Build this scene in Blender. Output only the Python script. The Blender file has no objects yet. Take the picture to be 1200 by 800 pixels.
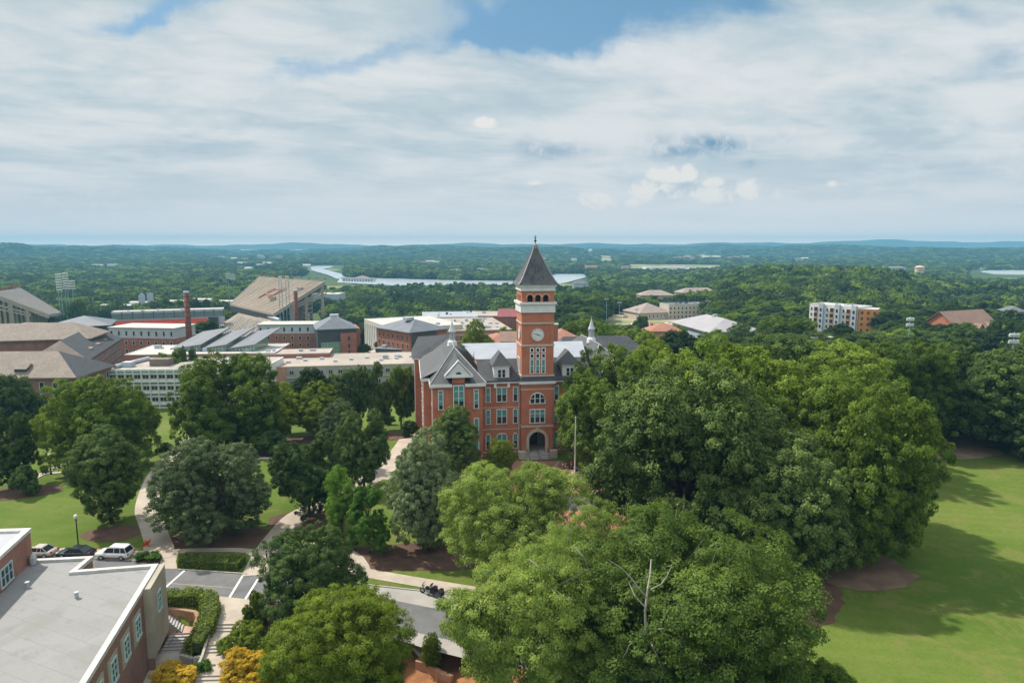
import bpy, math, random
import numpy as np
from mathutils import Vector
R = math.radians
random.seed(7)
sc = bpy.context.scene
COL = sc.collection

# ------------------------------------------------------------------ camera
PITCH = R(7.97); CAMZ = 42.0; F = 800.0
cp, sp = math.cos(PITCH), math.sin(PITCH)
cam = bpy.data.cameras.new('camera'); cam.lens = 24; cam.sensor_width = 36
cam.clip_start = 0.5; cam.clip_end = 60000
camo = bpy.data.objects.new('camera', cam); COL.objects.link(camo)
camo.location = (0, 0, CAMZ); camo.rotation_euler = (math.pi/2 - PITCH, 0, 0)
sc.camera = camo
sc.view_settings.view_transform = 'Standard'; sc.view_settings.look = 'None'
sc.view_settings.exposure = 0.28; sc.view_settings.gamma = 1.0
sc.view_settings.use_curve_mapping = False
sc.render.engine = 'CYCLES'
cy = sc.cycles
cy.max_bounces = 4; cy.diffuse_bounces = 2; cy.glossy_bounces = 2; cy.transmission_bounces = 2
cy.transparent_max_bounces = 6; cy.volume_bounces = 0; cy.caustics_reflective = False; cy.caustics_refractive = False

# ------------------------------------------------------------------ light
HAZE = 1.7e-4
SUN_EL = R(50); SUN_AZ = R(-58)          # azimuth from +Y, negative = left
sund = Vector((math.sin(SUN_AZ)*math.cos(SUN_EL), math.cos(SUN_AZ)*math.cos(SUN_EL), math.sin(SUN_EL)))
sl = bpy.data.lights.new('sun', 'SUN'); sl.energy = 5.0; sl.angle = R(1.5); sl.color = (1.0, 0.94, 0.84)
so = bpy.data.objects.new('sun', sl); COL.objects.link(so)
so.rotation_euler = sund.to_track_quat('Z', 'Y').to_euler(); so.location = (0, 0, 300)

def pix_dir(px, py):
    u = (px-600)/F; v = (400-py)/F
    return Vector((u, cp+v*sp, -sp+v*cp))

class NT:
    """tiny helper round a node tree"""
    def __init__(s, nt): s.nt = nt; s.n = nt.nodes; s.l = nt.links
    def new(s, t, **k):
        n = s.n.new(t)
        for a, b in k.items(): setattr(n, a, b)
        return n
    def put(s, sock, v):
        if isinstance(v, bpy.types.NodeSocket): s.l.new(v, sock)
        else:
            if sock.type == 'RGBA' and len(v) == 3: v = (*v, 1)
            sock.default_value = v
    def m(s, op, a, b=None, c=None, clamp=False):
        n = s.new('ShaderNodeMath', operation=op, use_clamp=clamp)
        s.put(n.inputs[0], a)
        if b is not None: s.put(n.inputs[1], b)
        if c is not None: s.put(n.inputs[2], c)
        return n.outputs[0]
    def ss(s, x, a, b, lo=0., hi=1.):
        n = s.new('ShaderNodeMapRange', interpolation_type='SMOOTHSTEP')
        s.put(n.inputs[0], x); n.inputs[1].default_value = a; n.inputs[2].default_value = b
        n.inputs[3].default_value = lo; n.inputs[4].default_value = hi
        return n.outputs[0]
    def mix(s, f, a, b):
        n = s.new('ShaderNodeMix', data_type='RGBA')
        s.put(n.inputs[0], f); s.put(n.inputs[6], a); s.put(n.inputs[7], b)
        return n.outputs[2]
    def noise(s, vec, scale, detail=4, rough=.55, dist=0.):
        n = s.new('ShaderNodeTexNoise'); s.put(n.inputs['Vector'], vec)
        n.inputs['Scale'].default_value = scale; n.inputs['Detail'].default_value = detail
        n.inputs['Roughness'].default_value = rough; n.inputs['Distortion'].default_value = dist
        return n.outputs['Fac']
    def xyz(s, x, y, z):
        n = s.new('ShaderNodeCombineXYZ')
        s.put(n.inputs[0], x); s.put(n.inputs[1], y); s.put(n.inputs[2], z)
        return n.outputs[0]

def make_world():
    w = bpy.data.worlds.new('World'); sc.world = w; w.use_nodes = True
    w.node_tree.nodes.clear(); t = NT(w.node_tree)
    sky = t.new('ShaderNodeTexSky', sky_type='NISHITA', sun_disc=False)
    sky.sun_elevation = SUN_EL; sky.sun_rotation = SUN_AZ; sky.altitude = 200
    sky.air_density = 1.3; sky.dust_density = 1.2; sky.ozone_density = 1.6
    bg = t.new('ShaderNodeBackground'); t.put(bg.inputs[0], t.mix(.45, sky.outputs[0], t.xyz(.75, 3.3, 5.9))); bg.inputs[1].default_value = 0.085
    tc = t.new('ShaderNodeTexCoord'); sep = t.new('ShaderNodeSeparateXYZ'); t.put(sep.inputs[0], tc.outputs['Generated'])
    x, y, z = sep.outputs
    ay = t.m('MAXIMUM', y, 0.05)
    u = t.m('DIVIDE', x, ay); v = t.m('DIVIDE', z, ay)
    # streaky sheet of cloud: noise on a layer overhead
    zz = t.m('ADD', t.m('MAXIMUM', z, 0.0), 0.10)
    lx = t.m('DIVIDE', x, zz); ly = t.m('DIVIDE', y, zz)
    rx = t.m('ADD', t.m('MULTIPLY', lx, .92), t.m('MULTIPLY', ly, .38))
    ry = t.m('SUBTRACT', t.m('MULTIPLY', ly, .92), t.m('MULTIPLY', lx, .38))
    sheet = t.xyz(t.m('MULTIPLY', rx, .7), t.m('MULTIPLY', ry, .95), 0.)
    n1 = t.noise(sheet, 1.0, 6, .58, .35)
    n2 = t.noise(sheet, 3.4, 6, .62, .5)
    uv = t.xyz(u, v, 0.)
    wob = t.noise(uv, 5.0, 5, .6)
    wob2 = t.noise(t.xyz(v, u, 3.), 5.0, 5, .6)
    def blob(px, py, wx, wy, warp=.10, tilt=0.):
        d = pix_dir(px, py); u0, v0 = d.x/d.y, d.z/d.y
        du = t.m('ADD', t.m('SUBTRACT', u, u0), t.m('MULTIPLY', t.m('SUBTRACT', wob, .5), warp*1.6))
        dv = t.m('ADD', t.m('SUBTRACT', v, v0), t.m('MULTIPLY', t.m('SUBTRACT', wob2, .5), warp))
        dv = t.m('ADD', dv, t.m('MULTIPLY', du, tilt))
        a = t.m('POWER', t.m('DIVIDE', du, wx/F), 2.0); b = t.m('POWER', t.m('DIVIDE', dv, wy/F), 2.0)
        return t.m('EXPONENT', t.m('MULTIPLY', t.m('ADD', a, b), -1.0))
    holes = None
    for px, py, wx, wy, amp, tl in [(700, 6, 110, 36, 1.15, -.1), (630, 44, 70, 16, .6, 0), (430, 66, 75, 12, .42, -.25), (560, 46, 50, 12, .5, -.3),
                                (180, 24, 60, 8, .5, -.1), (240, 8, 90, 10, .38, -.1), (350, 92, 80, 12, .32, -.1), (890, 4, 55, 14, .5, 0),
                                (1185, 62, 50, 30, .34, .2), (1120, 14, 50, 12, .26, .2), (560, 22, 40, 16, .4, .4)]:
        b = t.m('MULTIPLY', blob(px, py, wx, wy, .12, tl), amp)
        holes = b if holes is None else t.m('ADD', holes, b)
    tex = t.m('ADD', t.m('MULTIPLY', t.m('SUBTRACT', n1, .5), 1.1), t.m('MULTIPLY', t.m('SUBTRACT', n2, .5), .7))
    cov = t.m('ADD', t.m('SUBTRACT', .96, t.m('MULTIPLY', holes, 1.35)), t.m('MULTIPLY', tex, .95))
    cov = t.ss(cov, -.02, .90)
    cov = t.m('MAXIMUM', cov, t.ss(v, .10, .0, 0., 1.))
    # brightness inside the sheet
    br = t.m('ADD', t.m('MULTIPLY', n1, .68), t.m('MULTIPLY', n2, .32))
    col = t.mix(t.ss(br, .39, .60), (.49, .595, .655), (.75, .775, .785))
    col = t.mix(t.ss(v, .17, .0), col, (.72,.74,.77))          # towards the horizon
    col = t.mix(t.m('EXPONENT', t.m('DIVIDE', t.m('MAXIMUM', v, 0.), -.016)), col, (1.9,1.6,1.36))
    # bluish-grey flat bases and bright cumulus heads
    dark = None
    for px, py, wx, wy, amp in [(645, 176, 42, 9, .55), (618, 171, 18, 8, .3), (838, 168, 36, 10, .85), (800, 178, 36, 9, .65), (780, 165, 25, 10, .35), (879, 189, 10, 5, .45),
                                (785, 218, 34, 12, .35), (850, 232, 16, 7, .28), (900, 160, 60, 6, .2), (180, 172, 70, 20, .16), (90, 240, 120, 20, .12), (300, 145, 70, 10, .15), (1100, 190, 120, 14, .14)]:
        b = t.m('MULTIPLY', blob(px, py, wx, wy, .035), amp); dark = b if dark is None else t.m('MAXIMUM', dark, b)
    fine = t.noise(uv, 46.0, 6, .68, .6)
    dark = t.m('MULTIPLY', dark, t.ss(fine, .30, .56, .35, 1.25))
    col = t.mix(dark, col, (.20, .35, .50))
    lite = None
    for px, py, wx, wy, amp in [(762, 222, 46, 15, .62), (825, 228, 66, 13, .60), (885, 224, 34, 13, .66), (697, 236, 30, 11, .62), (790, 204, 34, 11, .95), (757, 222, 12, 15, .8), (738, 238, 12, 9, .6), (832, 213, 24, 8, .6), (882, 218, 22, 11, .75), (695, 232, 20, 9, .7),
                                (568, 145, 18, 7, .85), (629, 215, 18, 3.5, .75), (655, 164, 24, 4, .4), (830, 150, 30, 6, .35), (975, 213, 12, 7, .4), (860, 235, 40, 8, .3)]:
        b = t.m('MULTIPLY', blob(px, py, wx, wy, .03), amp); lite = b if lite is None else t.m('MAXIMUM', lite, b)
    lump = t.noise(uv, 19.0, 5, .62, .3)
    lite = t.m('MULTIPLY', lite, t.m('ADD', 1.0, t.m('ADD', t.m('MULTIPLY', t.m('SUBTRACT', fine, .5), 2.6), t.m('MULTIPLY', t.m('SUBTRACT', lump, .5), 3.4))))
    lite = t.ss(lite, .22, .64)
    lite2 = t.m('MULTIPLY', lite, .95)
    col = t.mix(lite2, col, (.86, .835, .80))
    cov = t.m('MAXIMUM', cov, lite2)
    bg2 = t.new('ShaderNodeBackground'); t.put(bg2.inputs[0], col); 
    back = t.ss(y, .25, -.45, 1., 1.5); t.put(bg2.inputs[1], t.m('MULTIPLY', t.m('MULTIPLY', back, t.ss(z, .45, .9, 1., 1.35)), .84))  # sky behind the camera and overhead brightened as added fill light
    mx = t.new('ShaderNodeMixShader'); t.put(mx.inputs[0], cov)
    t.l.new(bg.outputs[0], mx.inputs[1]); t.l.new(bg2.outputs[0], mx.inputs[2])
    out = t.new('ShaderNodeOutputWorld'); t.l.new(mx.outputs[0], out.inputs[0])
make_world()

# ------------------------------------------------------------------ helpers
def P(px, py, Y):
    """the point seen at (px, py) at distance Y in front"""
    d = pix_dir(px, py); t = Y/d.y
    return Vector((d.x*t, Y, CAMZ+d.z*t))
def G(px, py, z=0.0):
    d = pix_dir(px, py); t = (z-CAMZ)/d.z
    return Vector((d.x*t, d.y*t, z))

MATS = {}
def mat(name, base, rough=.8, base2=None, scale=.5, bump=0., fine=None, fine_amt=.25, metal=0., spec=.3, wood=False, detail=5):
    """procedural material: two-colour noise plus a finer noise; base/base2 linear"""
    if name in MATS: return MATS[name]
    m = bpy.data.materials.new(name); m.use_nodes = True; t = NT(m.node_tree)
    b = t.n['Principled BSDF']; b.inputs['Roughness'].default_value = rough; b.inputs['Metallic'].default_value = metal
    b.inputs['Specular IOR Level'].default_value = spec
    tc = t.new('ShaderNodeTexCoord'); ob = tc.outputs['Object']
    if base2 is None: base2 = tuple(c*.82 for c in base)
    n = t.noise(ob, scale, detail, .6)
    c = t.mix(t.ss(n, .35, .65), base, base2)
    if fine:
        f = t.noise(ob, fine, 3, .6)
        c = t.mix(t.m('MULTIPLY', t.ss(f, .3, .7), fine_amt), c, tuple(x*.5 for x in base))
        if bump:
            bp = t.new('ShaderNodeBump'); bp.inputs['Strength'].default_value = bump; bp.inputs['Distance'].default_value = .05
            t.put(bp.inputs['Height'], f); t.l.new(bp.outputs[0], b.inputs['Normal'])
    t.l.new(c, b.inputs['Base Color'])
    MATS[name] = m; return m

def brick_mat(name, c1, c2, mortar, sx=.22, sy=.075, patch=.25):
    if name in MATS: return MATS[name]
    m = bpy.data.materials.new(name); m.use_nodes = True; t = NT(m.node_tree)
    b = t.n['Principled BSDF']; b.inputs['Roughness'].default_value = .88
    tc = t.new('ShaderNodeTexCoord'); s = t.new('ShaderNodeSeparateXYZ'); t.put(s.inputs[0], tc.outputs['Object'])
    v = t.xyz(t.m('ADD', s.outputs[0], s.outputs[1]), s.outputs[2], 0.)
    br = t.new('ShaderNodeTexBrick'); t.put(br.inputs['Vector'], v); br.inputs['Scale'].default_value = 1.
    br.inputs['Brick Width'].default_value = sx; br.inputs['Row Height'].default_value = sy; br.inputs['Mortar Size'].default_value = .009
    t.put(br.inputs['Color1'], c1); t.put(br.inputs['Color2'], c2); t.put(br.inputs['Mortar'], mortar)
    n = t.noise(tc.outputs['Object'], .35, 5, .6)
    c = t.mix(t.m('MULTIPLY', t.ss(n, .38, .7), patch*1.6), br.outputs[0], tuple(x*.6 for x in c1))
    n3 = t.noise(t.xyz(t.m('MULTIPLY', t.m('ADD', s.outputs[0], s.outputs[1]), 1.6), t.m('MULTIPLY', s.outputs[2], .25), 0.), 1.0, 4, .6)
    c = t.mix(t.m('MULTIPLY', t.ss(n3, .5, .75), .3), c, mortar)
    t.l.new(c, b.inputs['Base Color']); MATS[name] = m; return m

def rows_mat(name, c1, c2, row=.35, width=.5, rough=.8, streak=.3):
    """shingles / slates: courses with random tone, vertical streaking"""
    if name in MATS: return MATS[name]
    m = bpy.data.materials.new(name); m.use_nodes = True; t = NT(m.node_tree)
    b = t.n['Principled BSDF']; b.inputs['Roughness'].default_value = rough
    tc = t.new('ShaderNodeTexCoord'); s = t.new('ShaderNodeSeparateXYZ'); t.put(s.inputs[0], tc.outputs['Object'])
    v = t.xyz(t.m('ADD', s.outputs[0], s.outputs[1]), t.m('MULTIPLY', s.outputs[2], 1.6), 0.)
    br = t.new('ShaderNodeTexBrick'); t.put(br.inputs['Vector'], v); br.inputs['Scale'].default_value = 1.
    br.inputs['Brick Width'].default_value = width; br.inputs['Row Height'].default_value = row; br.inputs['Mortar Size'].default_value = .03
    t.put(br.inputs['Color1'], c1); t.put(br.inputs['Color2'], c2); t.put(br.inputs['Mortar'], tuple(x*.6 for x in c1))
    n = t.noise(t.xyz(t.m('MULTIPLY', s.outputs[0], 1.2), t.m('MULTIPLY', s.outputs[1], 1.2), t.m('MULTIPLY', s.outputs[2], .12)), 1., 5, .65)
    c = t.mix(t.m('MULTIPLY', t.ss(n, .47, .57), streak), br.outputs[0], tuple(x*.35 for x in c1))
    n2 = t.noise(tc.outputs['Object'], .25, 4, .6)
    c = t.mix(t.m('MULTIPLY', t.ss(n2, .4, .7), .25), c, tuple(min(1, x*1.35) for x in c2))
    t.l.new(c, b.inputs['Base Color']); MATS[name] = m; return m

def leaf_mat(name, dark, mid, light, trans=.34, vary=.6):
    m = bpy.data.materials.new(name); m.use_nodes = True; t = NT(m.node_tree); t.n.clear()
    at = t.new('ShaderNodeAttribute', attribute_name='tint')
    oi = t.new('ShaderNodeObjectInfo')
    f = t.m('ADD', at.outputs['Fac'], t.m('MULTIPLY', t.m('SUBTRACT', oi.outputs['Random'], .5), vary))
    if name == 'forest_leaves':      # stands of different kinds of tree
        gp = t.new('ShaderNodeNewGeometry').outputs['Position']
        f = t.m('ADD', f, t.m('MULTIPLY', t.m('SUBTRACT', t.noise(gp, .0042, 5, .62), .5), 2.0))
    c = t.mix(t.ss(f, .0, .5), dark, mid); c = t.mix(t.ss(f, .5, 1.05), c, light)
    df = t.new('ShaderNodeBsdfDiffuse'); t.l.new(c, df.inputs[0])
    tr = t.new('ShaderNodeBsdfTranslucent'); c2 = t.mix(.5, c, (c2x(light)))
    t.l.new(c2, tr.inputs[0])
    mx = t.new('ShaderNodeMixShader'); mx.inputs[0].default_value = trans
    t.l.new(df.outputs[0], mx.inputs[1]); t.l.new(tr.outputs[0], mx.inputs[2])
    gl = t.new('ShaderNodeBsdfGlossy'); gl.inputs['Roughness'].default_value = .55; gl.inputs[0].default_value = (.6, .65, .6, 1)
    mx2 = t.new('ShaderNodeMixShader'); mx2.inputs[0].default_value = .015
    t.l.new(mx.outputs[0], mx2.inputs[1]); t.l.new(gl.outputs[0], mx2.inputs[2])
    o = t.new('ShaderNodeOutputMaterial'); t.l.new(mx2.outputs[0], o.inputs[0])
    MATS[name] = m; return m
def c2x(c): return (min(1, c[0]*1.3), min(1, c[1]*1.4), c[2]*.7)

def glass_mat(name, c, rough=.12):
    if name in MATS: return MATS[name]
    m = bpy.data.materials.new(name); m.use_nodes = True; b = m.node_tree.nodes['Principled BSDF']
    b.inputs['Base Color'].default_value = (*c, 1); b.inputs['Roughness'].default_value = rough; b.inputs['Specular IOR Level'].default_value = .5
    MATS[name] = m; return m

class MB:
    def __init__(s): s.v = []; s.f = []; s.m = []
    def add(s, vs, fs, mi=0):
        o = len(s.v); s.v += [tuple(p) for p in vs]
        for f in fs: s.f.append(tuple(i+o for i in f)); s.m.append(mi)
        return s
    def box(s, x0, x1, y0, y1, z0, z1, mi=0):
        return s.add([(x0,y0,z0),(x1,y0,z0),(x1,y1,z0),(x0,y1,z0),(x0,y0,z1),(x1,y0,z1),(x1,y1,z1),(x0,y1,z1)],
                     [(0,3,2,1),(4,5,6,7),(0,1,5,4),(1,2,6,5),(2,3,7,6),(3,0,4,7)], mi)
    def rbox(s, c, hx, hy, z0, z1, a, mi=0):
        ca, sa = math.cos(a), math.sin(a)
        pl = [(c[0]+x*ca-y*sa, c[1]+x*sa+y*ca) for x, y in ((-hx,-hy),(hx,-hy),(hx,hy),(-hx,hy))]
        return s.prism(pl, z0, z1, mi)
    def prism(s, poly, z0, z1, mi=0):
        n = len(poly); ar = sum(poly[i][0]*poly[(i+1)%n][1]-poly[(i+1)%n][0]*poly[i][1] for i in range(n))
        if ar < 0: poly = poly[::-1]
        vs = [(p[0],p[1],z0) for p in poly]+[(p[0],p[1],z1) for p in poly]
        fs = [tuple(range(n-1,-1,-1)), tuple(range(n,2*n))]+[(i,(i+1)%n,n+(i+1)%n,n+i) for i in range(n)]
        return s.add(vs, fs, mi)
    def slab(s, pts, th, mi=0):
        """polygon in space thickened downwards"""
        n = len(pts); vs = [tuple(p) for p in pts]+[(p[0],p[1],p[2]-th) for p in pts]
        return s.add(vs, [tuple(range(n)), tuple(range(2*n-1,n-1,-1))]+[(i,n+i,n+(i+1)%n,(i+1)%n) for i in range(n)], mi)
    def lathe(s, cx, cy, prof, n=12, mi=0):
        vs = [(cx+r*math.cos(2*math.pi*k/n), cy+r*math.sin(2*math.pi*k/n), z) for r, z in prof for k in range(n)]
        fs = [(j*n+k, j*n+(k+1)%n, (j+1)*n+(k+1)%n, (j+1)*n+k) for j in range(len(prof)-1) for k in range(n)]
        fs += [tuple(range(n-1,-1,-1)), tuple(range((len(prof)-1)*n, len(prof)*n))]
        return s.add(vs, fs, mi)
    def tube(s, p0, p1, r0, r1=None, n=6, mi=0):
        r1 = r0 if r1 is None else r1
        p0, p1 = Vector(p0), Vector(p1); d = (p1-p0).normalized()
        a = d.orthogonal().normalized(); b = d.cross(a)
        vs = [p+(a*math.cos(2*math.pi*k/n)+b*math.sin(2*math.pi*k/n))*r for p, r in ((p0,r0),(p1,r1)) for k in range(n)]
        fs = [(k,(k+1)%n,n+(k+1)%n,n+k) for k in range(n)]+[tuple(range(n-1,-1,-1)), tuple(range(n,2*n))]
        return s.add(vs, fs, mi)
    def extr_x(s, prof, x0, x1, mi=0):
        """profile of (y,z) extruded along x"""
        n = len(prof); vs = [(x0,a,b) for a, b in prof]+[(x1,a,b) for a, b in prof]
        return s.add(vs, [tuple(range(n-1,-1,-1)), tuple(range(n,2*n))]+[(i,(i+1)%n,n+(i+1)%n,n+i) for i in range(n)], mi)
    def extr_y(s, prof, y0, y1, mi=0):
        n = len(prof); vs = [(a,y0,b) for a, b in prof]+[(a,y1,b) for a, b in prof]
        return s.add(vs, [tuple(range(n)), tuple(range(2*n-1,n-1,-1))]+[(i,n+i,n+(i+1)%n,(i+1)%n) for i in range(n)], mi)
    def archwall(s, x0, x1, z0, z1, opens, y0, y1, mi=0, flip=False):
        """wall in the xz plane between y0,y1 with round-headed openings [(cx,r,zspring)] from z0 up; flip builds it along y"""
        def q(pts):
            n = len(pts)
            vs = [(a,y0,b) for a, b in pts]+[(a,y1,b) for a, b in pts]
            if flip: vs = [(y, x, z) for x, y, z in vs]
            s.add(vs, [tuple(range(n)), tuple(range(2*n-1,n-1,-1))]+[(i,n+i,n+(i+1)%n,(i+1)%n) for i in range(n)], mi)
        x = x0
        for cx, r, zs in opens:
            q([(x,z0),(cx-r,z0),(cx-r,z1),(x,z1)])
            N = 8
            for k in range(N):
                a0 = math.pi-math.pi*k/N; a1 = math.pi-math.pi*(k+1)/N
                q([(cx+r*math.cos(a0), zs+r*math.sin(a0)), (cx+r*math.cos(a1), zs+r*math.sin(a1)), (cx+r*math.cos(a1), z1), (cx+r*math.cos(a0), z1)])
            x = cx+r
        q([(x,z0),(x1,z0),(x1,z1),(x,z1)])
    def data(s, name, mats, smooth=False):
        me = bpy.data.meshes.new(name); me.from_pydata(s.v, [], s.f)
        for m_ in (mats if isinstance(mats, (list, tuple)) else [mats]): me.materials.append(m_)
        if isinstance(mats, (list, tuple)): me.polygons.foreach_set('material_index', s.m)
        if smooth: me.polygons.foreach_set('use_smooth', [True]*len(me.polygons))
        me.update(); return me
    def build(s, name, mats, parent=None, smooth=False, loc=None, rot=0.):
        return link(name, s.data(name, mats, smooth), parent, loc, rot)

def link(name, data, parent=None, loc=None, rot=0., scale=None):
    o = bpy.data.objects.new(name, data); COL.objects.link(o)
    if parent: o.parent = parent
    if loc is not None: o.location = loc
    if rot: o.rotation_euler = (0, 0, rot)
    if scale is not None: o.scale = scale
    return o
def tag(o, label=None, cat=None, group=None, kind=None):
    if label: o['label'] = label
    if cat: o['category'] = cat
    if group: o['group'] = group
    if kind: o['kind'] = kind
    return o
def thing(name, label, cat, loc=(0,0,0), rot=0., group=None, scale=None):
    o = bpy.data.objects.new(name, None); COL.objects.link(o); o.empty_display_size = .5
    o.location = loc; o.rotation_euler = (0,0,rot)
    if scale is not None: o.scale = scale
    return tag(o, label, cat, group)
def copy_tree(o, parent=None):
    c = o.copy(); COL.objects.link(c); c.parent = parent
    for ch in KIDS(o): copy_tree(ch, c)
    return c
def KIDS(o): return [x for x in bpy.data.objects if x.parent == o]

# ------------------------------------------------------------------ materials
BRICK = brick_mat('red_brick', (.41,.112,.050), (.48,.140,.064), (.42,.23,.16))
BRICK_D = brick_mat('dark_red_brick', (.265,.075,.046), (.32,.096,.060), (.33,.22,.17))
BRICK_B = brick_mat('brown_brick', (.20,.098,.075), (.255,.125,.095), (.33,.26,.22), sx=.4, sy=.2)
BRICK_O = brick_mat('orange_brick', (.40,.19,.11), (.46,.22,.13), (.5,.35,.28))
WHITE = mat('white_paint', (.68,.68,.665), .55, (.60,.60,.59), .6)
CREAM = mat('cream_stone', (.55,.47,.37), .8, (.45,.38,.30), .8, fine=6.)
LIME = mat('cast_stone_panel', (.42,.37,.29), .85, (.34,.30,.24), .4, fine=8.)
SLATE = rows_mat('grey_slate', (.046,.049,.054), (.072,.074,.079), .30, .32, .6, .3)
SPIRE = rows_mat('spire_slate', (.060,.063,.070), (.088,.090,.096), .30, .35, .6, .8)
MEMBR = mat('white_roof_membrane', (.34,.36,.40), .6, (.30,.32,.36), .25, fine=2.5, fine_amt=.08)
FLATR = mat('grey_flat_roof', (.285,.28,.275), .85, (.20,.20,.195), .16, fine=.5, fine_amt=.28, detail=8)
def seam_roof(name, c, dark, stain):
    m = bpy.data.materials.new(name); m.use_nodes = True; t = NT(m.node_tree); b = t.n['Principled BSDF']; b.inputs['Roughness'].default_value = .85
    tc = t.new('ShaderNodeTexCoord').outputs['Object']; mp = t.new('ShaderNodeMapping'); mp.inputs['Rotation'].default_value = (0, 0, .42); t.put(mp.inputs[0], tc)
    br = t.new('ShaderNodeTexBrick'); t.put(br.inputs['Vector'], mp.outputs[0]); br.inputs['Scale'].default_value = 1.; br.inputs['Brick Width'].default_value = 9.; br.inputs['Row Height'].default_value = 1.9
    br.inputs['Mortar Size'].default_value = .035; t.put(br.inputs['Color1'], c); t.put(br.inputs['Color2'], tuple(x*.95 for x in c)); t.put(br.inputs['Mortar'], tuple(x*.78 for x in c))
    s_ = t.noise(mp.outputs[0], .11, 7, .62, .8); q = t.mix(t.ss(s_, .50, .66, 0., .55), br.outputs[0], stain)
    s2 = t.noise(mp.outputs[0], .5, 6, .7, .3); q = t.mix(t.ss(s2, .54, .70, 0., .40), q, dark); s3 = t.noise(tc, 3., 4, .7); q = t.mix(t.ss(s3, .4, .8, 0., .2), q, dark)
    t.l.new(q, b.inputs['Base Color']); MATS[name] = m; return m
FLATR = seam_roof('weathered_membrane_roof', (.25,.245,.24), (.135,.135,.13), (.185,.18,.155))
TANFLAT = mat('tan_flat_roof', (.40,.34,.29), .9, (.31,.265,.23), .08, fine=.8, fine_amt=.2)
PALEFLAT = mat('pale_flat_roof', (.50,.47,.43), .85, (.42,.39,.36), .1)
TANSH = rows_mat('tan_shingles', (.20,.16,.13), (.245,.20,.162), .45, .7, .85, .2)
CHARSH = rows_mat('charcoal_shingles', (.032,.036,.044), (.05,.054,.062), .45, .7, .75, .2)
GREYMETAL = mat('grey_metal_roof', (.14,.152,.175), .5, (.115,.125,.145), .2)
DARKPANEL = mat('dark_grey_panel', (.065,.075,.085), .55, (.05,.06,.07), .3)
PALEPANEL = mat('pale_grey_panel', (.42,.46,.50), .6, (.37,.41,.45), .3)
CONC = mat('concrete', (.44,.40,.35), .85, (.37,.335,.29), .25, fine=5., fine_amt=.15)
CONC_L = mat('grandstand_concrete', (.40,.325,.255), .85, (.335,.275,.215), .04, fine=.5, fine_amt=.2)
TERRA = mat('terracotta_tiles', (.36,.165,.115), .8, (.30,.135,.095), .5, fine=4.)
BROWNROOF = mat('brown_roof', (.27,.17,.13), .85, (.23,.145,.115), .3, fine=2.)
GLASS = glass_mat('dark_glass', (.02,.03,.04)); GLASS_G = glass_mat('green_glass', (.16,.27,.20), .2)
TEAL = mat('teal_blind', (.07,.29,.26), .7, (.10,.22,.21), .9)
BLACK = mat('black_metal', (.02,.02,.022), .5); STEEL = mat('galvanised_steel', (.42,.45,.46), .45, metal=.3)
GREENSTEEL = mat('painted_lattice_steel', (.22,.34,.36), .5)
ORANGE = mat('orange_seats', (.62,.10,.04), .6); APT_O = mat('ochre_render', (.62,.26,.06), .8, (.56,.23,.055), .3)
BARK = mat('bark', (.10,.08,.062), .9, (.065,.052,.042), 1.2, fine=9., bump=.5)
BARK_L = mat('pale_bark', (.27,.24,.21), .9, (.19,.17,.15), 1.2, fine=7., bump=.4)
KERB = mat('kerb_concrete', (.40,.37,.33), .85); RUBBER = mat('rubber', (.02,.02,.02), .9)
REDB = mat('red_paint', (.5,.03,.02), .4)

L_OAK = leaf_mat('oak_leaves', (0.043,0.076,0.010), (0.111,0.174,0.022), (0.245,0.321,0.042))
L_OLIVE = leaf_mat('olive_leaves', (0.047,0.079,0.010), (0.122,0.188,0.022), (0.270,0.342,0.042))
L_DEEP = leaf_mat('deep_green_leaves', (0.027,0.053,0.014), (0.065,0.109,0.026), (0.163,0.221,0.053), .18)
L_GREY = leaf_mat('grey_green_leaves', (0.060,0.088,0.038), (0.130,0.177,0.077), (0.266,0.321,0.150), .2)
L_YEL = leaf_mat('yellow_green_leaves', (0.062,0.097,0.008), (0.153,0.210,0.018), (0.310,0.365,0.040))
L_BRT = leaf_mat('bright_green_leaves', (0.033,0.083,0.012), (0.088,0.184,0.021), (0.196,0.325,0.044))
L_MAPLE = leaf_mat('maple_leaves', (0.053,0.094,0.016), (0.145,0.212,0.039), (0.321,0.397,0.084))
L_GOLD = leaf_mat('golden_leaves', (0.25,0.19,0.017), (0.50,0.33,0.025), (0.75,0.50,0.045))
L_FOR = leaf_mat('forest_leaves', (0.016,0.033,0.010), (0.038,0.068,0.019), (0.095,0.135,0.033), .34, .85)
L_HEDGE = leaf_mat('hedge_leaves', (0.060,0.090,0.008), (0.135,0.174,0.017), (0.261,0.299,0.030), .15)

# ------------------------------------------------------------------ terrain
RL = np.array([0,140,175,215,340,430,520,800,1500,2600,3400,4600,5600,6800,8200,13000.])
ZL = np.array([0,0,-4,-9,-13,-22,-28,-31,-33,-33,-24,-12,-13,-12,-10,-12.])
RM = np.array([0,150,220,330,450,600,900,1500,2300,3200,4500,5600,6800,8200,13000.])
ZM = np.array([0,0,-5,-9,-11,-14,-26,-33,-33,-26,-12,-12,-11,-9,-12.])
RR = np.array([0,180,300,420,600,900,1200,1800,2600,3400,4500,5600,6800,8200,13000.])
ZR = np.array([0,0,-5,-8,-7,1,-9,-25,-33,-24,-10,-10,-9,-7,-10.])
def sstep(x, a, b):
    t = np.clip((x-a)/(b-a), 0, 1); return t*t*(3-2*t)
_rng = np.random.RandomState(3)
_wv = [(_rng.uniform(0, 6.28), _rng.uniform(0, 6.28), w) for w in (2600, 1500, 900, 620, 430, 300)]
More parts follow.
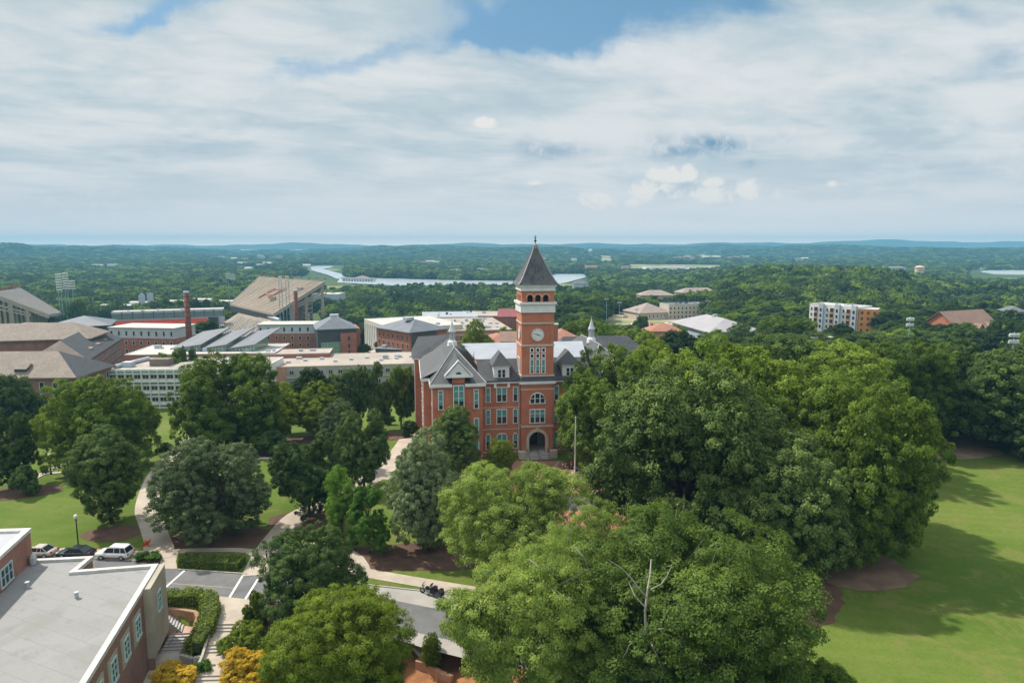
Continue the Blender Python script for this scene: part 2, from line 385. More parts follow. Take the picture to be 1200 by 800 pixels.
def tz(x, y):
    x = np.asarray(x, float); y = np.asarray(y, float)
    r = np.hypot(x, y); u = x/np.maximum(np.abs(y), 1e-3)*np.where(y > 0, 1, -1); u = np.where(y <= 0, np.sign(x)*2, u)
    wl = 1-sstep(u, -.06, .06); wr = sstep(u, .22, .38)
    z = np.interp(r, RL, ZL)*wl + np.interp(r, RR, ZR)*wr + np.interp(r, RM, ZM)*(1-wl-wr)
    n = 0
    for a, b, w in _wv:
        k = 2*math.pi/w
        n = n+np.sin(x*k*math.cos(a)+y*k*math.sin(a)+b)*w/2600.
    amp = 24*sstep(r, 2900, 4600)*(1-.5*sstep(r, 6500, 8500)) + 3.5*sstep(r, 500, 900)*wr*(1-sstep(r, 1300, 2000))
    z = z+n*amp
    kk = sstep(u, .50, .66)*sstep(r, 480, 760); z = np.where(kk > 0, np.maximum(z-16*kk*(1-sstep(r, 1800, 2400)), -33.), z)
    # the ground falls away in front of the road on the left
    low = (1-sstep(y, 70.5, 76.5))*(1-sstep(x, -8, 2))*2.6
    low = np.maximum(low, (1-sstep(y, 64, 69))*(1-sstep(x, -30, -12))*3.4)
    pit = (1-sstep(y, 73.6, 74.4))*(1-sstep(x, -36.6, -35.9))*3.6; low = np.maximum(low, pit)
    return z-low
def tzf(x, y): return float(tz(x, y))
def ghit(px, py):
    d = pix_dir(px, py); t = 20.
    while t < 9000:
        p = Vector((0,0,CAMZ))+d*t
        if p.z <= tzf(p.x, p.y): return Vector((p.x, p.y, tzf(p.x, p.y)))
        t *= 1.004
    return Vector((0,0,CAMZ))+d*9000

def up(px): return (px-600)/F
# forest clearings (u0,u1,r0,r1) by bearing and distance
KEEP = [(-1.2,-.27,0,700), (-.29,-.2,0,440), (-.2,.02,0,560), (-.02,.07,0,420), (.05,.15,0,215), (.13,.29,355,565), (.15,.31,200,340), (.27,.38,285,350),
        (.42,.55,330,450), (.645,.745,265,350), (.27,.335,560,600), (.04,.6,0,190), (.25,1.2,0,172), (.10,.125,560,640),
        (-.34,-.24,700,770), (-.345,.12,1090,1500), (-.33,-.24,1400,1800), (-.305,-.24,1800,2750), (.045,.115,1000,1850), (.66,1.1,1560,2600),
        (-.60,-.515,4500,6200), (.165,.31,1900,2750), (.17,.33,3300,3700), (.125,.150,2700,4200), (-.62,-.30,640,720), (.40,.60,1500,1620), (.57,.61,1300,1500),
        (.33,.37,1250,1320)]
CLEAR = []
_cr = random.Random(21)
for _i in range(19):
    _u = _cr.uniform(-.62, .74); _r = _cr.choice([900, 1150, 1700, 2200, 2900, 3500, 4300])*_cr.uniform(.9, 1.1)
    if _u < .1 and _r < 1800: _r += 1500
    _w = _cr.uniform(35, 110)/_r; CLEAR.append((_u-_w, _u+_w, _r-_cr.uniform(.05, .09)*_r, _r+30))
KEEP += CLEAR
def blocked(u, r):
    b = np.zeros(len(u), bool)
    for a, c, r0, r1 in KEEP: b |= (u > a)&(u < c)&(r > r0)&(r < r1)
    return b

def make_ground():
    NA = 540; rs = [0.1]; r = 9.
    while r < 8300: rs.append(r); r *= 1.024 if r < 1200 else 1.032
    rs = np.array(rs); NR = len(rs)
    az = np.linspace(-math.pi, math.pi, NA, endpoint=False)
    # denser in view
    az = np.sign(az)*np.abs(az/math.pi)**1.5*math.pi
    rr, aa = np.meshgrid(rs, az, indexing='ij'); x = rr*np.sin(aa); y = rr*np.cos(aa)
    z = tz(x, y)
    wet = lake_mask(x, y)
    z = np.where(wet, z-2.5, z)
    co = np.stack([x, y, z], -1).reshape(-1, 3)
    i = np.arange(NR-1)[:, None]*NA; j = np.arange(NA)[None]; j2 = (j+1) % NA
    fs = np.stack([i+j, i+j2, i+NA+j2, i+NA+j], -1).reshape(-1, 4)[:, ::-1]
    me = bpy.data.meshes.new('ground'); me.vertices.add(len(co)); me.vertices.foreach_set('co', co.ravel())
    me.loops.add(fs.size); me.loops.foreach_set('vertex_index', fs.ravel().astype(np.int32))
    me.polygons.add(len(fs)); me.polygons.foreach_set('loop_start', np.arange(0, fs.size, 4, dtype=np.int32)); me.polygons.foreach_set('loop_total', np.full(len(fs), 4, dtype=np.int32))
    me.update(); me.validate()
    u = (x/np.maximum(y, 1)).ravel(); rv = rr.ravel()
    fld = np.zeros(len(u)); scr = np.where((rv > 500)|((u > .24)&(rv > 178))|((u > -.29)&(u < .02)&(rv > 430)), 1., 0.)
    for a, c, r0, r1 in [(-.30,.12,1060,1310), (-.62,-.30,640,850), (-.60,-.515,4500,6200), (.13,.29,355,565), (.165,.31,1900,2750), (.125,.150,2700,4200), (.17,.33,3300,3700)]+CLEAR:
        fld = np.where((u > a)&(u < c)&(rv > r0)&(rv < r1), 1, fld)
    scr = np.where(fld > 0, 0, scr); at = me.attributes.new('scrub', 'FLOAT', 'POINT'); at.data.foreach_set('value', scr.astype(np.float32))
    at = me.attributes.new('field', 'FLOAT', 'POINT'); at.data.foreach_set('value', fld.astype(np.float32))
    m = bpy.data.materials.new('grass_and_ground'); m.use_nodes = True; t = NT(m.node_tree); b = t.n['Principled BSDF']; b.inputs['Roughness'].default_value = .95
    b.inputs['Specular IOR Level'].default_value = .1
    tc = t.new('ShaderNodeTexCoord').outputs['Object']
    n1 = t.noise(tc, .045, 6, .6, .4); n2 = t.noise(tc, .35, 6, .65); n3 = t.noise(tc, 4.5, 4, .7)
    c = t.mix(t.ss(n1, .33, .66), (.070,.120,.015), (.132,.172,.034))
    c = t.mix(t.m('MULTIPLY', t.ss(n2, .5, .75), .55), c, (.165,.175,.05))
    c = t.mix(t.m('MULTIPLY', t.ss(n3, .35, .7), .45), c, (.062,.098,.015))
    # mowing bands
    s = t.new('ShaderNodeSeparateXYZ'); t.put(s.inputs[0], tc)
    mow = t.m('SINE', t.m('MULTIPLY', t.m('ADD', s.outputs[1], t.m('MULTIPLY', s.outputs[0], .18)), 2.6))
    c = t.mix(t.ss(mow, -.5, .5, 0., .22), c, (.07,.125,.015))
    n4 = t.noise(tc, .8, 4, .8, .6); c = t.mix(t.m('MULTIPLY', t.ss(n4, .62, .74), .55), c, (.25,.22,.09)); n5 = t.noise(tc, .13, 5, .7, 1.2); c = t.mix(t.m('MULTIPLY', t.ss(n5, .48, .62), .6), c, (.155,.155,.045)); n6 = t.noise(tc, 1.6, 5, .75); c = t.mix(t.m('MULTIPLY', t.ss(n6, .45, .65), .35), c, (.062,.098,.014))
    fa = t.new('ShaderNodeAttribute', attribute_name='field').outputs['Fac']
    nf = t.noise(tc, .01, 5, .6)
    fcol = t.mix(t.ss(nf, .42, .58), (.17,.20,.075), (.34,.29,.19))
    c = t.mix(fa, c, fcol); c = t.mix(t.new('ShaderNodeAttribute', attribute_name='scrub').outputs['Fac'], c, t.mix(t.ss(nf, .4, .6), (.045,.075,.022), (.07,.10,.035)))
    t.l.new(c, b.inputs['Base Color'])
    bp = t.new('ShaderNodeBump'); bp.inputs['Strength'].default_value = .5; bp.inputs['Distance'].default_value = .12
    t.put(bp.inputs['Height'], n3); t.l.new(bp.outputs[0], b.inputs['Normal'])
    me.materials.append(m); o = link('ground', me); tag(o, kind='structure'); return o

LAKE_Z = -33.0
def lp(l): return [tuple(G(px, py, LAKE_Z)[:2]) for px, py in l]
LAKES = [lp([(398,326.6),(440,325.8),(520,328),(605,329.6),(640,326),(652,321.0),(684,321.4),(690,324),(664,331),(640,335.5),(600,337),(540,336.5),(470,335),(395,331)]),
         lp([(362,313.2),(372,311.6),(389,311.6),(391,313),(379,315.2),(393,319),(406,322.5),(404,327),(394,326.5),(385,322.5),(366,317)]),
         lp([(386,309.3),(392,308.1),(400,307.8),(407,308.3),(402,310.3)]),
         lp([(1146,318.3),(1160,316.6),(1260,316.6),(1260,321.6),(1200,321.8),(1160,320.9)])]
def inpoly(x, y, poly):
    c = np.zeros(np.shape(x), bool); n = len(poly)
    for i in range(n):
        x0, y0 = poly[i]; x1, y1 = poly[(i+1) % n]
        k = ((y0 > y) != (y1 > y)) & (x < (x1-x0)*(y-y0)/((y1-y0) if y1 != y0 else 1e-9)+x0); c ^= k
    return c
def lake_mask(x, y):
    m = np.zeros(np.shape(x), bool)
    for p in LAKES: m |= inpoly(x, y, p)
    return m
make_ground()
WATER = bpy.data.materials.new('lake_water'); WATER.use_nodes = True
_t = NT(WATER.node_tree); _b = _t.n['Principled BSDF']; _b.inputs['Roughness'].default_value = .22; _b.inputs['Base Color'].default_value = (.42,.46,.49,1)
_b.inputs['Specular IOR Level'].default_value = .9
_n = _t.noise(_t.new('ShaderNodeTexCoord').outputs['Object'], .05, 4, .6); _bp = _t.new('ShaderNodeBump'); _bp.inputs['Strength'].default_value = .25; _bp.inputs['Distance'].default_value = 1.
_t.put(_bp.inputs['Height'], _n); _t.l.new(_bp.outputs[0], _b.inputs['Normal'])
for i, pl in enumerate(LAKES):
    mb = MB(); mb.add([(x, y, LAKE_Z+.35) for x, y in pl], [tuple(range(len(pl)))[::-1]]); tag(mb.build('lake', WATER), kind='structure')

# distant mountains
def mountains():
    mb = MB(); N = 160
    for k in range(N+1):
        px = -300+1800*k/N; p = P(px, 288, 8350)
        h = .74*(14+.9*(18*math.sin(px*.021)+14*math.sin(px*.037+1)+8*math.sin(px*.09+2)+4*math.sin(px*.21)))
        h += 66*math.exp(-((px-1090)/150)**2)+36*math.exp(-((px-820)/90)**2)+34*math.exp(-((px-560)/70)**2)+20*math.exp(-((px-280)/100)**2)
        h = max(h-7, 0)+CAMZ
        mb.v += [(p.x, 8100, 0), (p.x, 8350, h), (p.x, 8500, -5)]
        if k: a = 3*(k-1); mb.f += [(a, a+3, a+4, a+1), (a+1, a+4, a+5, a+2)]; mb.m += [0, 0]
    o = mb.build('hills', mat('far_hill_forest', (.05,.08,.04), .95, (.035,.06,.035), .001)); tag(o, kind='structure')
mountains()

# ------------------------------------------------------------------ foliage
def leaf_mesh(name, m, cen, nor, size, tint, core=None, aspect=.75, rng=None):
    """one rhombic leaf spray per centre"""
    rng = rng or np.random.RandomState(0); n = len(cen)
    nor = nor/np.maximum(np.linalg.norm(nor, axis=1, keepdims=True), 1e-6)
    a = np.cross(nor, rng.normal(size=(n, 3))); a /= np.maximum(np.linalg.norm(a, axis=1, keepdims=True), 1e-6)
    b = np.cross(nor, a); s = size[:, None]
    k1 = rng.uniform(.7, 1.2, (n, 1)); k2 = rng.uniform(.7, 1.2, (n, 1))*aspect
    bend = nor*s*rng.uniform(-.25, .25, (n, 1))
    co = np.stack([cen+a*s*k1, cen+b*s*k2+bend, cen-a*s*k1, cen-b*s*k2+bend], 1).reshape(-1, 3)
    fi = np.arange(4*n, dtype=np.int32); ti = np.repeat(tint, 4)
    nl = 4*n; nf = n; starts = np.arange(0, nl, 4); tot = np.full(nf, 4)
    if core is not None:
        cv, cf = core
        co = np.vstack([co, cv]); fi = np.concatenate([fi, (cf+4*n).ravel()]); ti = np.concatenate([ti, np.full(len(cv), .12)])  # core tinted dark, painting shade into the inside of the crown
        starts = np.concatenate([starts, nl+np.arange(0, cf.size, 3)]); tot = np.concatenate([tot, np.full(len(cf), 3)])
    me = bpy.data.meshes.new(name); me.vertices.add(len(co)); me.vertices.foreach_set('co', co.astype(np.float32).ravel())
    me.loops.add(len(fi)); me.loops.foreach_set('vertex_index', fi.astype(np.int32))
    me.polygons.add(len(starts)); me.polygons.foreach_set('loop_start', starts.astype(np.int32)); me.polygons.foreach_set('loop_total', tot.astype(np.int32))
    at = me.attributes.new('tint', 'FLOAT', 'POINT'); at.data.foreach_set('value', ti.astype(np.float32))
    me.materials.append(m); me.update(); return me

def ico(sub=1):
    import bmesh
    bm = bmesh.new(); bmesh.ops.create_icosphere(bm, subdivisions=sub, radius=1.)
    v = np.array([p.co[:] for p in bm.verts]); f = np.array([[q.index for q in t.verts] for t in bm.faces]); bm.free(); return v, f
ICO1 = ico(1); ICO2 = ico(2)

def crown_points(rng, shape, nl, nclump, per, cr, inner=.25):
    """unit-radius crown. shape: 'oak','egg','cone','column','spread','open'. returns centres, normals, tint"""
    lob = []
    tries = 0
    while len(lob) < nl and tries < 4000:
        tries += 1
        d = rng.normal(size=3); d /= np.linalg.norm(d)
        q = rng.uniform(.25, .72)
        p = d*q
        if shape == 'oak': sx, sz, lr = 1., .78, rng.uniform(.30, .48)
        elif shape == 'spread': sx, sz, lr = 1., .62, rng.uniform(.25, .40)
        elif shape == 'open': sx, sz, lr = 1., .85, rng.uniform(.18, .34)
        elif shape == 'dome': sx, sz, lr = 1., .8, .3
        elif shape == 'egg': sx, sz, lr = .82, 1., rng.uniform(.30, .45)
        elif shape == 'cone': sx, sz, lr = 1., 1., rng.uniform(.24, .36)
        else: sx, sz, lr = .55, 1., rng.uniform(.25, .36)
        p = p*np.array([sx, sx, sz])
        if shape == 'cone':
            h = rng.uniform(-.75, .8); w = .72*(1-(h+.75)/1.75)**.75; th = rng.uniform(0, 6.28)
            p = np.array([w*math.cos(th), w*math.sin(th), h]); lr *= (.55+.6*(1-(h+.75)/1.75))
        if shape == 'column':
            h = rng.uniform(-.75, .8); w = .35*(1-abs(h)**3*.6); th = rng.uniform(0, 6.28)
            p = np.array([w*math.cos(th), w*math.sin(th), h])
        if shape == 'dome':
            h = -.62+1.28*rng.uniform()**1.25; w = .80*math.sqrt(1-max(h, 0)**2*1.25)*rng.uniform(.35, 1.)**.6; th = rng.uniform(0, 6.28)
            p = np.array([w*math.cos(th), w*math.sin(th), h*.8]); lr = rng.uniform(.24, .38)
        if p[2] < (-.62 if shape == 'oak' else -.45) and shape in ('oak', 'spread', 'open'): continue
        lob.append((p, lr))
    lc = np.array([l[0] for l in lob]); lr = np.array([l[1] for l in lob])
    # clump centres on lobe surfaces
    idx = rng.randint(0, len(lob), nclump*6); d = rng.normal(size=(nclump*6, 3)); d[:, 2] += .25; d /= np.linalg.norm(d, axis=1, keepdims=True)
    q = rng.uniform(.82, 1.08, (len(idx), 1)); c = lc[idx]+d*lr[idx][:, None]*q*np.array([1, 1, .82])
    dist = np.linalg.norm(c[:, None]-lc[None], axis=2)/lr[None]
    ins = (dist < .72).sum(1)
    keep = (ins == 0) | (rng.uniform(size=len(idx)) < inner*.25)
    c = c[keep][:nclump]; dd = d[keep][:nclump]; tl = rng.uniform(0, 1, len(lob))[idx[keep][:nclump]]
    n = len(c)
    ctint = .5+rng.normal(size=n)*.13+(tl-.5)*.22
    crr = cr*rng.uniform(.65, 1.35, n)
    k = np.repeat(np.arange(n), per); N = len(k)
    e = rng.normal(size=(N, 3)); e[:, 2] += .35; e += dd[k]*.5; e /= np.linalg.norm(e, axis=1, keepdims=True)
    q = rng.uniform(.45, 1.12, (N, 1))
    pts = c[k]+e*crr[k][:, None]*q*np.array([1.1, 1.1, .72])
    nor = e*.8+dd[k]*.35+np.array([0, 0, .35])+rng.normal(size=(N, 3))*.42
    tint = ctint[k]+rng.normal(size=N)*.10
    mn, mx = pts.min(0), pts.max(0)
    pts = (pts-np.array([(mn[0]+mx[0])/2, (mn[1]+mx[1])/2, mn[2]]))/np.array([(mx[0]-mn[0])/2, (mx[1]-mn[1])/2, mx[2]-mn[2]])
    lc2 = (lc-np.array([(mn[0]+mx[0])/2, (mn[1]+mx[1])/2, mn[2]]))/np.array([(mx[0]-mn[0])/2, (mx[1]-mn[1])/2, mx[2]-mn[2]])
    return pts, nor, tint, lc2, lr      # x,y in -1..1, z in 0..1

def trunk_mesh(name, rng, lobes, W, H, z0, r, m, show=1., fork=.35):
    """tapered trunk with limbs to the lobes; crown from z0 to H, half width W"""
    mb = MB(); zt = z0+(H-z0)*fork
    segs = 4; prev = Vector((0, 0, -.4)); pr = r*1.5
    for k in range(1, segs+1):
        f = k/segs; p = Vector((rng.normal()*.12*r*4*f, rng.normal()*.12*r*4*f, zt*f)); q = r*(1.05-.35*f)
        mb.tube(prev, p, pr, q, 9); prev, pr = p, q
    for l in lobes:
        tip = Vector((l[0]*W*.85, l[1]*W*.85, z0+l[2]*(H-z0)))
        st = Vector((0, 0, zt*rng.uniform(.55, 1.)))*1; st.x = prev.x*st.z/zt; st.y = prev.y*st.z/zt
        mid = st.lerp(tip, .5)+Vector((rng.normal()*.05*W, rng.normal()*.05*W, .06*(H-z0)))
        mb.tube(st, mid, r*.42, r*.26, 6); mb.tube(mid, tip, r*.26, r*.08, 5)
        for _ in range(3):
            e = tip+Vector(rng.normal(size=3)*W*.18)*1; s2 = mid.lerp(tip, rng.uniform(.2, .9)); mb.tube(s2, e, r*.12, r*.03, 4)
    return mb.data(name, m, True)

PROTO = {}
def proto(key, shape, leafm, W, H, z0, leaf, nclump, per, nl=14, seed=1, cr=.11, r=.35, bark=None, fork=.35, core=.0):
    """meshes for a tree of half-width W and height H, crown starting at z0"""
    rng = np.random.RandomState(seed)
    pts, nor, ti, lc, lr = crown_points(rng, shape, nl, nclump, per, cr)
    cen = pts*np.array([W, W, H-z0])+np.array([0, 0, z0])
    nor = nor/np.array([W, W, (H-z0)*.5])*W
    size = leaf*rng.uniform(.55, 1.25, len(cen))
    co = None
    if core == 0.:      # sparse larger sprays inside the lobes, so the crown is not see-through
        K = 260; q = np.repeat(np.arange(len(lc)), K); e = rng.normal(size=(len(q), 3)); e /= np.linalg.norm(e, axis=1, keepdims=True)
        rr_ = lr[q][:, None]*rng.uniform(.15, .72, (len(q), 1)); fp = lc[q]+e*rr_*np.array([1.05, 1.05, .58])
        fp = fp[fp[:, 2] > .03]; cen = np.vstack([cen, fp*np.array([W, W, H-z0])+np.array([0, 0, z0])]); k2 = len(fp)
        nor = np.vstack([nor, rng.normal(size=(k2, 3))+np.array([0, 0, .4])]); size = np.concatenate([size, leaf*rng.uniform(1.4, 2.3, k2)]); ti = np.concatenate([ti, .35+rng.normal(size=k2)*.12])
    else:
        v, f = ICO2; v = v.copy(); v += (np.sin(v[:, [1, 2, 0]]*5+seed)*.12); v = v*np.array([W, W, (H-z0)*.5])*core+np.array([0, 0, (z0+H)/2-.02*H]); co = (v, f)
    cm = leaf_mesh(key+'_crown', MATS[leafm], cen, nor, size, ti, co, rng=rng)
    tm = trunk_mesh(key+'_trunk', rng, lc, W, H, z0, r, bark or BARK, fork=fork)
    PROTO[key] = (cm, tm, W, H)

proto('oak_a', 'dome', 'oak_leaves', 10, 18, 0.2, 0.143, 1109, 130, 48, 11, 0.066, .5)
proto('oak_b', 'dome', 'oak_leaves', 10, 18, 0.2, 0.143, 1109, 130, 51, 12, 0.066, .5)
proto('oak_c', 'oak', 'yellow_green_leaves', 9, 15, 1.2, 0.136, 951, 115, 32, 13, 0.073, .4)
proto('deep_a', 'egg', 'deep_green_leaves', 6, 15, 0.6, 0.107, 1003, 109, 32, 14, 0.066, .3)
proto('deep_b', 'dome', 'deep_green_leaves', 7, 12, 0.9, 0.114, 951, 109, 28, 15, 0.066, .3)
proto('deep_big', 'dome', 'deep_green_leaves', 11, 19, 0.4, 0.150, 1162, 130, 51, 28, 0.066, .6)
proto('oak_y', 'dome', 'olive_leaves', 10, 18, 0.2, 0.143, 1110, 130, 51, 41, .066, .5)
proto('spread', 'dome', 'grey_green_leaves', 9.5, 13, 0.6, 0.107, 1375, 126, 41, 46, 0.056, .4)
proto('elm', 'egg', 'grey_green_leaves', 7, 13, 0.3, 0.114, 1003, 105, 32, 17, 0.066, .32)
proto('cypress_a', 'column', 'bright_green_leaves', 3.0, 11, 0.4, 0.071, 459, 126, 16, 18, 0.086, .2)
proto('cypress_b', 'cone', 'bright_green_leaves', 3.6, 10, 0.3, 0.078, 505, 121, 18, 19, 0.079, .2)
proto('lime_tree', 'egg', 'yellow_green_leaves', 5, 10, 0.7, 0.093, 634, 105, 25, 20, 0.079, .22)
proto('maple_a', 'open', 'maple_leaves', 12, 19, 1.8, 0.107, 1212, 171, 48, 21, 0.058, .5, BARK_L, .45)
proto('maple_b', 'open', 'maple_leaves', 12, 18, 1.8, 0.107, 1212, 171, 44, 22, 0.058, .55, BARK_L, .5)
proto('fore_yellow', 'egg', 'yellow_green_leaves', 7.5, 15, 1.2, 0.077, 1212, 171, 41, 23, 0.061, .35)
proto('fore_dark', 'oak', 'deep_green_leaves', 6.5, 12, 0.6, 0.082, 1094, 156, 35, 24, 0.065, .35)
proto('mixed', 'oak', 'forest_leaves', 7, 14, 1.2, 0.238, 400, 67, 16, 25, 0.098, .32)
proto('mixed_b', 'egg', 'forest_leaves', 6, 15, 1.2, 0.238, 400, 67, 14, 26, 0.098, .3)
proto('mixed_c', 'oak', 'oak_leaves', 7, 13, 1.2, 0.238, 400, 67, 15, 27, 0.098, .3)
proto('shrub', 'oak', 'bright_green_leaves', 1.6, 1.9, 0.1, 0.071, 165, 69, 10, 31, 0.120, .06)
proto('gold_shrub', 'oak', 'golden_leaves', 2.6, 3.4, 0.2, 0.071, 345, 78, 14, 32, 0.096, .08)
proto('lime_shrub', 'oak', 'yellow_green_leaves', 2.4, 3.0, 0.1, 0.076, 300, 78, 12, 33, 0.096, .08)
proto('dark_shrub', 'oak', 'deep_green_leaves', 2.4, 3.2, 0.1, 0.102, 270, 75, 10, 34, 0.104, .08)

GARD = 'trees on the campus lawns'
def tree(key, px, base, top, wpx, label, cat='tree', group=None, rot=None, name=None, Y=None, zb=None, hs=None):
    """a tree whose foot is on the terrain seen at (px, base); sized by its top row and width"""
    if Y is None: g = ghit(px, base)
    else: q = P(px, 400, Y); g = Vector((q.x, Y, tzf(q.x, Y)))
    cm, tm, W, H = PROTO[key]
    tp = P(px, top, g.y); h = tp.z-g.z
    depth = g.y*cp+(CAMZ-g.z-h*.5)*sp
    w = wpx/F*depth*.5*(.93 if group == GARD else 1.)
    o = thing(name or ('shrub' if 'shrub' in key else 'tree'), label, cat, g, random.uniform(0, 6.28) if rot is None else rot, group, (w/W, w/W, h/H))
    link('crown', cm, o); link('trunk', tm, o)
    return o

# ---- left lawn and middle
tree('deep_a', 131, 614, 497, 96, 'dense dark egg-shaped evergreen in a round mulch bed on the left lawn', group=GARD)
tree('spread', 250, 628, 511, 152, 'broad grey-green spreading tree behind the long low hedge', group=GARD)
tree('oak_a', 122, 552, 436, 138, 'large mid-green oak rising behind the dark egg-shaped evergreen', group=GARD)
tree('oak_b', 267, 530, 411, 138, 'tall broad oak hiding the right half of the white office block', group=GARD)
tree('oak_c', 316, 520, 455, 80, 'yellow-green tree filling the gap right of the tall broad oak', group=GARD)
tree('deep_b', 12, 572, 483, 72, 'dark tree cut by the left edge of the photo above the round bush', group=GARD)
tree('mixed', 22, 520, 436, 70, 'bushy tree in front of the tan-roofed dormitory at the left edge', group=GARD)
tree('oak_c', 68, 535, 465, 62, 'lighter rounded tree between the left-edge trees and the large oak', group=GARD)
tree('dark_shrub', 31, 580, 545, 34, 'round dark bush on the left lawn near the small lamp post', 'bush')
tree('deep_b', 363, 604, 512, 92, 'dark round tree right of the spreading grey-green tree', group=GARD)
tree('elm', 398, 545, 466, 62, 'pale blue-green tree behind the pair of bright cypresses', group=GARD)
tree('deep_b', 427, 572, 478, 72, 'mid-green tree standing between the dark round tree and the brick hall', group=GARD, rot=2.)
tree('elm', 497, 640, 501, 104, 'large grey-green tree in a mulch bed beside the road kerb', group=GARD, rot=1.)
tree('cypress_a', 401, 632, 545, 44, 'slender bright green columnar cypress, left one of the pair', group='pair of bright green cypresses')
tree('cypress_b', 433, 648, 566, 62, 'bushier bright green cypress, right one of the pair', group='pair of bright green cypresses')
tree('deep_a', 534, 562, 474, 72, 'dark oval tree standing against the left corner of the brick hall', group=GARD, rot=.7)
tree('lime_tree', 587, 560, 513, 38, 'small bright tree left of the clock tower entrance', group=GARD)
tree('deep_b', 438, 505, 424, 52, 'dark green tree left of the brick hall in front of the long low building', group=GARD, rot=3.)
tree('mixed', 372, 510, 428, 64, 'olive tree in front of the brick end of the long low building', group=GARD)
tree('oak_c', 372, 512, 444, 88, 'low yellow-green tree before the olive tree', group=GARD, rot=1.4)
tree('mixed_c', 470, 500, 424, 46, 'thin-crowned tree between the dark tree and the hall corner', group=GARD)
tree('lime_shrub', 275, 525, 496, 24, 'small yellow-green sapling behind the spreading tree', 'bush', name='shrub')
tree('dark_shrub', 318, 533, 505, 42, 'rounded dark shrub clump beyond the spreading tree', 'bush')
tree('dark_shrub', 193, 532, 518, 22, 'clipped dark ball shrub beside the far end of the path', 'bush')
tree('dark_shrub', 480, 512, 492, 24, 'low green shrub by the left wall of the hall', 'bush')
tree('shrub', 457, 498, 487, 16, 'pale small shrub on the far lawn left of the hall', 'bush')
tree('mixed', 408, 506, 430, 58, 'rounded tree before the middle of the long low building', group=GARD, rot=2.2)
tree('oak_c', 340, 508, 446, 52, 'yellow-green tree beside the corner of the white office block', group=GARD, rot=.2)
# ---- foreground
tree('fore_dark', 366, 748, 617, 132, 'dark glossy tree covering the road beside the crossing', group='foreground trees')
tree('fore_yellow', 403, 880, 683, 196, 'bright yellow-green tree at the bottom of the photo', group='foreground trees')
tree('maple_a', 611, 700, 540, 196, 'light green open-crowned maple in front of the hall steps', group='foreground trees', rot=.3)
tree('maple_b', 636, 850, 622, 216, 'light green maple left of the dead branches', group='foreground trees', rot=1.1)
DEADTREE = tree('maple_a', 795, 850, 595, 318, 'biggest foreground maple with bare trunk and dead branches showing', group='foreground trees', rot=2.6)
tree('maple_b', 694, 775, 598, 150, 'light green maple between the hall plaza and the biggest foreground maple', group='foreground trees', rot=4.)
tree('oak_a', 905, 870, 738, 190, 'darker low tree at the bottom right of the big maple', group='foreground trees', rot=2.)
tree('lime_shrub', 286, 778, 726, 62, 'yellow-green shrub beside the stepped path', 'bush')
tree('gold_shrub', 290, 815, 762, 66, 'golden orange shrub right of the stepped path', 'bush', group='golden shrubs')
tree('gold_shrub', 206, 826, 780, 64, 'golden orange shrub left of the stepped path', 'bush', group='golden shrubs')
tree('lime_shrub', 300, 735, 690, 30, 'small bright shrub at the crossing corner under the dark tree', 'bush')
tree('shrub', 243, 806, 772, 34, 'low fresh green ground shrub between the paths', 'bush')
tree('lime_tree', 506, 790, 742, 26, 'thin young sapling on the mulch slope', 'tree')
tree('dark_shrub', 525, 798, 786, 11, 'tiny dark round bush on the orange mulch', 'bush')
tree('shrub', 322, 667, 652, 17, 'low shrub beside the bollards', 'bush')
# ---- right big clump
RG = 'big oaks of the grove beside the lawn'
tree('oak_a', 720, 551, 404, 142, 'oak standing right against the front of the brick hall', group=RG, rot=.4)
tree('deep_big', 800, 640, 418, 226, 'large dark oak right of the flagpole', group=RG, rot=1.)
tree('oak_y', 838, 600, 386, 210, 'tallest oak of the grove right of the hall', group=RG, rot=2.2)
tree('deep_big', 903, 672, 500, 172, 'dark low-hanging oak at the front of the grove', group=RG, rot=4.)
tree('oak_b', 980, 660, 524, 116, 'low dark oak skirt at the right front of the grove over the bare soil', group=RG, rot=1.9)
tree('oak_y', 1010, 650, 436, 170, 'sunlit oak overhanging the right lawn', group=RG, rot=3.3)
tree('oak_b', 925, 600, 420, 190, 'middle oak hidden behind the front of the grove', group=RG, rot=5.)
tree('oak_a', 960, 545, 398, 180, 'oak behind the grove below the white and ochre apartments', group=RG, rot=5.5)
tree('deep_big', 900, 530, 388, 170, 'dark rounded oak right of the tallest oak', group=RG, rot=.8)
tree('oak_b', 1048, 520, 392, 140, 'wide oak behind the sunlit oak at the lawn edge', group=RG, rot=3.)
tree('deep_b', 1125, 512, 398, 118, 'tree with bare trunk showing at the far edge of the lawn', group=RG, rot=3.)
tree('oak_c', 1090, 500, 400, 90, 'lighter tree between the wide oak and the tree with bare trunk', group=RG, rot=2.)
tree('deep_big', 1190, 528, 402, 150, 'dark tree cut by the right edge at the lawn corner', group=RG, rot=2.4)
tree('oak_a', 1260, 540, 410, 160, 'oak just beyond the right edge of the lawn', group=RG, rot=1.4)
tree('oak_c', 770, 500, 398, 110, 'yellowish oak behind the grove, right of the hall roofs', group=RG, rot=4.4)
tree('dark_shrub', 683, 561, 548, 13, 'clipped dark bush in the planter behind the flagpole', 'bush')
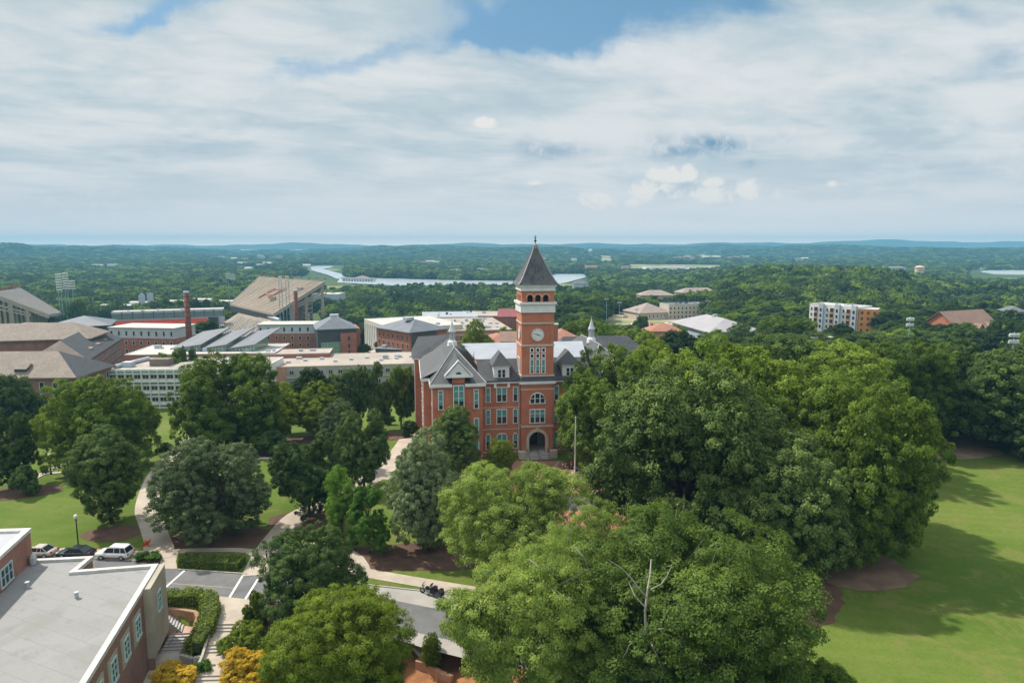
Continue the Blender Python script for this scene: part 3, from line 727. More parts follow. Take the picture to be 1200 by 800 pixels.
# ---- behind the hall and through the campus
CT = 'trees between the campus buildings'
for i, (k, px, Y, top, w, lb) in enumerate([
    ('oak_c', 562, 250, 373, 46, 'bright tree behind the white roof of the hall, left of its tower'), ('mixed_c', 592, 262, 380, 34, 'tree touching the left side of the clock tower at roof level'),
    ('oak_a', 700, 270, 373, 90, 'wide tree beyond the hall right of its tower'), ('oak_c', 668, 262, 377, 46, 'tree directly behind the right white roof of the hall'),
    ('oak_b', 742, 215, 382, 70, 'tree beyond the right wing of the hall'), ('mixed', 800, 230, 385, 80, 'tree in front of the tennis courts'),
    ('deep_b', 880, 300, 378, 60, 'tree beside the big pale hall roof'), ('oak_b', 925, 290, 368, 78, 'large tree left of the white and ochre apartments'),
    ('mixed_c', 838, 296, 386, 40, 'tree before the left half of the wide pale hall roof'), ('mixed', 868, 292, 387, 44, 'tree before the right half of the wide pale hall roof'), ('mixed', 16, 420, 388, 46, 'tree between the tan dormitory roofs at the left edge'), ('mixed_c', 190, 330, 380, 50, 'tree behind the left brick chimney'),
    ('mixed', 235, 335, 375, 60, 'leafy tree right of the left brick chimney'), ('mixed_c', 200, 228, 408, 40, 'small tree on the terrace above the white office block'),
    ('deep_b', 219, 232, 404, 22, 'narrow shrubby tree among the roofs beside the terrace'), ('deep_b', 256, 300, 388, 18, 'small round tree left end of the row by the skylight roofs'),
    ('deep_b', 278, 300, 390, 14, 'small round tree in the middle of the row by the skylight roofs'), ('deep_b', 297, 300, 390, 13, 'small round tree right end of the row by the skylight roofs'),
    ('mixed', 447, 345, 397, 20, 'small tree in the court beside the beige gymnasium'), ('mixed_b', 455, 352, 398, 14, 'second small tree in the court beside the beige gymnasium'),
    ('deep_a', 94, 560, 351, 26, 'dark tree beside the far left floodlight masts'), ('mixed', 427, 330, 402, 16, 'bush-like tree right of the grey hip-roofed block'),
    ('mixed', 690, 330, 392, 30, 'tree before the terracotta roof right of the tower'), ('mixed_c', 722, 420, 385, 26, 'small tree near the tall sports light poles'),
    ('deep_b', 750, 400, 369, 22, 'dark tree left of the car park'), ('deep_b', 1172, 285, 372, 34, 'dark tree standing before the brown church roof')]):
    tree(k, px, 400, top, w, lb, group=CT, Y=Y, rot=i*1.3)

# ---- woods: nearest trees are things, the rest is one mass
def scatter():
    rng = np.random.RandomState(5); X = []
    r = 175.
    while r < 8000:
        s = 10.5+r/190.
        n = int(2.04*r/s)
        a = (np.arange(n)+rng.uniform(-.42, .42, n))/n*2.04-1.02
        rr = r+rng.uniform(-.42, .42, n)*s
        X.append(np.stack([np.sin(a)*rr, np.cos(a)*rr, np.full(n, s), rr], 1)); r += s
    X = np.vstack(X); u = X[:, 0]/X[:, 1]
    X = X[~blocked(u, X[:, 3])]
    wet = np.zeros(len(X), bool)
    for p in LAKES:
        cx, cyy = np.mean([q[0] for q in p]), np.mean([q[1] for q in p]); wet |= inpoly(X[:, 0], X[:, 1], [((q[0]-cx)*1.03+cx, (q[1]-cyy)*1.03+cyy) for q in p])
    X = X[~wet]; u = X[:, 0]/X[:, 1]
    # patchy woods inside the campus band
    return X[np.argsort(X[:, 3])], rng
WX, wrng = scatter()
vis = np.abs(WX[:, 0]/WX[:, 1]) < .80
near_idx = np.where(vis & (WX[:, 3] > 0))[0][:290]
zones = ['beyond the great lawn', 'below the apartment block', 'around the residence halls', 'behind the clock tower', 'beyond the stadium']
for i in near_idx:
    x, y, s, r = WX[i]; k = ['mixed', 'mixed_b', 'mixed_c', 'mixed'][wrng.randint(4)]
    cm, tm, W, H = PROTO[k]
    w = s*.5*wrng.uniform(1.15, 1.6)+1.2; h = wrng.uniform(10, 14.5)
    u = x/y
    zn = 'near the lawn edge at the right' if (u > .56) else 'around and below the white and ochre apartments' if u > .36 else 'around the pale hall roof and tennis courts' if u > .10 else 'beyond the clock tower and campus roofs'
    kd = {'mixed': 'broad', 'mixed_b': 'tall narrow', 'mixed_c': 'rounded light green'}[k]
    o = thing('tree', f'{kd} tree in the wood {zn}', 'tree', (x, y, tzf(x, y)), wrng.uniform(0, 6.28), 'trees of the nearer woods', (w/W, w/W, h/H))
    link('crown', cm, o); link('trunk', tm, o)
mask = np.ones(len(WX), bool); mask[near_idx] = False; FX = WX[mask]

def forest(FX):
    src = bpy.data.collections.new('forest_sources')
    for k in range(6):
        rng = np.random.RandomState(60+k)
        lod = k < 3
        pts, nor, ti, lc, lr = crown_points(rng, ['oak', 'egg', 'oak'][k % 3], 12, 150 if lod else 44, 16 if lod else 10, .15 if lod else .2)
        v, f = ICO1; v = v*np.array([.72, .72, .36])+np.array([0, 0, .5])
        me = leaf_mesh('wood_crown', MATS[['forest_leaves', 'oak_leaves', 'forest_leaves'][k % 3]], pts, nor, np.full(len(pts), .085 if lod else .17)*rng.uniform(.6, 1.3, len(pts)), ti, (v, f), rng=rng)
        o = bpy.data.objects.new(f'forest_source_{k}', me); src.objects.link(o)
    n = len(FX); rng = np.random.RandomState(9)
    me = bpy.data.meshes.new('woodland'); me.vertices.add(n)
    # wood edges and groups of similar height
    h = rng.uniform(10, 18.5, n)*(1+.12*np.sin(FX[:, 0]*.02)*np.sin(FX[:, 1]*.017)); w = FX[:, 2]*.5*rng.uniform(1.2, 1.75, n)+.8
    h = h+np.maximum(FX[:, 2]-18, 0)*.12
    z = tz(FX[:, 0], FX[:, 1])-h*.12
    me.vertices.foreach_set('co', np.stack([FX[:, 0], FX[:, 1], z], 1).astype(np.float32).ravel())
    a = me.attributes.new('iscale', 'FLOAT_VECTOR', 'POINT'); a.data.foreach_set('vector', np.stack([w, w, h], 1).astype(np.float32).ravel())
    a = me.attributes.new('irot', 'FLOAT_VECTOR', 'POINT'); a.data.foreach_set('vector', np.stack([np.zeros(n), np.zeros(n), rng.uniform(0, 6.28, n)], 1).astype(np.float32).ravel())
    a = me.attributes.new('iidx', 'INT', 'POINT'); ii = rng.randint(0, 3, n)+np.where(FX[:, 3] > 900, 3, 0); a.data.foreach_set('value', ii.astype(np.int32))
    o = link('woodland', me); tag(o, 'mass of green woodland stretching from the campus over the hills to the horizon', 'woodland', kind='stuff')
    ng = bpy.data.node_groups.new('woodland', 'GeometryNodeTree')
    ng.interface.new_socket('Geometry', in_out='INPUT', socket_type='NodeSocketGeometry'); ng.interface.new_socket('Geometry', in_out='OUTPUT', socket_type='NodeSocketGeometry')
    N = ng.nodes; L = ng.links; gi = N.new('NodeGroupInput'); go = N.new('NodeGroupOutput')
    ci = N.new('GeometryNodeCollectionInfo'); ci.inputs['Collection'].default_value = src; ci.inputs['Separate Children'].default_value = True; ci.inputs['Reset Children'].default_value = True
    ip = N.new('GeometryNodeInstanceOnPoints'); ip.inputs['Pick Instance'].default_value = True
    def na(nm, ty):
        q = N.new('GeometryNodeInputNamedAttribute'); q.data_type = ty; q.inputs['Name'].default_value = nm; return q.outputs['Attribute']
    L.new(gi.outputs[0], ip.inputs['Points']); L.new(ci.outputs[0], ip.inputs['Instance'])
    L.new(na('iidx', 'INT'), ip.inputs['Instance Index']); L.new(na('irot', 'FLOAT_VECTOR'), ip.inputs['Rotation']); L.new(na('iscale', 'FLOAT_VECTOR'), ip.inputs['Scale'])
    L.new(ip.outputs[0], go.inputs[0])
    md = o.modifiers.new('woodland', 'NODES'); md.node_group = ng
    print('forest instances', n)
forest(FX)

# ------------------------------------------------------------------ haze
hz = MB().box(-9000, 9000, -8700, 8560, -50, 150).build('haze', None or mat('unused_haze_slot', (.5,.5,.5)))
hm = bpy.data.materials.new('haze_air'); hm.use_nodes = True; hm.node_tree.nodes.clear()
_v = hm.node_tree.nodes.new('ShaderNodeVolumePrincipled'); _o = hm.node_tree.nodes.new('ShaderNodeOutputMaterial')
_v.inputs['Color'].default_value = (.20,.50,.72,1); _v.inputs['Density'].default_value = HAZE; _v.inputs['Anisotropy'].default_value = 0.
hm.node_tree.links.new(_v.outputs[0], _o.inputs['Volume'])
hz.data.materials.clear(); hz.data.materials.append(hm); tag(hz, 'pale blue haze over the far hills', 'haze', kind='stuff')

# ------------------------------------------------------------------ ground sheets
ASPH = mat('asphalt', (.150,.148,.150), .9, (.115,.115,.118), .35, fine=9., fine_amt=.2)
ASPH_D = mat('dark_asphalt', (.085,.087,.092), .9, (.065,.067,.072), .35, fine=9., fine_amt=.2)
PAVE = mat('pale_road_concrete', (.36,.33,.30), .88, (.29,.27,.25), .25, fine=3., fine_amt=.15)
WALK = mat('walk_concrete', (.46,.39,.315), .9, (.37,.31,.25), .35, fine=4., fine_amt=.2)
MULCH = mat('brown_mulch', (.125,.068,.045), .95, (.085,.048,.034), .6, fine=7., bump=.6)
MULCH_O = mat('orange_mulch', (.34,.15,.06), .95, (.24,.10,.045), .6, fine=7., bump=.6)
SOIL_LIT = mat('sunlit_bare_soil', (.30,.21,.145), .95, (.22,.15,.10), .3, fine=3.)  # lighter copy of the soil, sunlight put into its colour
SOIL_SHADE = mat('shaded_bare_soil', (.20,.13,.088), .95, (.13,.085,.058), .3, fine=3.)  # soil darkened, shade under the grove put into its colour
PLAZA = mat('brick_paving', (.40,.185,.125), .9, (.32,.145,.10), .4, fine=3.)
PAINT = mat('road_paint', (.72,.71,.68), .8, (.6,.59,.56), 1.5, fine=8.)

def strip(name, pts, width, m, off=.03, kind='structure', kerb=0):
    """ribbon draped on the ground along world points (x,y)"""
    P_ = [Vector((p[0], p[1], 0)) for p in pts]; line = []
    for i in range(len(P_)-1):                      # Catmull-Rom
        p0 = P_[max(i-1, 0)]; p1 = P_[i]; p2 = P_[i+1]; p3 = P_[min(i+2, len(P_)-1)]
        n = max(2, int((p2-p1).length/1.5))
        for k in range(n):
            t = k/n; line.append(.5*((2*p1)+(-p0+p2)*t+(2*p0-5*p1+4*p2-p3)*t*t+(-p0+3*p1-3*p2+p3)*t**3))
    line.append(P_[-1]); mb = MB(); M = 5; L = len(line)
    for i, p in enumerate(line):
        d = (line[min(i+1, L-1)]-line[max(i-1, 0)]).normalized(); nn = Vector((-d.y, d.x, 0))
        for k in range(M):
            q = p+nn*width*(k/(M-1)-.5); mb.v.append((q.x, q.y, tzf(q.x, q.y)+off))
    for i in range(L-1):
        for k in range(M-1):
            a = i*M+k; mb.f.append((a, a+1, a+M+1, a+M)[::-1]); mb.m.append(0)
    o = mb.build(name, m)
    if kind: tag(o, kind=kind)
    return o
def wp(l, z=0.): return [tuple(G(px, py, z)[:2]) for px, py in l]
def wg(l): return [tuple(ghit(px, py)[:2]) for px, py in l]
def sheet(name, poly, m, z=.02, kind='structure'):
    mb = MB(); ar = sum(poly[i][0]*poly[(i+1)%len(poly)][1]-poly[(i+1)%len(poly)][0]*poly[i][1] for i in range(len(poly)))
    if ar < 0: poly = poly[::-1]
    mb.add([(x, y, z) for x, y in poly], [tuple(range(len(poly)))]); o = mb.build(name, m)
    if kind: tag(o, kind=kind)
    return o
def bed(name, c, rx, ry, m, off=.05, seed=0):
    mb = MB(); N = 120; rings = 6; rr = random.Random(seed); ph = [rr.uniform(0, 6.28) for _ in range(4)]
    mb.v.append((c[0], c[1], tzf(c[0], c[1])+off))
    for j in range(1, rings+1):
        for k in range(N):
            a = 2*math.pi*k/N; w = 1+.07*math.sin(2*a+ph[0])+.05*math.sin(3*a+ph[1])+.03*math.sin(7*a+ph[2])
            w += (.012*rr.uniform(-1, 1)+.02*math.sin(11*a+ph[3])+.012*math.sin(23*a)) if j == rings else 0
            x = c[0]+rx*w*math.cos(a)*j/rings; y = c[1]+ry*w*math.sin(a)*j/rings; mb.v.append((x, y, tzf(x, y)+off))
    for k in range(N):
        mb.f.append((0, 1+k, 1+(k+1) % N)); mb.m.append(0)
        for j in range(rings-1):
            a = 1+j*N; mb.f.append((a+k, a+N+k, a+N+(k+1) % N, a+(k+1) % N)); mb.m.append(0)
    return tag(mb.build(name, m), kind='structure')

# main road (north kerb line and south edge)
north = [(-260,642),(-60,647),(40,651),(150,656),(215,667.5),(305,673.5),(370,678),(428,685),(527,696),(640,716),(760,745),(900,790)]
south = [(900,900),(760,835),(640,790),(540,762),(470,742),(400,722),(340,709),(290,702),(250,699),(190,697),(100,694),(-60,688),(-260,682)]
sheet('road', wp(north)+wp(south), ASPH, .012)
sheet('road_parking_lane', wp([(418,683),(527,696),(640,716),(640,735),(527,716),(430,697),(400,690)]), PAVE, .018)
sheet('road_south_lane', wp([(440,730),(520,748),(560,758),(560,775),(500,760),(430,738)]), PAVE, .018)
sheet('road_crossing_surface', wp([(217,668),(286,673),(268,700),(190,697)]), mat('crossing_asphalt', (.165,.162,.162), .9, (.13,.128,.128), .5, fine=8.), .017)
def kerb_line(l, name='kerb'):
    mb = MB(); q = [Vector((*p, 0)) for p in wp(l)]
    for a, b in zip(q[:-1], q[1:]):
        d = (b-a).normalized(); n = Vector((-d.y, d.x, 0))*.09
        mb.prism([(a+n)[:2], (a-n)[:2], (b-n)[:2], (b+n)[:2]], -.05, .13)
    return tag(mb.build(name, KERB), kind='structure')
kerb_line(north[2:4]+[(158,657)]); kerb_line([(208,667.2),(289,672.4)]); kerb_line([(322,674.6),(370,678),(428,685),(527,696),(640,716)]); kerb_line([(190,697.6),(248,699.6)])
# crossing lines and road markings
for a, b in [((217,667.5),(189,692.5)), ((285.5,672.5),(268.5,700.5)), ((305,674),(287,702.5))]:
    p, q = G(*a), G(*b); d = (q-p).normalized(); n = Vector((-d.y, d.x, 0))*.14
    sheet('road_marking', [(p+n)[:2], (p-n)[:2], (q-n)[:2], (q+n)[:2]], PAINT, .026)
strip('road_centre_marking', wp([(196,683),(240,686),(276,689)]), .14, mat('faded_yellow_paint', (.36,.27,.14), .9), .022)
# walks
sheet('pavement', wp([(30,641),(120,643.5),(152,645),(168,645),(168,640),(205,640),(210,647),(206,657),(208,666),(189,666),(186,660),(158,656.5),(40,651)]), WALK, .022)
strip('path', wg([(191,655),(186,638),(178,615),(172,595),(180,566),(193,546),(208,530),(222,515),(250,505)]), 3.4, WALK, .05)
strip('path', wg([(302,674),(313,650),(328,628),(350,604),(385,588),(430,566),(462,540),(476,518),(484,500)]), 4.0, WALK, .052)
strip('path', wg([(206,646),(250,645),(292,646),(306,656)]), 1.3, WALK, .045)
strip('path', wg([(318,652),(345,640),(390,640),(420,655),(428,672)]), 1.5, WALK, .047)
strip('path', wg([(30,566),(60,550),(90,540),(130,530)]), 1.8, WALK, .11)
strip('path', wg([(50,556),(92,552),(150,548)]), 1.5, WALK, .10)
strip('path', wg([(290,538),(340,536),(390,526)]), 1.8, WALK, .11)
strip('path', wg([(420,560),(470,560),(530,575),(600,560)]), 3.0, WALK, .07)
strip('path', wg([(384,661),(428,671.5),(527,688.5),(640,707)]), 2.2, WALK, .046)
strip('path', wg([(470,540),(500,570),(560,600),(640,610),(730,606)]), 3.0, WALK, .06)
strip('loop_drive', wp([(560,640),(590,610),(650,594),(705,585),(790,590),(880,610)]), 7.0, ASPH_D, .075)
strip('path', wg([(1075,508),(1130,500),(1220,505)]), 2.6, WALK, .12)
sheet('brick_plaza', wp([(590,540),(655,540),(712,556),(706,575),(650,585),(600,578),(580,560)]), PLAZA, .09)
sheet('brick_plaza', wp([(600,598),(735,598),(770,640),(780,720),(660,740),(600,690)]), PLAZA, .085)
for l in [[(612,541),(645,556),(690,572)], [(655,541),(640,556),(606,571)]]:
    strip('plaza_band', wp(l), .5, WALK, .097)
# beds
for i, (px, py, rx, ry, m) in enumerate([(133,625,4.6,2.8,MULCH),(262,632,8.,4.2,MULCH),(360,610,6.,4.,MULCH),(482,653,11.5,4.4,MULCH),(10,578,8.,5.,MULCH),
        (978,664,10.,6.,SOIL_SHADE),(880,690,12.,8.,MULCH),(1098,528,12.,6.,SOIL_LIT),(1150,515,17.,5.5,SOIL_LIT),(800,640,18,12,MULCH),(540,565,8,5,MULCH),(375,515,9,6,MULCH),(320,533,7,4,MULCH),(440,512,8,6,MULCH)]):
    c = ghit(px, py); bed('mulch_bed', c, rx, ry, m, .03+.003*i, i)
bed('mulch_slope', G(520,800,-2.6), 9., 6.5, MULCH_O, .08, 40)
bed('mulch_bed', G(325,742,-1.), 5., 5., MULCH, .08, 41)
# low brick edging and pale path on the mulch slope
tag(MB().slab([G(493,768,-1.2), G(520,748,-1.2), G(508,742,-1.2), G(484,757,-1.2)], .4).build('pavement', WALK), kind='structure')
mb = MB(); 
q = [Vector((*G(px, py, -1.9)[:2], 0)) for px, py in [(488,776),(502,780),(516,790),(530,795)]]
for a, b in zip(q[:-1], q[1:]):
    d = (b-a).normalized(); n = Vector((-d.y, d.x, 0))*.25; mb.prism([(a+n)[:2], (a-n)[:2], (b-n)[:2], (b+n)[:2]], -3.5, -1.55)
tag(mb.build('garden_wall', mat('salmon_wall', (.50,.27,.17), .9, (.42,.22,.14), 1., fine=6.)), 'low salmon-coloured garden wall curving across the orange mulch slope', 'wall')

# ------------------------------------------------------------------ stepped path down towards the camera
def edge(px0, py0, px1, py1, z): return G(px0, py0, z), G(px1, py1, z)
levels = [((250,731),(282,730.5),0.), ((244,755),(274,754),-.45), ((231,791.5),(266,790.5),-.9)]
mb = MB(); mb.prism([p[:2] for p in (G(250,697.5), G(304,703.5), G(291,716), G(282,730.5), G(250,731))], -4, .03)
mb2 = MB()
def down(mb, a, b, z, n, rise, tread, dirv):
    for k in range(n-1):
        mb.prism([(a+dirv*tread*k)[:2], (b+dirv*tread*k)[:2], (b+dirv*tread*(k+1))[:2], (a+dirv*tread*(k+1))[:2]], -5, z-rise*(k+1))
    return a+dirv*tread*(n-1), b+dirv*tread*(n-1)
prev = None
for (l, r, z) in levels:
    a, b = G(*l, z), G(*r, z)
    if prev: mb.prism([prev[0][:2], prev[1][:2], b[:2], a[:2]], -5, z)
    prev = down(mb2, a, b, z, 3, .15, .42, Vector((0,-1,0)))
a, b = G(222,850,-1.35), G(266,850,-1.35)
mb.prism([prev[0][:2], prev[1][:2], b[:2], a[:2]], -5, -1.35)
tag(mb.build('path', WALK), kind='structure'); tag(mb2.build('steps', CONC), 'three short flights of concrete steps on the pale path below the road crossing', 'steps')
# side walls of the stepped path
mb = MB(); w = [G(251,722,.1), G(247,738,.1), G(238,768,-.5), G(224,800,-1.2)]
for a, b in zip(w[:-1], w[1:]):
    n = Vector((-.25, 0, 0)); mb.slab([a+n, b+n, b, a], 2.2)
tag(mb.build('kerb_wall', CONC), 'low concrete wall along the left side of the stepped path', 'wall')

# ------------------------------------------------------------------ hedges
def hedge(pts, width, height, label, z0=None, m='hedge_leaves', n=1., seed=0, core=True):
    rng = np.random.RandomState(seed+90); P_ = [Vector(p) for p in pts]; L = [(b-a).length for a, b in zip(P_[:-1], P_[1:])]; T = sum(L)
    N = int(T*(width+2*height)*75*n); cen = np.zeros((N, 3)); nor = np.zeros((N, 3)); f = rng.uniform(0, T, N); side = rng.uniform(0, width+2*height, N)
    cum = np.concatenate([[0], np.cumsum(L)]); k = np.clip(np.searchsorted(cum, f)-1, 0, len(L)-1)
    A = np.array([p[:] for p in P_]); t = (f-cum[k])/np.array(L)[k]
    base = A[k]+(A[k+1]-A[k])*t[:, None]; dr = (A[k+1]-A[k])/np.array(L)[k][:, None]; nn = np.stack([-dr[:, 1], dr[:, 0], 0*dr[:, 0]], 1)
    top = side < width; ls = (side >= width)&(side < width+height)
    lat = np.where(top, side-width/2, np.where(ls, -width/2, width/2)); hh = np.where(top, height, np.where(ls, side-width, side-width-height))
    lump = .10*np.sin(f*2.1+seed)+.07*np.sin(f*5.3+lat*3)
    endm = rng.uniform(size=N) < 2.2*height/(T+2.2*height)
    f_end = np.where(rng.uniform(size=N) < .5, 0, 1); ke = np.where(f_end == 0, 0, len(L)-1)
    base = np.where(endm[:, None], np.where((f_end == 0)[:, None], A[0], A[-1])+np.where((f_end == 0)[:, None], -dr[0]*.0, dr[0]*.0), base)
    lat = np.where(endm, rng.uniform(-.5, .5, N)*width, lat); hh = np.where(endm, rng.uniform(0, 1, N)*height, hh)
    lat = lat*(1-.13*np.abs(np.where(top, 0, 1))*(hh/height)**3)+rng.normal(size=N)*.05; hh = hh-.14*height*(np.abs(lat)/(width/2))**4*top+rng.normal(size=N)*.05+lump*(hh/height)
    cen = base+nn*lat[:, None]; cen[:, 2] = base[:, 2]+hh
    nor = np.where(top[:, None], np.array([0, 0, 1.]), nn*np.sign(lat)[:, None])+rng.normal(size=(N, 3))*.55
    me = leaf_mesh('hedge', MATS[m], cen, nor, rng.uniform(.06, .13, N), .5+rng.normal(size=N)*.2+lump*1.2, rng=rng)
    o = thing('hedge', label, 'hedge', P_[0]); c = link('foliage', me, o, -P_[0])
    mb = MB()
    for a, b in zip(P_[:-1], P_[1:]):
        d = (b-a).normalized(); q = Vector((-d.y, d.x, 0))*(width/2-.2); up_ = Vector((0, 0, height-.25)); e = d*(.0)
        mb.slab([a-e-q+up_, b+e-q+up_, b+e+q+up_, a-e+q+up_][::-1], height-.25)
    link('stems', mb.data('stems', mat('hedge_stems', (.05,.075,.02), .95)), o, -P_[0]); return o
hedge([G(214,661), G(240,662), G(283,665)], 2.4, 1.25, 'long low clipped hedge between the pavement and the road', seed=1)
hedge([G(195,706), G(236,703.5), G(245,708), G(247,720), G(243,735,-.2), G(236,750,-.6), G(226,764,-1.)], 2.1, 1.35, 'hook-shaped clipped hedge curving round the stone stairwell', seed=2)
for i, (px, py, lb) in enumerate([(168,655,'left clump of low planting in the kerb island behind the white car'), (180,656,'right clump of low planting in the kerb island behind the white car')]):
    g = G(px, py); cm, tm, W, H = PROTO['shrub']; o = thing('shrub', lb, 'bush', g, i*2, None, (.7,.7,.6)); link('crown', cm, o); link('trunk', tm, o)
sheet('planting_island', wp([(160,647),(187,650),(188,661),(160,659)]), MULCH, .03)

# ------------------------------------------------------------------ windows
WC = {}
def wdata(w, h, cols, rail, blind, framec, glass, arch, bar):
    key = (round(w,2), round(h,2), cols, rail, round(blind,2), framec.name, glass.name, arch, bar)
    if key in WC: return WC[key]
    f = MB(); D = .12
    def topz(x): return h-arch+arch*math.sqrt(max(0, 1-(2*x/w)**2)) if arch else h
    if arch:
        N = 10; xs = [-w/2+w*k/N for k in range(N+1)]
        for x0, x1 in zip(xs[:-1], xs[1:]): f.extr_y([(x0, topz(x0)-bar), (x1, topz(x1)-bar), (x1, topz(x1)+bar*.6), (x0, topz(x0)+bar*.6)], -D, 0)
        f.box(-w/2-bar*.5, -w/2+bar, -D, 0, 0, h-arch); f.box(w/2-bar, w/2+bar*.5, -D, 0, 0, h-arch)
    else:
        f.box(-w/2-bar*.3, w/2+bar*.3, -D, 0, h-bar, h+bar*.5); f.box(-w/2-bar*.3, -w/2+bar, -D, 0, 0, h-bar); f.box(w/2-bar, w/2+bar*.3, -D, 0, 0, h-bar)
    f.box(-w/2-bar*.7, w/2+bar*.7, -D-.06, 0, -bar, 0)
    for k in range(1, cols):
        x = -w/2+w*k/cols; f.box(x-bar*.65, x+bar*.65, -D+.01, 0, 0, topz(x)-bar*.5)
    for rz in rail: f.box(-w/2+bar, w/2-bar, -D+.03, 0, rz*h-bar*.35, rz*h+bar*.35)
    fd = f.data('window', framec)
    p = MB(); N = 8 if arch else 1
    for k in range(N):
        x0 = -w/2+.02+(w-.04)*k/N; x1 = -w/2+.02+(w-.04)*(k+1)/N; p.extr_y([(x0, .0), (x1, .0), (x1, topz(x1)-.01), (x0, topz(x0)-.01)], -.035, 0)
    pd = p.data('pane', glass); bd = None
    if blind > 0:
        b = MB(); z0 = h*(1-blind); N = 8 if arch else 1
        for k in range(N):
            x0 = -w/2+.05+(w-.1)*k/N; x1 = -w/2+.05+(w-.1)*(k+1)/N; b.extr_y([(x0, z0), (x1, z0), (x1, topz(x1)-.05), (x0, topz(x0)-.05)], -.055, -.036)
        bd = b.data('blind', TEAL)
    WC[key] = (fd, pd, bd); return WC[key]
def window(root, loc, rot, w, h, cols=1, rail=(.5,), blind=0., frame=None, glass=None, arch=0., bar=.11, detail=True):
    fd, pd, bd = wdata(w, h, cols, rail, blind, frame or WHITE, glass or GLASS, arch, bar)
    o = link('window', fd, root, loc, rot)
    link('pane', pd, o)
    if bd: link('blind', bd, o)
    return o

# ------------------------------------------------------------------ general building
def AB(l, Yl, r, Yr, top, base=None):
    """front corners and roof height from bearings, distances and the row of the roof edge"""
    a, b = P(l, top, Yl), P(r, top, Yr); zt = (a.z+b.z)/2
    zb = base if base is not None else min(tzf(a.x, a.y), tzf(b.x, b.y))-.6
    return Vector((a.x, a.y, zb)), Vector((b.x, b.y, zb)), zt-zb
def hip_pts(x0, x1, y0, y1, z, rise, e, run=None):
    """hip roof mesh over a rectangle with eaves e; ridge along the longer side"""
    mb = MB(); X0, X1, Y0, Y1 = x0-e, x1+e, y0-e, y1+e; w, d = X1-X0, Y1-Y0
    if w >= d:
        r = run if run is not None else d/2; ym = (Y0+Y1)/2; A, B = (X0+r, ym, z+rise), (X1-r, ym, z+rise)
    else:
        r = run if run is not None else w/2; xm = (X0+X1)/2; A, B = (xm, Y0+r, z+rise), (xm, Y1-r, z+rise)
    c = [(X0,Y0,z),(X1,Y0,z),(X1,Y1,z),(X0,Y1,z)]; u = [(a, b, q-.35) for a, b, q in c]
    vs = c+u+[A, B]
    if w >= d: fs = [(0,1,9,8),(1,2,9),(2,3,8,9),(3,0,8)]
    else: fs = [(0,1,8),(1,2,9,8),(2,3,9),(3,0,8,9)]
    fs += [(0,4,5,1),(1,5,6,2),(2,6,7,3),(3,7,4,0),(7,6,5,4)]
    return mb.add(vs, fs)
def bldg(name, label, cat, A, B, h, d, wall, roof='flat', roofm=None, wins=(), parapet=.5, rise=3., eave=.6, band=None, trim=None, group=None, run=None):
    w = (B-A).length; rot = math.atan2(B.y-A.y, B.x-A.x); c = (A+B)/2
    o = thing(name, label, cat, c, rot, group)
    MB().box(-w/2, w/2, 0, d, -1.5, h).build('wall', wall, o)
    if roof == 'flat':
        MB().box(-w/2+.35, w/2-.35, .35, d-.35, h+.002, h+.12).build('roof', roofm or TANFLAT, o)
        m = MB(); t = .3; pz = h+parapet
        m.box(-w/2-.05, w/2+.05, -.05, t, h+.001, pz); m.box(-w/2-.05, w/2+.05, d-t, d+.05, h+.001, pz); m.box(-w/2-.05, -w/2+t, t, d-t, h+.001, pz); m.box(w/2-t, w/2+.05, t, d-t, h+.001, pz)
        m.build('parapet', trim or PALEFLAT, o)
        if w > 14 and d > 9:
            ru = random.Random(int(w*10+d))
            for _ in range(4):
                x, y = ru.uniform(-w*.42, w*.36), ru.uniform(2, d-4); sx, sy, sz = ru.uniform(.9, 2.6), ru.uniform(.9, 2.2), ru.uniform(.5, 1.5)
                MB().box(x, x+sx, y, y+sy, h+.121, h+.12+sz).build('roof_unit', ru.choice([PALEPANEL, STEEL, DARKPANEL]), o)
    elif roof == 'hip':
        hip_pts(-w/2, w/2, 0, d, h+.38, rise, eave, run).build('roof', roofm or SLATE, o)
    elif roof == 'gable':
        m = MB(); e = eave
        prof = [(-e, h+.02), (d/2, h+rise), (d+e, h+.02), (d+e, h-.25), (d/2, h+rise-.3), (-e, h-.25)]
        m.extr_x(prof, -w/2-e, w/2+e); m.build('roof', roofm or SLATE, o)
        g = MB()
        for x in (-w/2, w/2-.2): g.extr_x([(0, h), (d, h), (d/2, h+rise-.35)], x, x+.2)
        g.build('gable', wall, o)
    for ws in wins:
        face, zs, n, ww, wh = ws[:5]; kw = ws[5] if len(ws) > 5 else {}
        kw = dict(kw); m0 = kw.pop('m0', None); m1 = kw.pop('m1', None); off = kw.pop('off', .0)
        span = w if face in 'fb' else d; m0 = span/n/2 if m0 is None else m0; m1 = m0 if m1 is None else m1
        for z in zs:
            for k in range(n):
                s = m0+(span-m0-m1)*(k/(n-1) if n > 1 else .5)
                if face == 'f': L_, r_ = (-w/2+s, -off, z), 0
                elif face == 'r': L_, r_ = (w/2+off, s, z), math.pi/2
                elif face == 'l': L_, r_ = (-w/2-off, d-s, z), -math.pi/2
                window(o, L_, r_, ww, wh, **kw)
    return o, w, rot
WK = dict(frame=PALEPANEL, bar=.12, rail=())
WCR = dict(frame=CREAM, bar=.12, rail=(.5,))

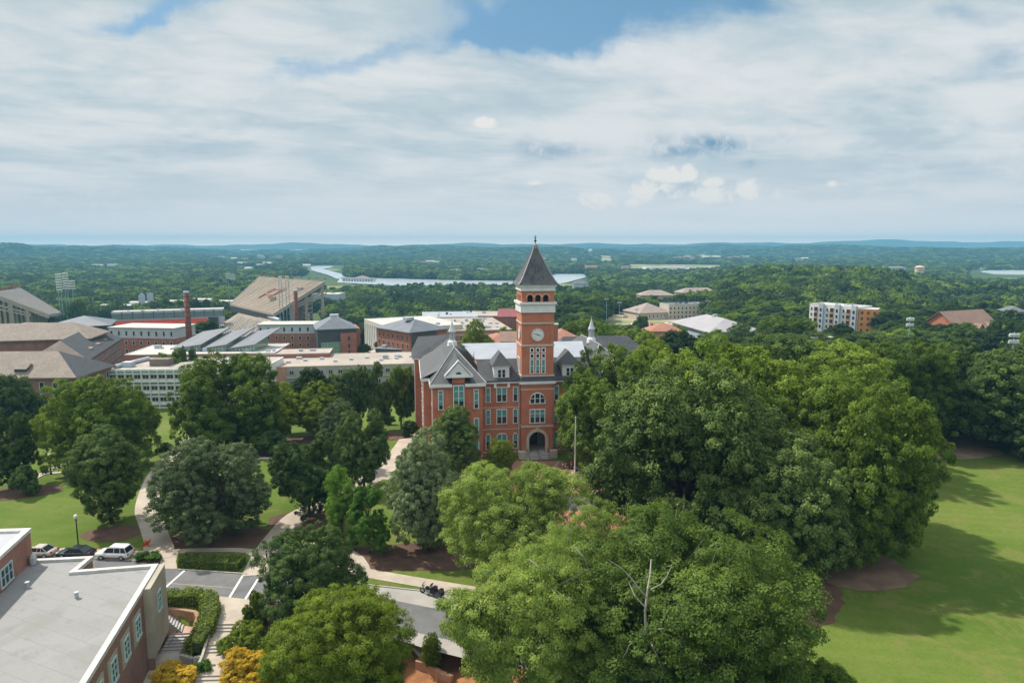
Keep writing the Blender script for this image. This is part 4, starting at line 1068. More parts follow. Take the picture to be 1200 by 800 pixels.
# ================================================================== the hall
HR = R(8.5); HALL = thing('brick_hall', 'red brick hall with slate roofs and a tall clock tower, centre of the photo', 'building', (5.06, 132.8, 0), HR)
H = HALL
w = MB()
w.box(-11, -3.2, 1.6, 33, -7, 15.0); w.box(3.2, 11, 1.6, 33, -7, 15.0); w.box(-3.2, 3.2, 6.4, 33, -7, 15.0)
for s in (-1, 1):
    w.box(*(sorted((s*20.7, s*11.001))), -.6, 33, -7, 15.0)
    w.box(*(sorted((s*22.3, s*20.701))), 6, 30, -7, 15.0)
    w.box(*(sorted((s*16.9, s*14.5))), -.95, -.601, -3, 17.05)      # centre bay breaking the eaves
    for x in (17.3, 13.75): w.box(*(sorted((s*x, s*(x-.35)))), -.78, -.602, -3, 14.9)
w.box(-24.0, -16, 30.01, 40, -9, 15.5); w.box(11, 36, 33.01, 46, -9, 13.5)
w.build('wall', BRICK, H)
# stone string courses, plinth
b = MB()
for z, hh in ((9.95,.28),(5.5,.28),(.75,.5)):
    b.box(-10.99, -3.21, 1.52, 1.599, z, z+hh*.6); b.box(3.21, 10.99, 1.52, 1.599, z, z+hh*.6)
    for s in (-1, 1): b.box(*(sorted((s*20.75, s*11.0))), -.68, -.601, z, z+hh*.6) if z < 1 else None
b.box(-20.75, -20.701, -.6, 6, .75, 1.1)
b.build('plinth', CREAM, H)
# eaves cornice
c = MB()
def cornice(x0, x1, y0, y1, z0, z1, e):   # ring boxes on the front, left and right
    c.box(x0-e, x1+e, y0-e, y0, z0, z1); c.box(x0-e, x0, y0, y1, z0, z1); c.box(x1, x1+e, y0, y1, z0, z1)
c.box(-11, -3.25, 1.05, 1.6, 15.0, 15.55); c.box(3.25, 11, 1.05, 1.6, 15.0, 15.55)
for s in (-1, 1):
    c.box(*(sorted((s*21.3, s*16.95))), -1.2, -.6, 15.0, 15.6); c.box(*(sorted((s*14.45, s*10.4))), -1.2, -.6, 15.0, 15.6)
    c.box(*(sorted((s*21.3, s*20.7))), -.599, 6, 15.0, 15.6); c.box(*(sorted((s*22.9, s*21.31))), 5.4, 30, 15.0, 15.6); c.box(*(sorted((s*11., s*10.4))), -.599, 1.04, 15.0, 15.6)
for k in range(-11, 12, 2):
    pass
for x in (-8.3, -5.6, 8.3, 5.6): c.box(x-.25, x+.25, 1.2, 1.599, 14.1, 14.98)
c.box(-24.4, -16, 29.5, 30., 15.5, 16.0)
c.build('cornice', WHITE, H)
# roofs
r = MB()
for x0, x1 in ((-11.5, -3.21), (3.21, 11.5)):
    r.slab([(x0, 1.0, 15.6), (x1, 1.0, 15.6), (x1, 6.5, 19.0), (x0, 6.5, 19.0)], .3)
r.slab([(-3.21, 6.42, 18.9), (3.21, 6.42, 18.9), (3.21, 6.6, 19.0), (-3.21, 6.6, 19.0)], .3)
r.slab([(-11.5, 33.6, 15.6), (-11.5, 29.5, 19.0), (11.5, 29.5, 19.0), (11.5, 33.6, 15.6)], .3)
for s in (-1, 1):
    X = lambda q: s*q
    ap, ae = (X(15.7), 11.5, 20.9), (X(15.7), 27.5, 20.9)
    o_, i_ = X(21.2), X(10.3)
    f1, f2, b1, b2 = (o_, -1.1, 15.62), (i_, -1.1, 15.62), (o_, 33.8, 15.62), (i_, 33.8, 15.62)
    r.add([f1, f2, b2, b1, ap, ae], [(0,1,4),(1,2,5,4),(2,3,5),(3,0,4,5),(3,2,1,0)] if s > 0 else [(1,0,4),(2,1,4,5),(3,2,5),(0,3,5,4),(0,1,2,3)])
    r.add([(X(22.8), 5.4, 15.62), (X(22.8), 30.6, 15.62), (X(17.5), 27, 19.1), (X(17.5), 10.2, 19.1), (X(19.2), 4.6, 17.4)], [(0,1,2,3),(0,3,4)])
    # pediment roof over the centre bay
    r.add([(X(18.3), -1.5, 16.95), (X(15.7), -1.5, 20.15), (X(13.1), -1.5, 16.95), (X(15.7), 9.5, 20.15), (X(18.3), 2.0, 16.95), (X(13.1), 2.0, 16.95)], [(0,1,3,4), (1,2,5,3), (0,4,5,2)])
# rear blocks
r.add([(-24.6,29.3,15.95),(-15.5,29.3,15.95),(-15.5,40.6,15.95),(-24.6,40.6,15.95),(-22.9,35,20.2),(-15.5,35,20.6)], [(0,1,5,4),(2,3,4,5),(3,0,4),(3,2,1,0),(1,2,5)])
r.add([(10,32.5,13.9),(36.8,32.5,13.9),(36.8,46.6,13.9),(10,46.6,13.9),(14,39.5,18.9),(31,39.5,18.9)], [(0,1,5,4),(1,2,5),(2,3,4,5),(3,0,4),(3,2,1,0)])
r.build('roof', SLATE, H)
# pale ridge and hip strips
rs_ = MB()
for s in (-1, 1):
    for p, q in (((s*21.2,-1.1,15.68),(s*15.7,11.5,20.96)), ((s*10.3,-1.1,15.68),(s*15.7,11.5,20.96)), ((s*15.7,11.5,20.96),(s*15.7,27.5,20.96)), ((s*22.8,5.4,15.68),(s*19.2,4.6,17.46))):
        rs_.tube(p, q, .10, .10, 5)
rs_.build('ridge_cap', mat('pale_ridge_lead', (.38,.38,.38), .6), H)
m = MB(); m.slab([(-11.6, 6.5, 19.06), (-3.21, 6.5, 19.06), (3.21, 6.5, 19.06), (11.6, 6.5, 19.06), (13.6, 18, 20.75), (-13.6, 18, 20.75)], .3)
m.slab([(13.6, 18, 20.75), (11.6, 29.5, 19.06), (-11.6, 29.5, 19.06), (-13.6, 18, 20.75)][::-1][::-1], .3)
m.build('upper_roof', MEMBR, H)
m = MB()
for x, c_ in ((-12.0, 7.3), (12.3, 7.8)): m.tube((x, c_, 19.2), (x+.1, c_, 20.6), .10, .03, 6)
m.build('roof_finial', REDB, H)
# pediments
for s in (-1, 1):
    m = MB(); m.extr_y([(s*15.7-2.5*1, 17.06), (s*15.7+2.5, 17.06), (s*15.7, 19.9)], -1.35, -.62)
    m.extr_y([(s*15.7-2.75, 16.9), (s*15.7+2.75, 16.9), (s*15.7+2.75, 17.2), (s*15.7-2.75, 17.2)], -1.55, -.625)
    for t_ in (-1, 1): m.extr_y([(s*15.7+t_*2.75, 17.0), (s*15.7, 20.05), (s*15.7, 20.35), (s*15.7+t_*2.75, 17.35)][::(-1 if t_ > 0 else 1)], -1.57, -.9)
    pd_ = m.build('pediment', WHITE, H)
    v = MB(); N = 8; v.extr_y([(s*15.7+.55*math.cos(math.pi*k/N), 17.55+.4*math.sin(math.pi*k/N)) for k in range(N+1)], -1.38, -1.351); v.build('vent', BLACK, pd_)
# dormers
def dormer(x, z0=15.3, y=1.75, root=H):
    d = MB(); d.box(x-1.55, x+1.55, y, y+4.2, z0, 18.35); d.box(x-1.75, x+1.75, y-.2, y+.3, 18.2, 18.5)
    o = d.build('dormer', WHITE, root)
    hr = MB(); E = 2.0; zz = 18.52
    hr.add([(x-E, y-.5, zz), (x+E, y-.5, zz), (x+E, y+5.0, zz), (x-E, y+5.0, zz), (x, y+1.7, zz+2.5), (x, y+4.6, zz+2.5)], [(0,1,4),(1,2,5,4),(2,3,5),(3,0,4,5),(3,2,1,0)])
    hr.build('dormer_roof', SLATE, o)
    for q in (-.42, .42):
        window(o, (x+q, y, 16.1), 0, .7, 1.6, 1, (.5,), 0., bar=.06)
    return o
dormer(-6.95); dormer(6.95)
# turrets on the wing ridges
for s in (-1, 1):
    t_ = MB(); x, y = s*15.7, 18.; t_.lathe(x, y, [(1.15,20.3),(1.0,21.2),(.62,21.6),(.58,21.65)], 8); o = t_.build('turret', WHITE, H)
    q = MB(); q.lathe(x, y, [(.5,21.6),(.5,23.3)], 8); q.build('louvre', PALEPANEL, o)
    q = MB()
    for k in range(8):
        a = 2*math.pi*(k+.5)/8; q.tube((x+.58*math.cos(a), y+.58*math.sin(a), 21.6), (x+.58*math.cos(a), y+.58*math.sin(a), 23.3), .08, .08, 5)
    q.lathe(x, y, [(.78,23.3),(.82,23.5),(.55,24.1),(.08,25.6),(.02,26.3)], 8); q.build('spire', mat('pale_lead', (.5,.52,.53), .5), o)
# windows on the hall
rnd = random.Random(4)
def bl(): return rnd.choice([.45, .95, .95, .5, .7])
for s in (-1, 1):
    for x, wd, cl in ((9.7,.95,1),(6.95,2.1,2),(4.2,.95,1)):
        window(H, (s*x, 1.6, 11.25), 0, wd, 2.9, cl, (.5,), bl())
        window(H, (s*x, 1.6, 6.75), 0, wd, 2.9, cl, (.5,), bl())
        window(H, (s*x, 1.6, 1.6), 0, wd, 3.1, cl, (.5,), bl(), arch=.45)
    for q in (-1, 1):
        xx = s*15.7+q*3.45
        window(H, (xx, -.6, 10.6), 0, .95, 3.75, 1, (.42, .8), .8)
        window(H, (xx, -.6, 5.5), 0, .95, 3.1, 1, (.5,), .95)
        window(H, (xx, -.6, 1.2), 0, .95, 3.0, 1, (.5,), .95, arch=.4)
    window(H, (s*15.7, -.95, 10.9), 0, 2.1, 4.4, 2, (.42,.74), .72)
    window(H, (s*15.7, -.95, 5.5), 0, 2.1, 3.1, 2, (.5,), .95)
    window(H, (s*15.7, -.95, 1.2), 0, 2.1, 3.0, 2, (.5,), .95, arch=.4)
for y in (2.5, 4.5):
    for z in (10.8, 6., 1.4): window(H, (-20.7, y, z), -math.pi/2, .9, 3.0, 1, (.5,), .5)
for y in (9, 14, 19, 24, 28):
    for z in (10.8, 6., 1.4): window(H, (-22.3, y, z), -math.pi/2, 1.2, 3.0, 2, (.5,), .5)
# drainpipes
for x, y in ((-20.85, -.35), (-22.45, 6.3), (-23.9, 29.85), (-3.5, 1.5), (3.5, 1.5)):
    MB().box(x-.07, x+.07, y-.07, y+.07, -.5, 15.).build('drainpipe', WHITE, H)
# --- tower
T = MB()
T.archwall(-3.2, 3.2, 0, 7.0, [(0, 1.62, 3.55)], 0, .55)
T.box(-3.2, -2.6, .551, 6.4, 0, 7); T.box(2.6, 3.2, .551, 6.4, 0, 7)
T.box(-3.2, 3.2, 0, 6.4, 7.001, 15.0); T.box(-3.1, 3.1, .1, 6.3, 15.001, 29.1)
for sx in (-1, 1):
    for y in (0.02, 5.58): T.box(*(sorted((sx*3.2, sx*2.45))), y, y+.8, 16.0, 28.9)
T.box(-2.44, 2.44, .0, .09, 27.2, 28.9); T.box(-2.44, 2.44, .0, .09, 16.0, 22.4); T.box(-3.2, -3.11, .83, 5.57, 27.2, 28.9); T.box(-3.2, -3.11, .83, 5.57, 16.0, 22.4)
ops = [(-1.55,.52,32.0),(0,.52,32.0),(1.55,.52,32.0)]; ops2 = [(1.65,.52,32.0),(3.2,.52,32.0),(4.75,.52,32.0)]
T.archwall(-3.2, 3.2, 31.15, 33.3, ops, 0, .45); T.archwall(-3.2, 3.2, 31.15, 33.3, ops, 5.95, 6.4)
T.archwall(.451, 5.949, 31.15, 33.3, ops2, -3.2, -2.75, flip=True); T.archwall(.451, 5.949, 31.15, 33.3, ops2, 2.75, 3.2, flip=True)
T.build('tower', BRICK, H)
MB().box(-2.3, 2.3, .9, 5.5, 31.15, 33.28).build('belfry_shade_core', mat('belfry_shade', (.035,.028,.025), .9), H)  # near-black box stands in for the shade inside the belfry arches
st = MB()
for z, e, hh in ((14.75,.12,.3),(22.45,.12,.4),(26.85,.12,.32),(6.15,.1,.4),(16.45,.16,.32),(13.75,.08,.22)):
    sb_ = MB(); sb_.box(-3.2-e, 3.2+e, -e, 0, z, z+hh); sb_.box(-3.2-e, -3.2, 0, 6.4, z, z+hh); sb_.box(3.2, 3.2+e, 0, 6.4, z, z+hh); sb_.build('stone_band', CREAM, H)
# belfry arch hoods
for cx in (-1.55, 0, 1.55):
    N = 10
    for k in range(N):
        a0, a1 = math.pi*k/N, math.pi*(k+1)/N
        st.extr_y([(cx+r_*math.cos(a), 32.0+r_*math.sin(a)) for r_, a in ((.66,a0),(.82,a0),(.82,a1),(.66,a1))], -.08, -.001)
st.build('arch_hood', CREAM, H); st = MB()
for k in range(14):
    a0, a1 = math.pi*k/14, math.pi*(k+1)/14
    st.extr_y([(r_*math.cos(a), 3.55+r_*math.sin(a)) for r_, a in ((1.64,a0),(2.25,a0),(2.25,a1),(1.64,a1))], -.14, -.001)
for s in (-1, 1): st.box(*(sorted((s*1.64, s*2.25))), -.14, -.001, 0, 3.55)
st.box(-.28, .28, -.25, -.141, 5.3, 6.15)
st.build('arch_surround', CREAM, H)
for s in (-1, 1): MB().box(*(sorted((s*2.45, s*3.9))), -1.3, -.15, -.3, 1.5).build('stair_pier', CREAM, H)
cn = MB()
def ring(z0, z1, e):
    cn.box(-3.2-e, 3.2+e, -e, 6.4+e, z0, z1)
for rs3 in (((29.1, 30.7, .22), (30.7, 31.14, .5)), ((33.31, 34.1, .2), (34.101, 34.55, .42)), ((15.0, 15.55, .45),)):
    cn = MB()
    for q in rs3: ring(*q)
    cn.build('cornice', WHITE, H)
sk = MB(); e0, e1 = .5, -.08
sk.add([(-3.2-e0,-e0,15.56),(3.2+e0,-e0,15.56),(3.2+e0,6.4+e0,15.56),(-3.2-e0,6.4+e0,15.56),(-3.2-e1,-e1,16.4),(3.2+e1,-e1,16.4),(3.2+e1,6.4+e1,16.4),(-3.2-e1,6.4+e1,16.4)],
       [(0,1,5,4),(1,2,6,5),(2,3,7,6),(3,0,4,7),(3,2,1,0)])
sk.build('skirt_roof', mat('dark_slate', (.05,.055,.065), .6), H)
s_ = MB(); prof = [(3.95,34.56),(3.45,35.15),(2.95,36.0),(1.85,38.3),(.85,40.5),(.38,41.7),(.30,42.2)]
for (a, z0), (b_, z1) in zip(prof[:-1], prof[1:]):
    s_.add([(x*a, 3.2+y*a, z0) for x, y in ((-1,-1),(1,-1),(1,1),(-1,1))]+[(x*b_, 3.2+y*b_, z1) for x, y in ((-1,-1),(1,-1),(1,1),(-1,1))], [(0,1,5,4),(1,2,6,5),(2,3,7,6),(3,0,4,7)])
s_.add([(x*3.95, 3.2+y*3.95, 34.56) for x, y in ((-1,-1),(-1,1),(1,1),(1,-1))], [(0,1,2,3)])
sp_ = s_.build('spire', SPIRE, H)
hp = MB()
for sx, sy in ((-1,-1),(1,-1),(1,1),(-1,1)):
    for (a, z0), (b_, z1) in zip(prof[:-1], prof[1:]): hp.tube((sx*a, 3.2+sy*a, z0), (sx*b_, 3.2+sy*b_, z1), .11, .11, 5)
hp.lathe(0, 3.2, [(.5,41.3),(.42,42.2),(.2,42.4)], 8); hp.build('hip_cap', mat('pale_grey_lead', (.30,.30,.30), .55), sp_)
fn = MB(); fn.lathe(0, 3.2, [(.12,42.2),(.09,42.75),(.26,42.9),(.26,43.05),(.08,43.2),(.07,43.4),(.18,43.5),(.18,43.62),(.05,43.7),(.02,44.2)], 8); fn.box(-.3, .3, 3.17, 3.23, 43.8, 43.86); fn.build('finial', BLACK, sp_)
# clocks
def clock(loc, rot):
    d = MB(); N = 32; R_ = 1.2
    d.extr_y([(R_*math.cos(2*math.pi*k/N), R_*math.sin(2*math.pi*k/N)) for k in range(N)], -.12, 0); o = d.build('clock_face', WHITE, H, False, loc, rot)
    rm = MB()
    for k in range(N):
        a0, a1 = 2*math.pi*k/N, 2*math.pi*(k+1)/N
        rm.extr_y([(q*math.cos(a), q*math.sin(a)) for q, a in ((R_-.02,a0),(R_+.1,a0),(R_+.1,a1),(R_-.02,a1))], -.17, -.002)
    rm.build('rim', CREAM, o)
    h_ = MB()
    def hand(deg, ln, wd, back=.25):
        a = R(90-deg); dx, dz = math.cos(a), math.sin(a); nx, nz = -dz*wd, dx*wd
        h_.extr_y([(-dx*back-nx, -dz*back-nz), (-dx*back+nx, -dz*back+nz), (dx*ln+nx*.4, dz*ln+nz*.4), (dx*ln-nx*.4, dz*ln-nz*.4)][::-1], -.16, -.13)
    hand(288, .95, .07); hand(114, .68, .09)
    h_.build('clock_hands', BLACK, o)
    tk = MB()
    for k in range(12):
        a = math.pi*k/6; p = Vector((math.cos(a), math.sin(a))); n = Vector((-p.y, p.x))*.035
        pts = [p*.88+n, p*.88-n, p*1.08-n, p*1.08+n]; tk.extr_y([(q.x, q.y) for q in pts][::-1], -.135, -.121)
    tk.build('hour_marks', BLACK, o)
clock((0, .1, 24.75), 0); clock((-3.1, 3.2, 24.75), -math.pi/2); clock((3.1, 3.2, 24.75), math.pi/2)
for i, x in enumerate((-1.15, 0, 1.15)):
    window(H, (x, .0, 17.15), 0, .82, 2.75, 1, (.5,), .9, bar=.13); window(H, (x, .0, 20.25), 0, .78, .75, 1, (), 0, bar=.13); window(H, (x, .0, 21.4), 0, .78, .75, 1, (), 0, bar=.13)
for y in (2.1, 3.2, 4.3): window(H, (-3.2, y, 17.15), -math.pi/2, .7, 2.75, 1, (.5,), .9, bar=.12)
window(H, (0, 0, 11.05), 0, 3.1, 2.1, 3, (.45,), 0, arch=1.5, bar=.14)
window(H, (0, 0, 7.1), 0, 3.1, 2.7, 3, (.68,), .62, bar=.13)
# porch inside the arch
p_ = MB(); p_.box(-2.59, 2.59, 6.0, 6.3, 0, 7.0); p_.build('porch_wall', mat('porch_plaster', (.35,.32,.3), .9), H)
MB().box(-1.1, 1.1, 5.85, 5.99, .9, 3.6).build('door', mat('dark_wood_door', (.05,.03,.02), .6), H)
fl = MB(); fl.box(-2.59, 2.59, -.01, 5.99, -1, .9); fl.build('porch_floor', CONC, H)
stp = MB()
for k in range(6): stp.box(-2.44, 2.44, -.02-.42*(k+1), -.02-.42*k, -1, .75-.15*k)
stp.build('entrance_steps', CONC, H)
rl = MB()
for x in (-2.0, 0, 2.0): rl.tube((x, -.1, 1.75), (x, -2.5, .85), .04); rl.tube((x, -2.5, 0), (x, -2.5, .85), .04); rl.tube((x, -.1, .8), (x, -.1, 1.75), .04)
rl.build('handrail', BLACK, H)

# ================================================================== foreground building
def corner(px, py, z): return G(px, py, z)
FB = thing('brick_building', 'flat-roofed brick and stone building at the bottom left, seen from above', 'building', G(140, 740, 0))
o0 = FB.location
def rel(v): return (v[0]-o0.x, v[1]-o0.y)
ZR_ = 6.7
c1 = G(184,661,ZR_); c2 = G(88,668.5,ZR_); c3 = G(108,652,ZR_); c4 = G(36,655.5,ZR_); c6 = G(99,800,ZR_)
dv = (c6-c1); far = c1+dv*1.6; c5 = G(-150,662,ZR_); c7 = G(-330,1050,ZR_)
pl = [rel(c1), rel(c2), rel(c3), rel(c4), rel(c5), rel(c5+dv*1.6), rel(far)]
MB().prism(pl, -4.5, ZR_-.35).build('wall', BRICK_B, FB)
def inset(poly, t):
    out = []; n = len(poly); ar = sum(poly[i][0]*poly[(i+1)%n][1]-poly[(i+1)%n][0]*poly[i][1] for i in range(n)); s = 1 if ar > 0 else -1
    for i in range(n):
        a, b, c_ = Vector(poly[i-1]), Vector(poly[i]), Vector(poly[(i+1)%n]); d0 = (b-a).normalized(); d1 = (c_-b).normalized()
        n0 = Vector((-d0.y, d0.x))*s; n1 = Vector((-d1.y, d1.x))*s; m_ = (n0+n1).normalized(); k = t/max(.3, m_.dot(n0)); out.append(tuple(b+m_*k))
    return out
ins = inset(pl, .42); MB().prism(ins, ZR_-.349, ZR_-.25).build('roof', FLATR, FB)
out_ = inset(pl, -.12); cpg = MB(); n = len(pl)
for i in range(n):
    j = (i+1) % n; q = [out_[i], out_[j], ins[j], ins[i]]; cpg.prism(q, ZR_-.346, ZR_+.06)
cpg.build('parapet', mat('white_coping', (.58,.57,.54), .7, (.46,.45,.42), .5, fine=4.), FB)
# right wall: stone end bay, brick wall with paired windows in stone surrounds
d = dv.normalized(); nrm = Vector((-d.y, d.x, 0)); nrm = nrm if nrm.x > 0 else -nrm
rz = math.atan2(nrm.y, nrm.x)+math.pi/2
def onwall(s, out=0., z=0.): p = c1+d*s+nrm*out; return (p.x-o0.x, p.y-o0.y, z)
def wallbox(mb, s0, s1, out0, out1, z0, z1, mi=0):
    mb.prism([onwall(s0, out0)[:2], onwall(s1, out0)[:2], onwall(s1, out1)[:2], onwall(s0, out1)[:2]], z0, z1, mi)
pb = MB(); wallbox(pb, -.15, 5.6, .01, .75, -1.2, ZR_-.1); pb.build('stone_bay', LIME, FB)
pb = MB(); wallbox(pb, -.1, .35, .0, .6, -4.5, -1.21); wallbox(pb, 5.2, 5.6, .0, .6, -4.5, -1.21); pb.build('bay_pier', BRICK_B, FB)
window(FB, onwall(2.9, .75, 2.9), rz, 1.3, 2.1, 2, (.33,.66), 0., frame=mat('pale_teal_frame', (.45,.6,.6), .6), bar=.09)
TF = MATS['pale_teal_frame']
for k, s in enumerate((8.2, 11.8, 15.4, 19., 22.6, 26.2)):
    sb = MB(); wallbox(sb, s-1.25, s+1.25, .005, .1, 2.3, 5.3); sb.build('stone_surround', LIME, FB)
    for z in (2.9,):
        window(FB, onwall(s, .1, z), rz, 1.5, 2.0, 2, (.33,.66), 0., frame=TF, bar=.09)
sb = MB(); wallbox(sb, 5.7, 60, .006, .16, -4.5, -2.6); sb.build('plinth', mat('rubble_stone', (.36,.29,.22), .9, (.27,.21,.16), 1.2, fine=3.), FB)
vv = MB()
for px, py in ((90,700),(32,688)): 
    g = G(px, py, ZR_-.25); vv.lathe(g.x-o0.x, g.y-o0.y, [(.18,ZR_-.25),(.18,ZR_+.25),(.26,ZR_+.3),(.26,ZR_+.38)], 8)
vv.build('roof_vent', STEEL, FB)
# taller wing
Zw = 10.2
TW = thing('brick_wing', 'taller red-brown brick wing with white coping at the left edge, above the flat roof', 'building', G(20, 640, 0))
o1 = TW.location
k1 = G(35,619.5,Zw); k1b = k1.copy(); dirw = (G(-120,760,Zw)-k1).normalized(); k2 = k1+dirw*40; k0 = G(-260,628,Zw)
pw = [tuple((v-o1)[:2]) for v in (k1, k0, k0+dirw*40, k2)]
MB().prism(pw, -1, Zw-.3).build('wall', brick_mat('wing_brick', (.26,.10,.07), (.32,.125,.085), (.36,.25,.2), .25, .09), TW)
ins = inset(pw, .6); MB().prism(ins, Zw-.299, Zw-.2).build('roof', mat('grey_wing_roof', (.40,.40,.42), .8, (.34,.34,.36), .2), TW)
out_ = inset(pw, -.12); cp_ = MB()
for i in range(4): j = (i+1) % 4; cp_.prism([out_[i], out_[j], ins[j], ins[i]], Zw-.297, Zw+.08)
cp_.build('parapet', MATS['white_coping'], TW)
nw = Vector((-dirw.y, dirw.x, 0)); nw = nw if nw.x > 0 else -nw; rw = math.atan2(nw.y, nw.x)+math.pi/2
for s, wd in ((6.2, 2.6), (12.2, 2.6), (18., 2.6)):
    p = k1+dirw*s+nw*.0-o1; window(TW, (p.x, p.y, ZR_+.15), rw, wd, 1.9, 3, (.5,), 0., frame=TF, bar=.09)
pl_ = k1+dirw*1.2+nw*.5-o1; MB().lathe(pl_.x, pl_.y, [(.35,ZR_-.2),(.4,ZR_+.6),(.3,ZR_+.9),(.1,ZR_+1.0)], 8).build('roof_cowl', STEEL, TW)

# stairwell beside the building
SW = mat('stair_concrete', (.40,.38,.37), .9, (.33,.31,.30), .5, fine=5.)
g = MB(); a, b = G(200,742,-1.6), G(224,741,-1.6)
e = down(g, a, b, -1.6, 7, .15, .40, Vector((-.1,-1,0)))
g2 = MB(); 
for k in range(6):
    s = k*.42; p0 = G(213,741,-1.6)+Vector((-s*.9, s*.45, 0)); q0 = G(219,722,-1.6)+Vector((-s*.9, s*.45, 0)); st_ = Vector((-.42*.9, .42*.45, 0))
    g2.prism([p0[:2], q0[:2], (q0+st_*1.02)[:2], (p0+st_*1.02)[:2]], -5, -1.6+.15*(k+1))
tag(g.build('stairs', SW), 'lower flight of concrete stairs between the stone building and the hooked hedge', 'stairs')
tag(g2.build('stairs', SW), 'upper diagonal flight of concrete stairs under the stone retaining wall', 'stairs')
tag(MB().prism([p[:2] for p in (G(200,742,-1.6), G(224,741,-1.6), G(238,726,-1.6), G(221,718,-1.6), G(213,741,-1.6))], -5, -1.6).build('landing', mat('pink_landing', (.46,.30,.23), .9, (.38,.25,.19), .5)), kind='structure')
tag(MB().prism([p[:2] for p in (e[0], e[1], G(232,790,-2.6), G(200,830,-2.6), G(120,850,-2.6), G(160,800,-2.6))], -5, -2.52).build('path', CONC), kind='structure')
rw_ = MB(); wl = [G(190,711,.0), G(212,713,.0), G(229,716,.0), G(232,722,-.1), G(226,738,-.4), G(222,756,-.9)]
for a, b in zip(wl[:-1], wl[1:]):
    dd = (b-a).normalized(); n_ = Vector((-dd.y, dd.x, 0))*.22; rw_.slab([a-n_, b-n_, b+n_, a+n_], 3.2)
tag(rw_.build('retaining_wall', mat('stone_wall', (.40,.24,.14), .9, (.29,.17,.10), .8, fine=3.)), 'curved brownish stone retaining wall above the stairwell', 'wall')
cw = MB(); wl = [G(212,766,-1.0), G(226,770,-1.0), G(238,767,-1.0)]
for a, b in zip(wl[:-1], wl[1:]):
    dd = (b-a).normalized(); n_ = Vector((-dd.y, dd.x, 0))*.2; cw.slab([a-n_, b-n_, b+n_, a+n_], 2.4)
tag(cw.build('retaining_wall', CONC), 'short pale concrete retaining wall under the lower end of the hooked hedge', 'wall')
hr_ = MB()
a, b = G(212,742,-1.6), e[0]*.5+e[1]*.5
hr_.tube(a+Vector((0,0,.9)), Vector(b)+Vector((0,0,-.1+.1)), .03); hr_.tube(a, a+Vector((0,0,.9)), .03)
tag(hr_.build('handrail', BLACK), 'black handrail down the middle of the lower stairs', 'handrail')

# ================================================================== cars and small things
def car(loc, rot, body, label, kind='suv'):
    L, W = (4.65, 1.86); c = thing('parked_car', label, 'car', loc, rot, 'cars parked along the kerb')
    suv = kind == 'suv'; zr = 1.66 if suv else 1.42; zb = .95 if suv else .86
    m = MB(); prof = [(-2.3,.35),(-2.33,.62),(-2.25,zb-.08),(-1.9,zb+.0),(-.9,zb+.03),(1.6,zb+.05),(2.2,zb+(.05 if suv else .0)),(2.3,.6),(2.28,.34)]
    n = len(prof); secs = [(-.93,.93),(-.84,.97),(0,1.),(.84,.97),(.93,.93)]
    for j, (yy, k) in enumerate(secs): m.v += [(x*(.985 if abs(yy) > .9 else 1), yy, .35+(z-.35)*k) for x, z in prof]
    for j in range(4):
        for i in range(n): m.f.append((j*n+i, j*n+(i+1)%n, (j+1)*n+(i+1)%n, (j+1)*n+i)); m.m.append(0)
    m.f += [tuple(range(n-1,-1,-1)), tuple(range(4*n, 5*n))]; m.m += [0, 0]
    m.build('body', body, c, True)
    x0, x1 = (-1.25, 2.15) if suv else (-1.2, 1.75); r0, r1 = (-.55, 1.75) if suv else (-.35, .95)
    g_ = MB(); g_.add([(x0,-.84,zb),(x1,-.84,zb),(x1,.84,zb),(x0,.84,zb),(r0,-.66,zr-.04),(r1,-.66,zr-.04),(r1,.66,zr-.04),(r0,.66,zr-.04)], [(0,1,5,4),(1,2,6,5),(2,3,7,6),(3,0,4,7),(4,5,6,7)])
    g_.build('windows', GLASS, c)
    rf = MB(); rf.add([(r0-.03,-.68,zr-.05),(r1+.05,-.68,zr-.05),(r1+.05,.68,zr-.05),(r0-.03,.68,zr-.05),(r0+.1,-.6,zr+.03),(r1-.05,-.6,zr+.03),(r1-.05,.6,zr+.03),(r0+.1,.6,zr+.03)], [(0,1,5,4),(1,2,6,5),(2,3,7,6),(3,0,4,7),(4,5,6,7),(3,2,1,0)])
    for s in (-1, 1):
        for (a_, b_) in (((x0,s*.85,zb),(r0,s*.67,zr-.03)), ((x1,s*.85,zb),(r1,s*.67,zr-.03)), ((.35,s*.85,zb),(.35,s*.675,zr-.03)), ((1.25 if suv else .9,s*.85,zb),(1.2 if suv else .8,s*.675,zr-.03))): rf.tube(a_, b_, .045, .045, 5)
        if suv: rf.box(r0+.2, r1-.1, *(sorted((s*.6, s*.64))), zr+.03, zr+.09)
    rf.build('roof', body, c)
    for x in (-1.42, 1.42):
        for s in (-1, 1):
            w_ = MB(); w_.tube((x, s*.98, .34), (x, s*.74, .34), .34, .34, 18); wo = w_.build('wheel', RUBBER, c)
            q = MB(); q.tube((x, s*.99, .34), (x, s*.9, .34), .22, .22, 12); q.build('rim', STEEL, wo)
    for s in (-1, 1):
        MB().box(-2.35, -2.2, *(sorted((s*.5, s*.85))), .62, .78).build('headlight', MATS['white_paint'], c)
        MB().box(2.2, 2.33, *(sorted((s*.6, s*.86))), .72, .95).build('tail_light', REDB, c)
        MB().box(-1.0, -.82, *(sorted((s*.93, s*1.08))), .95, 1.08).build('mirror', body, c)
    MB().box(-2.36, -2.25, -.8, .8, .36, .5).build('bumper', BLACK, c)
    return c
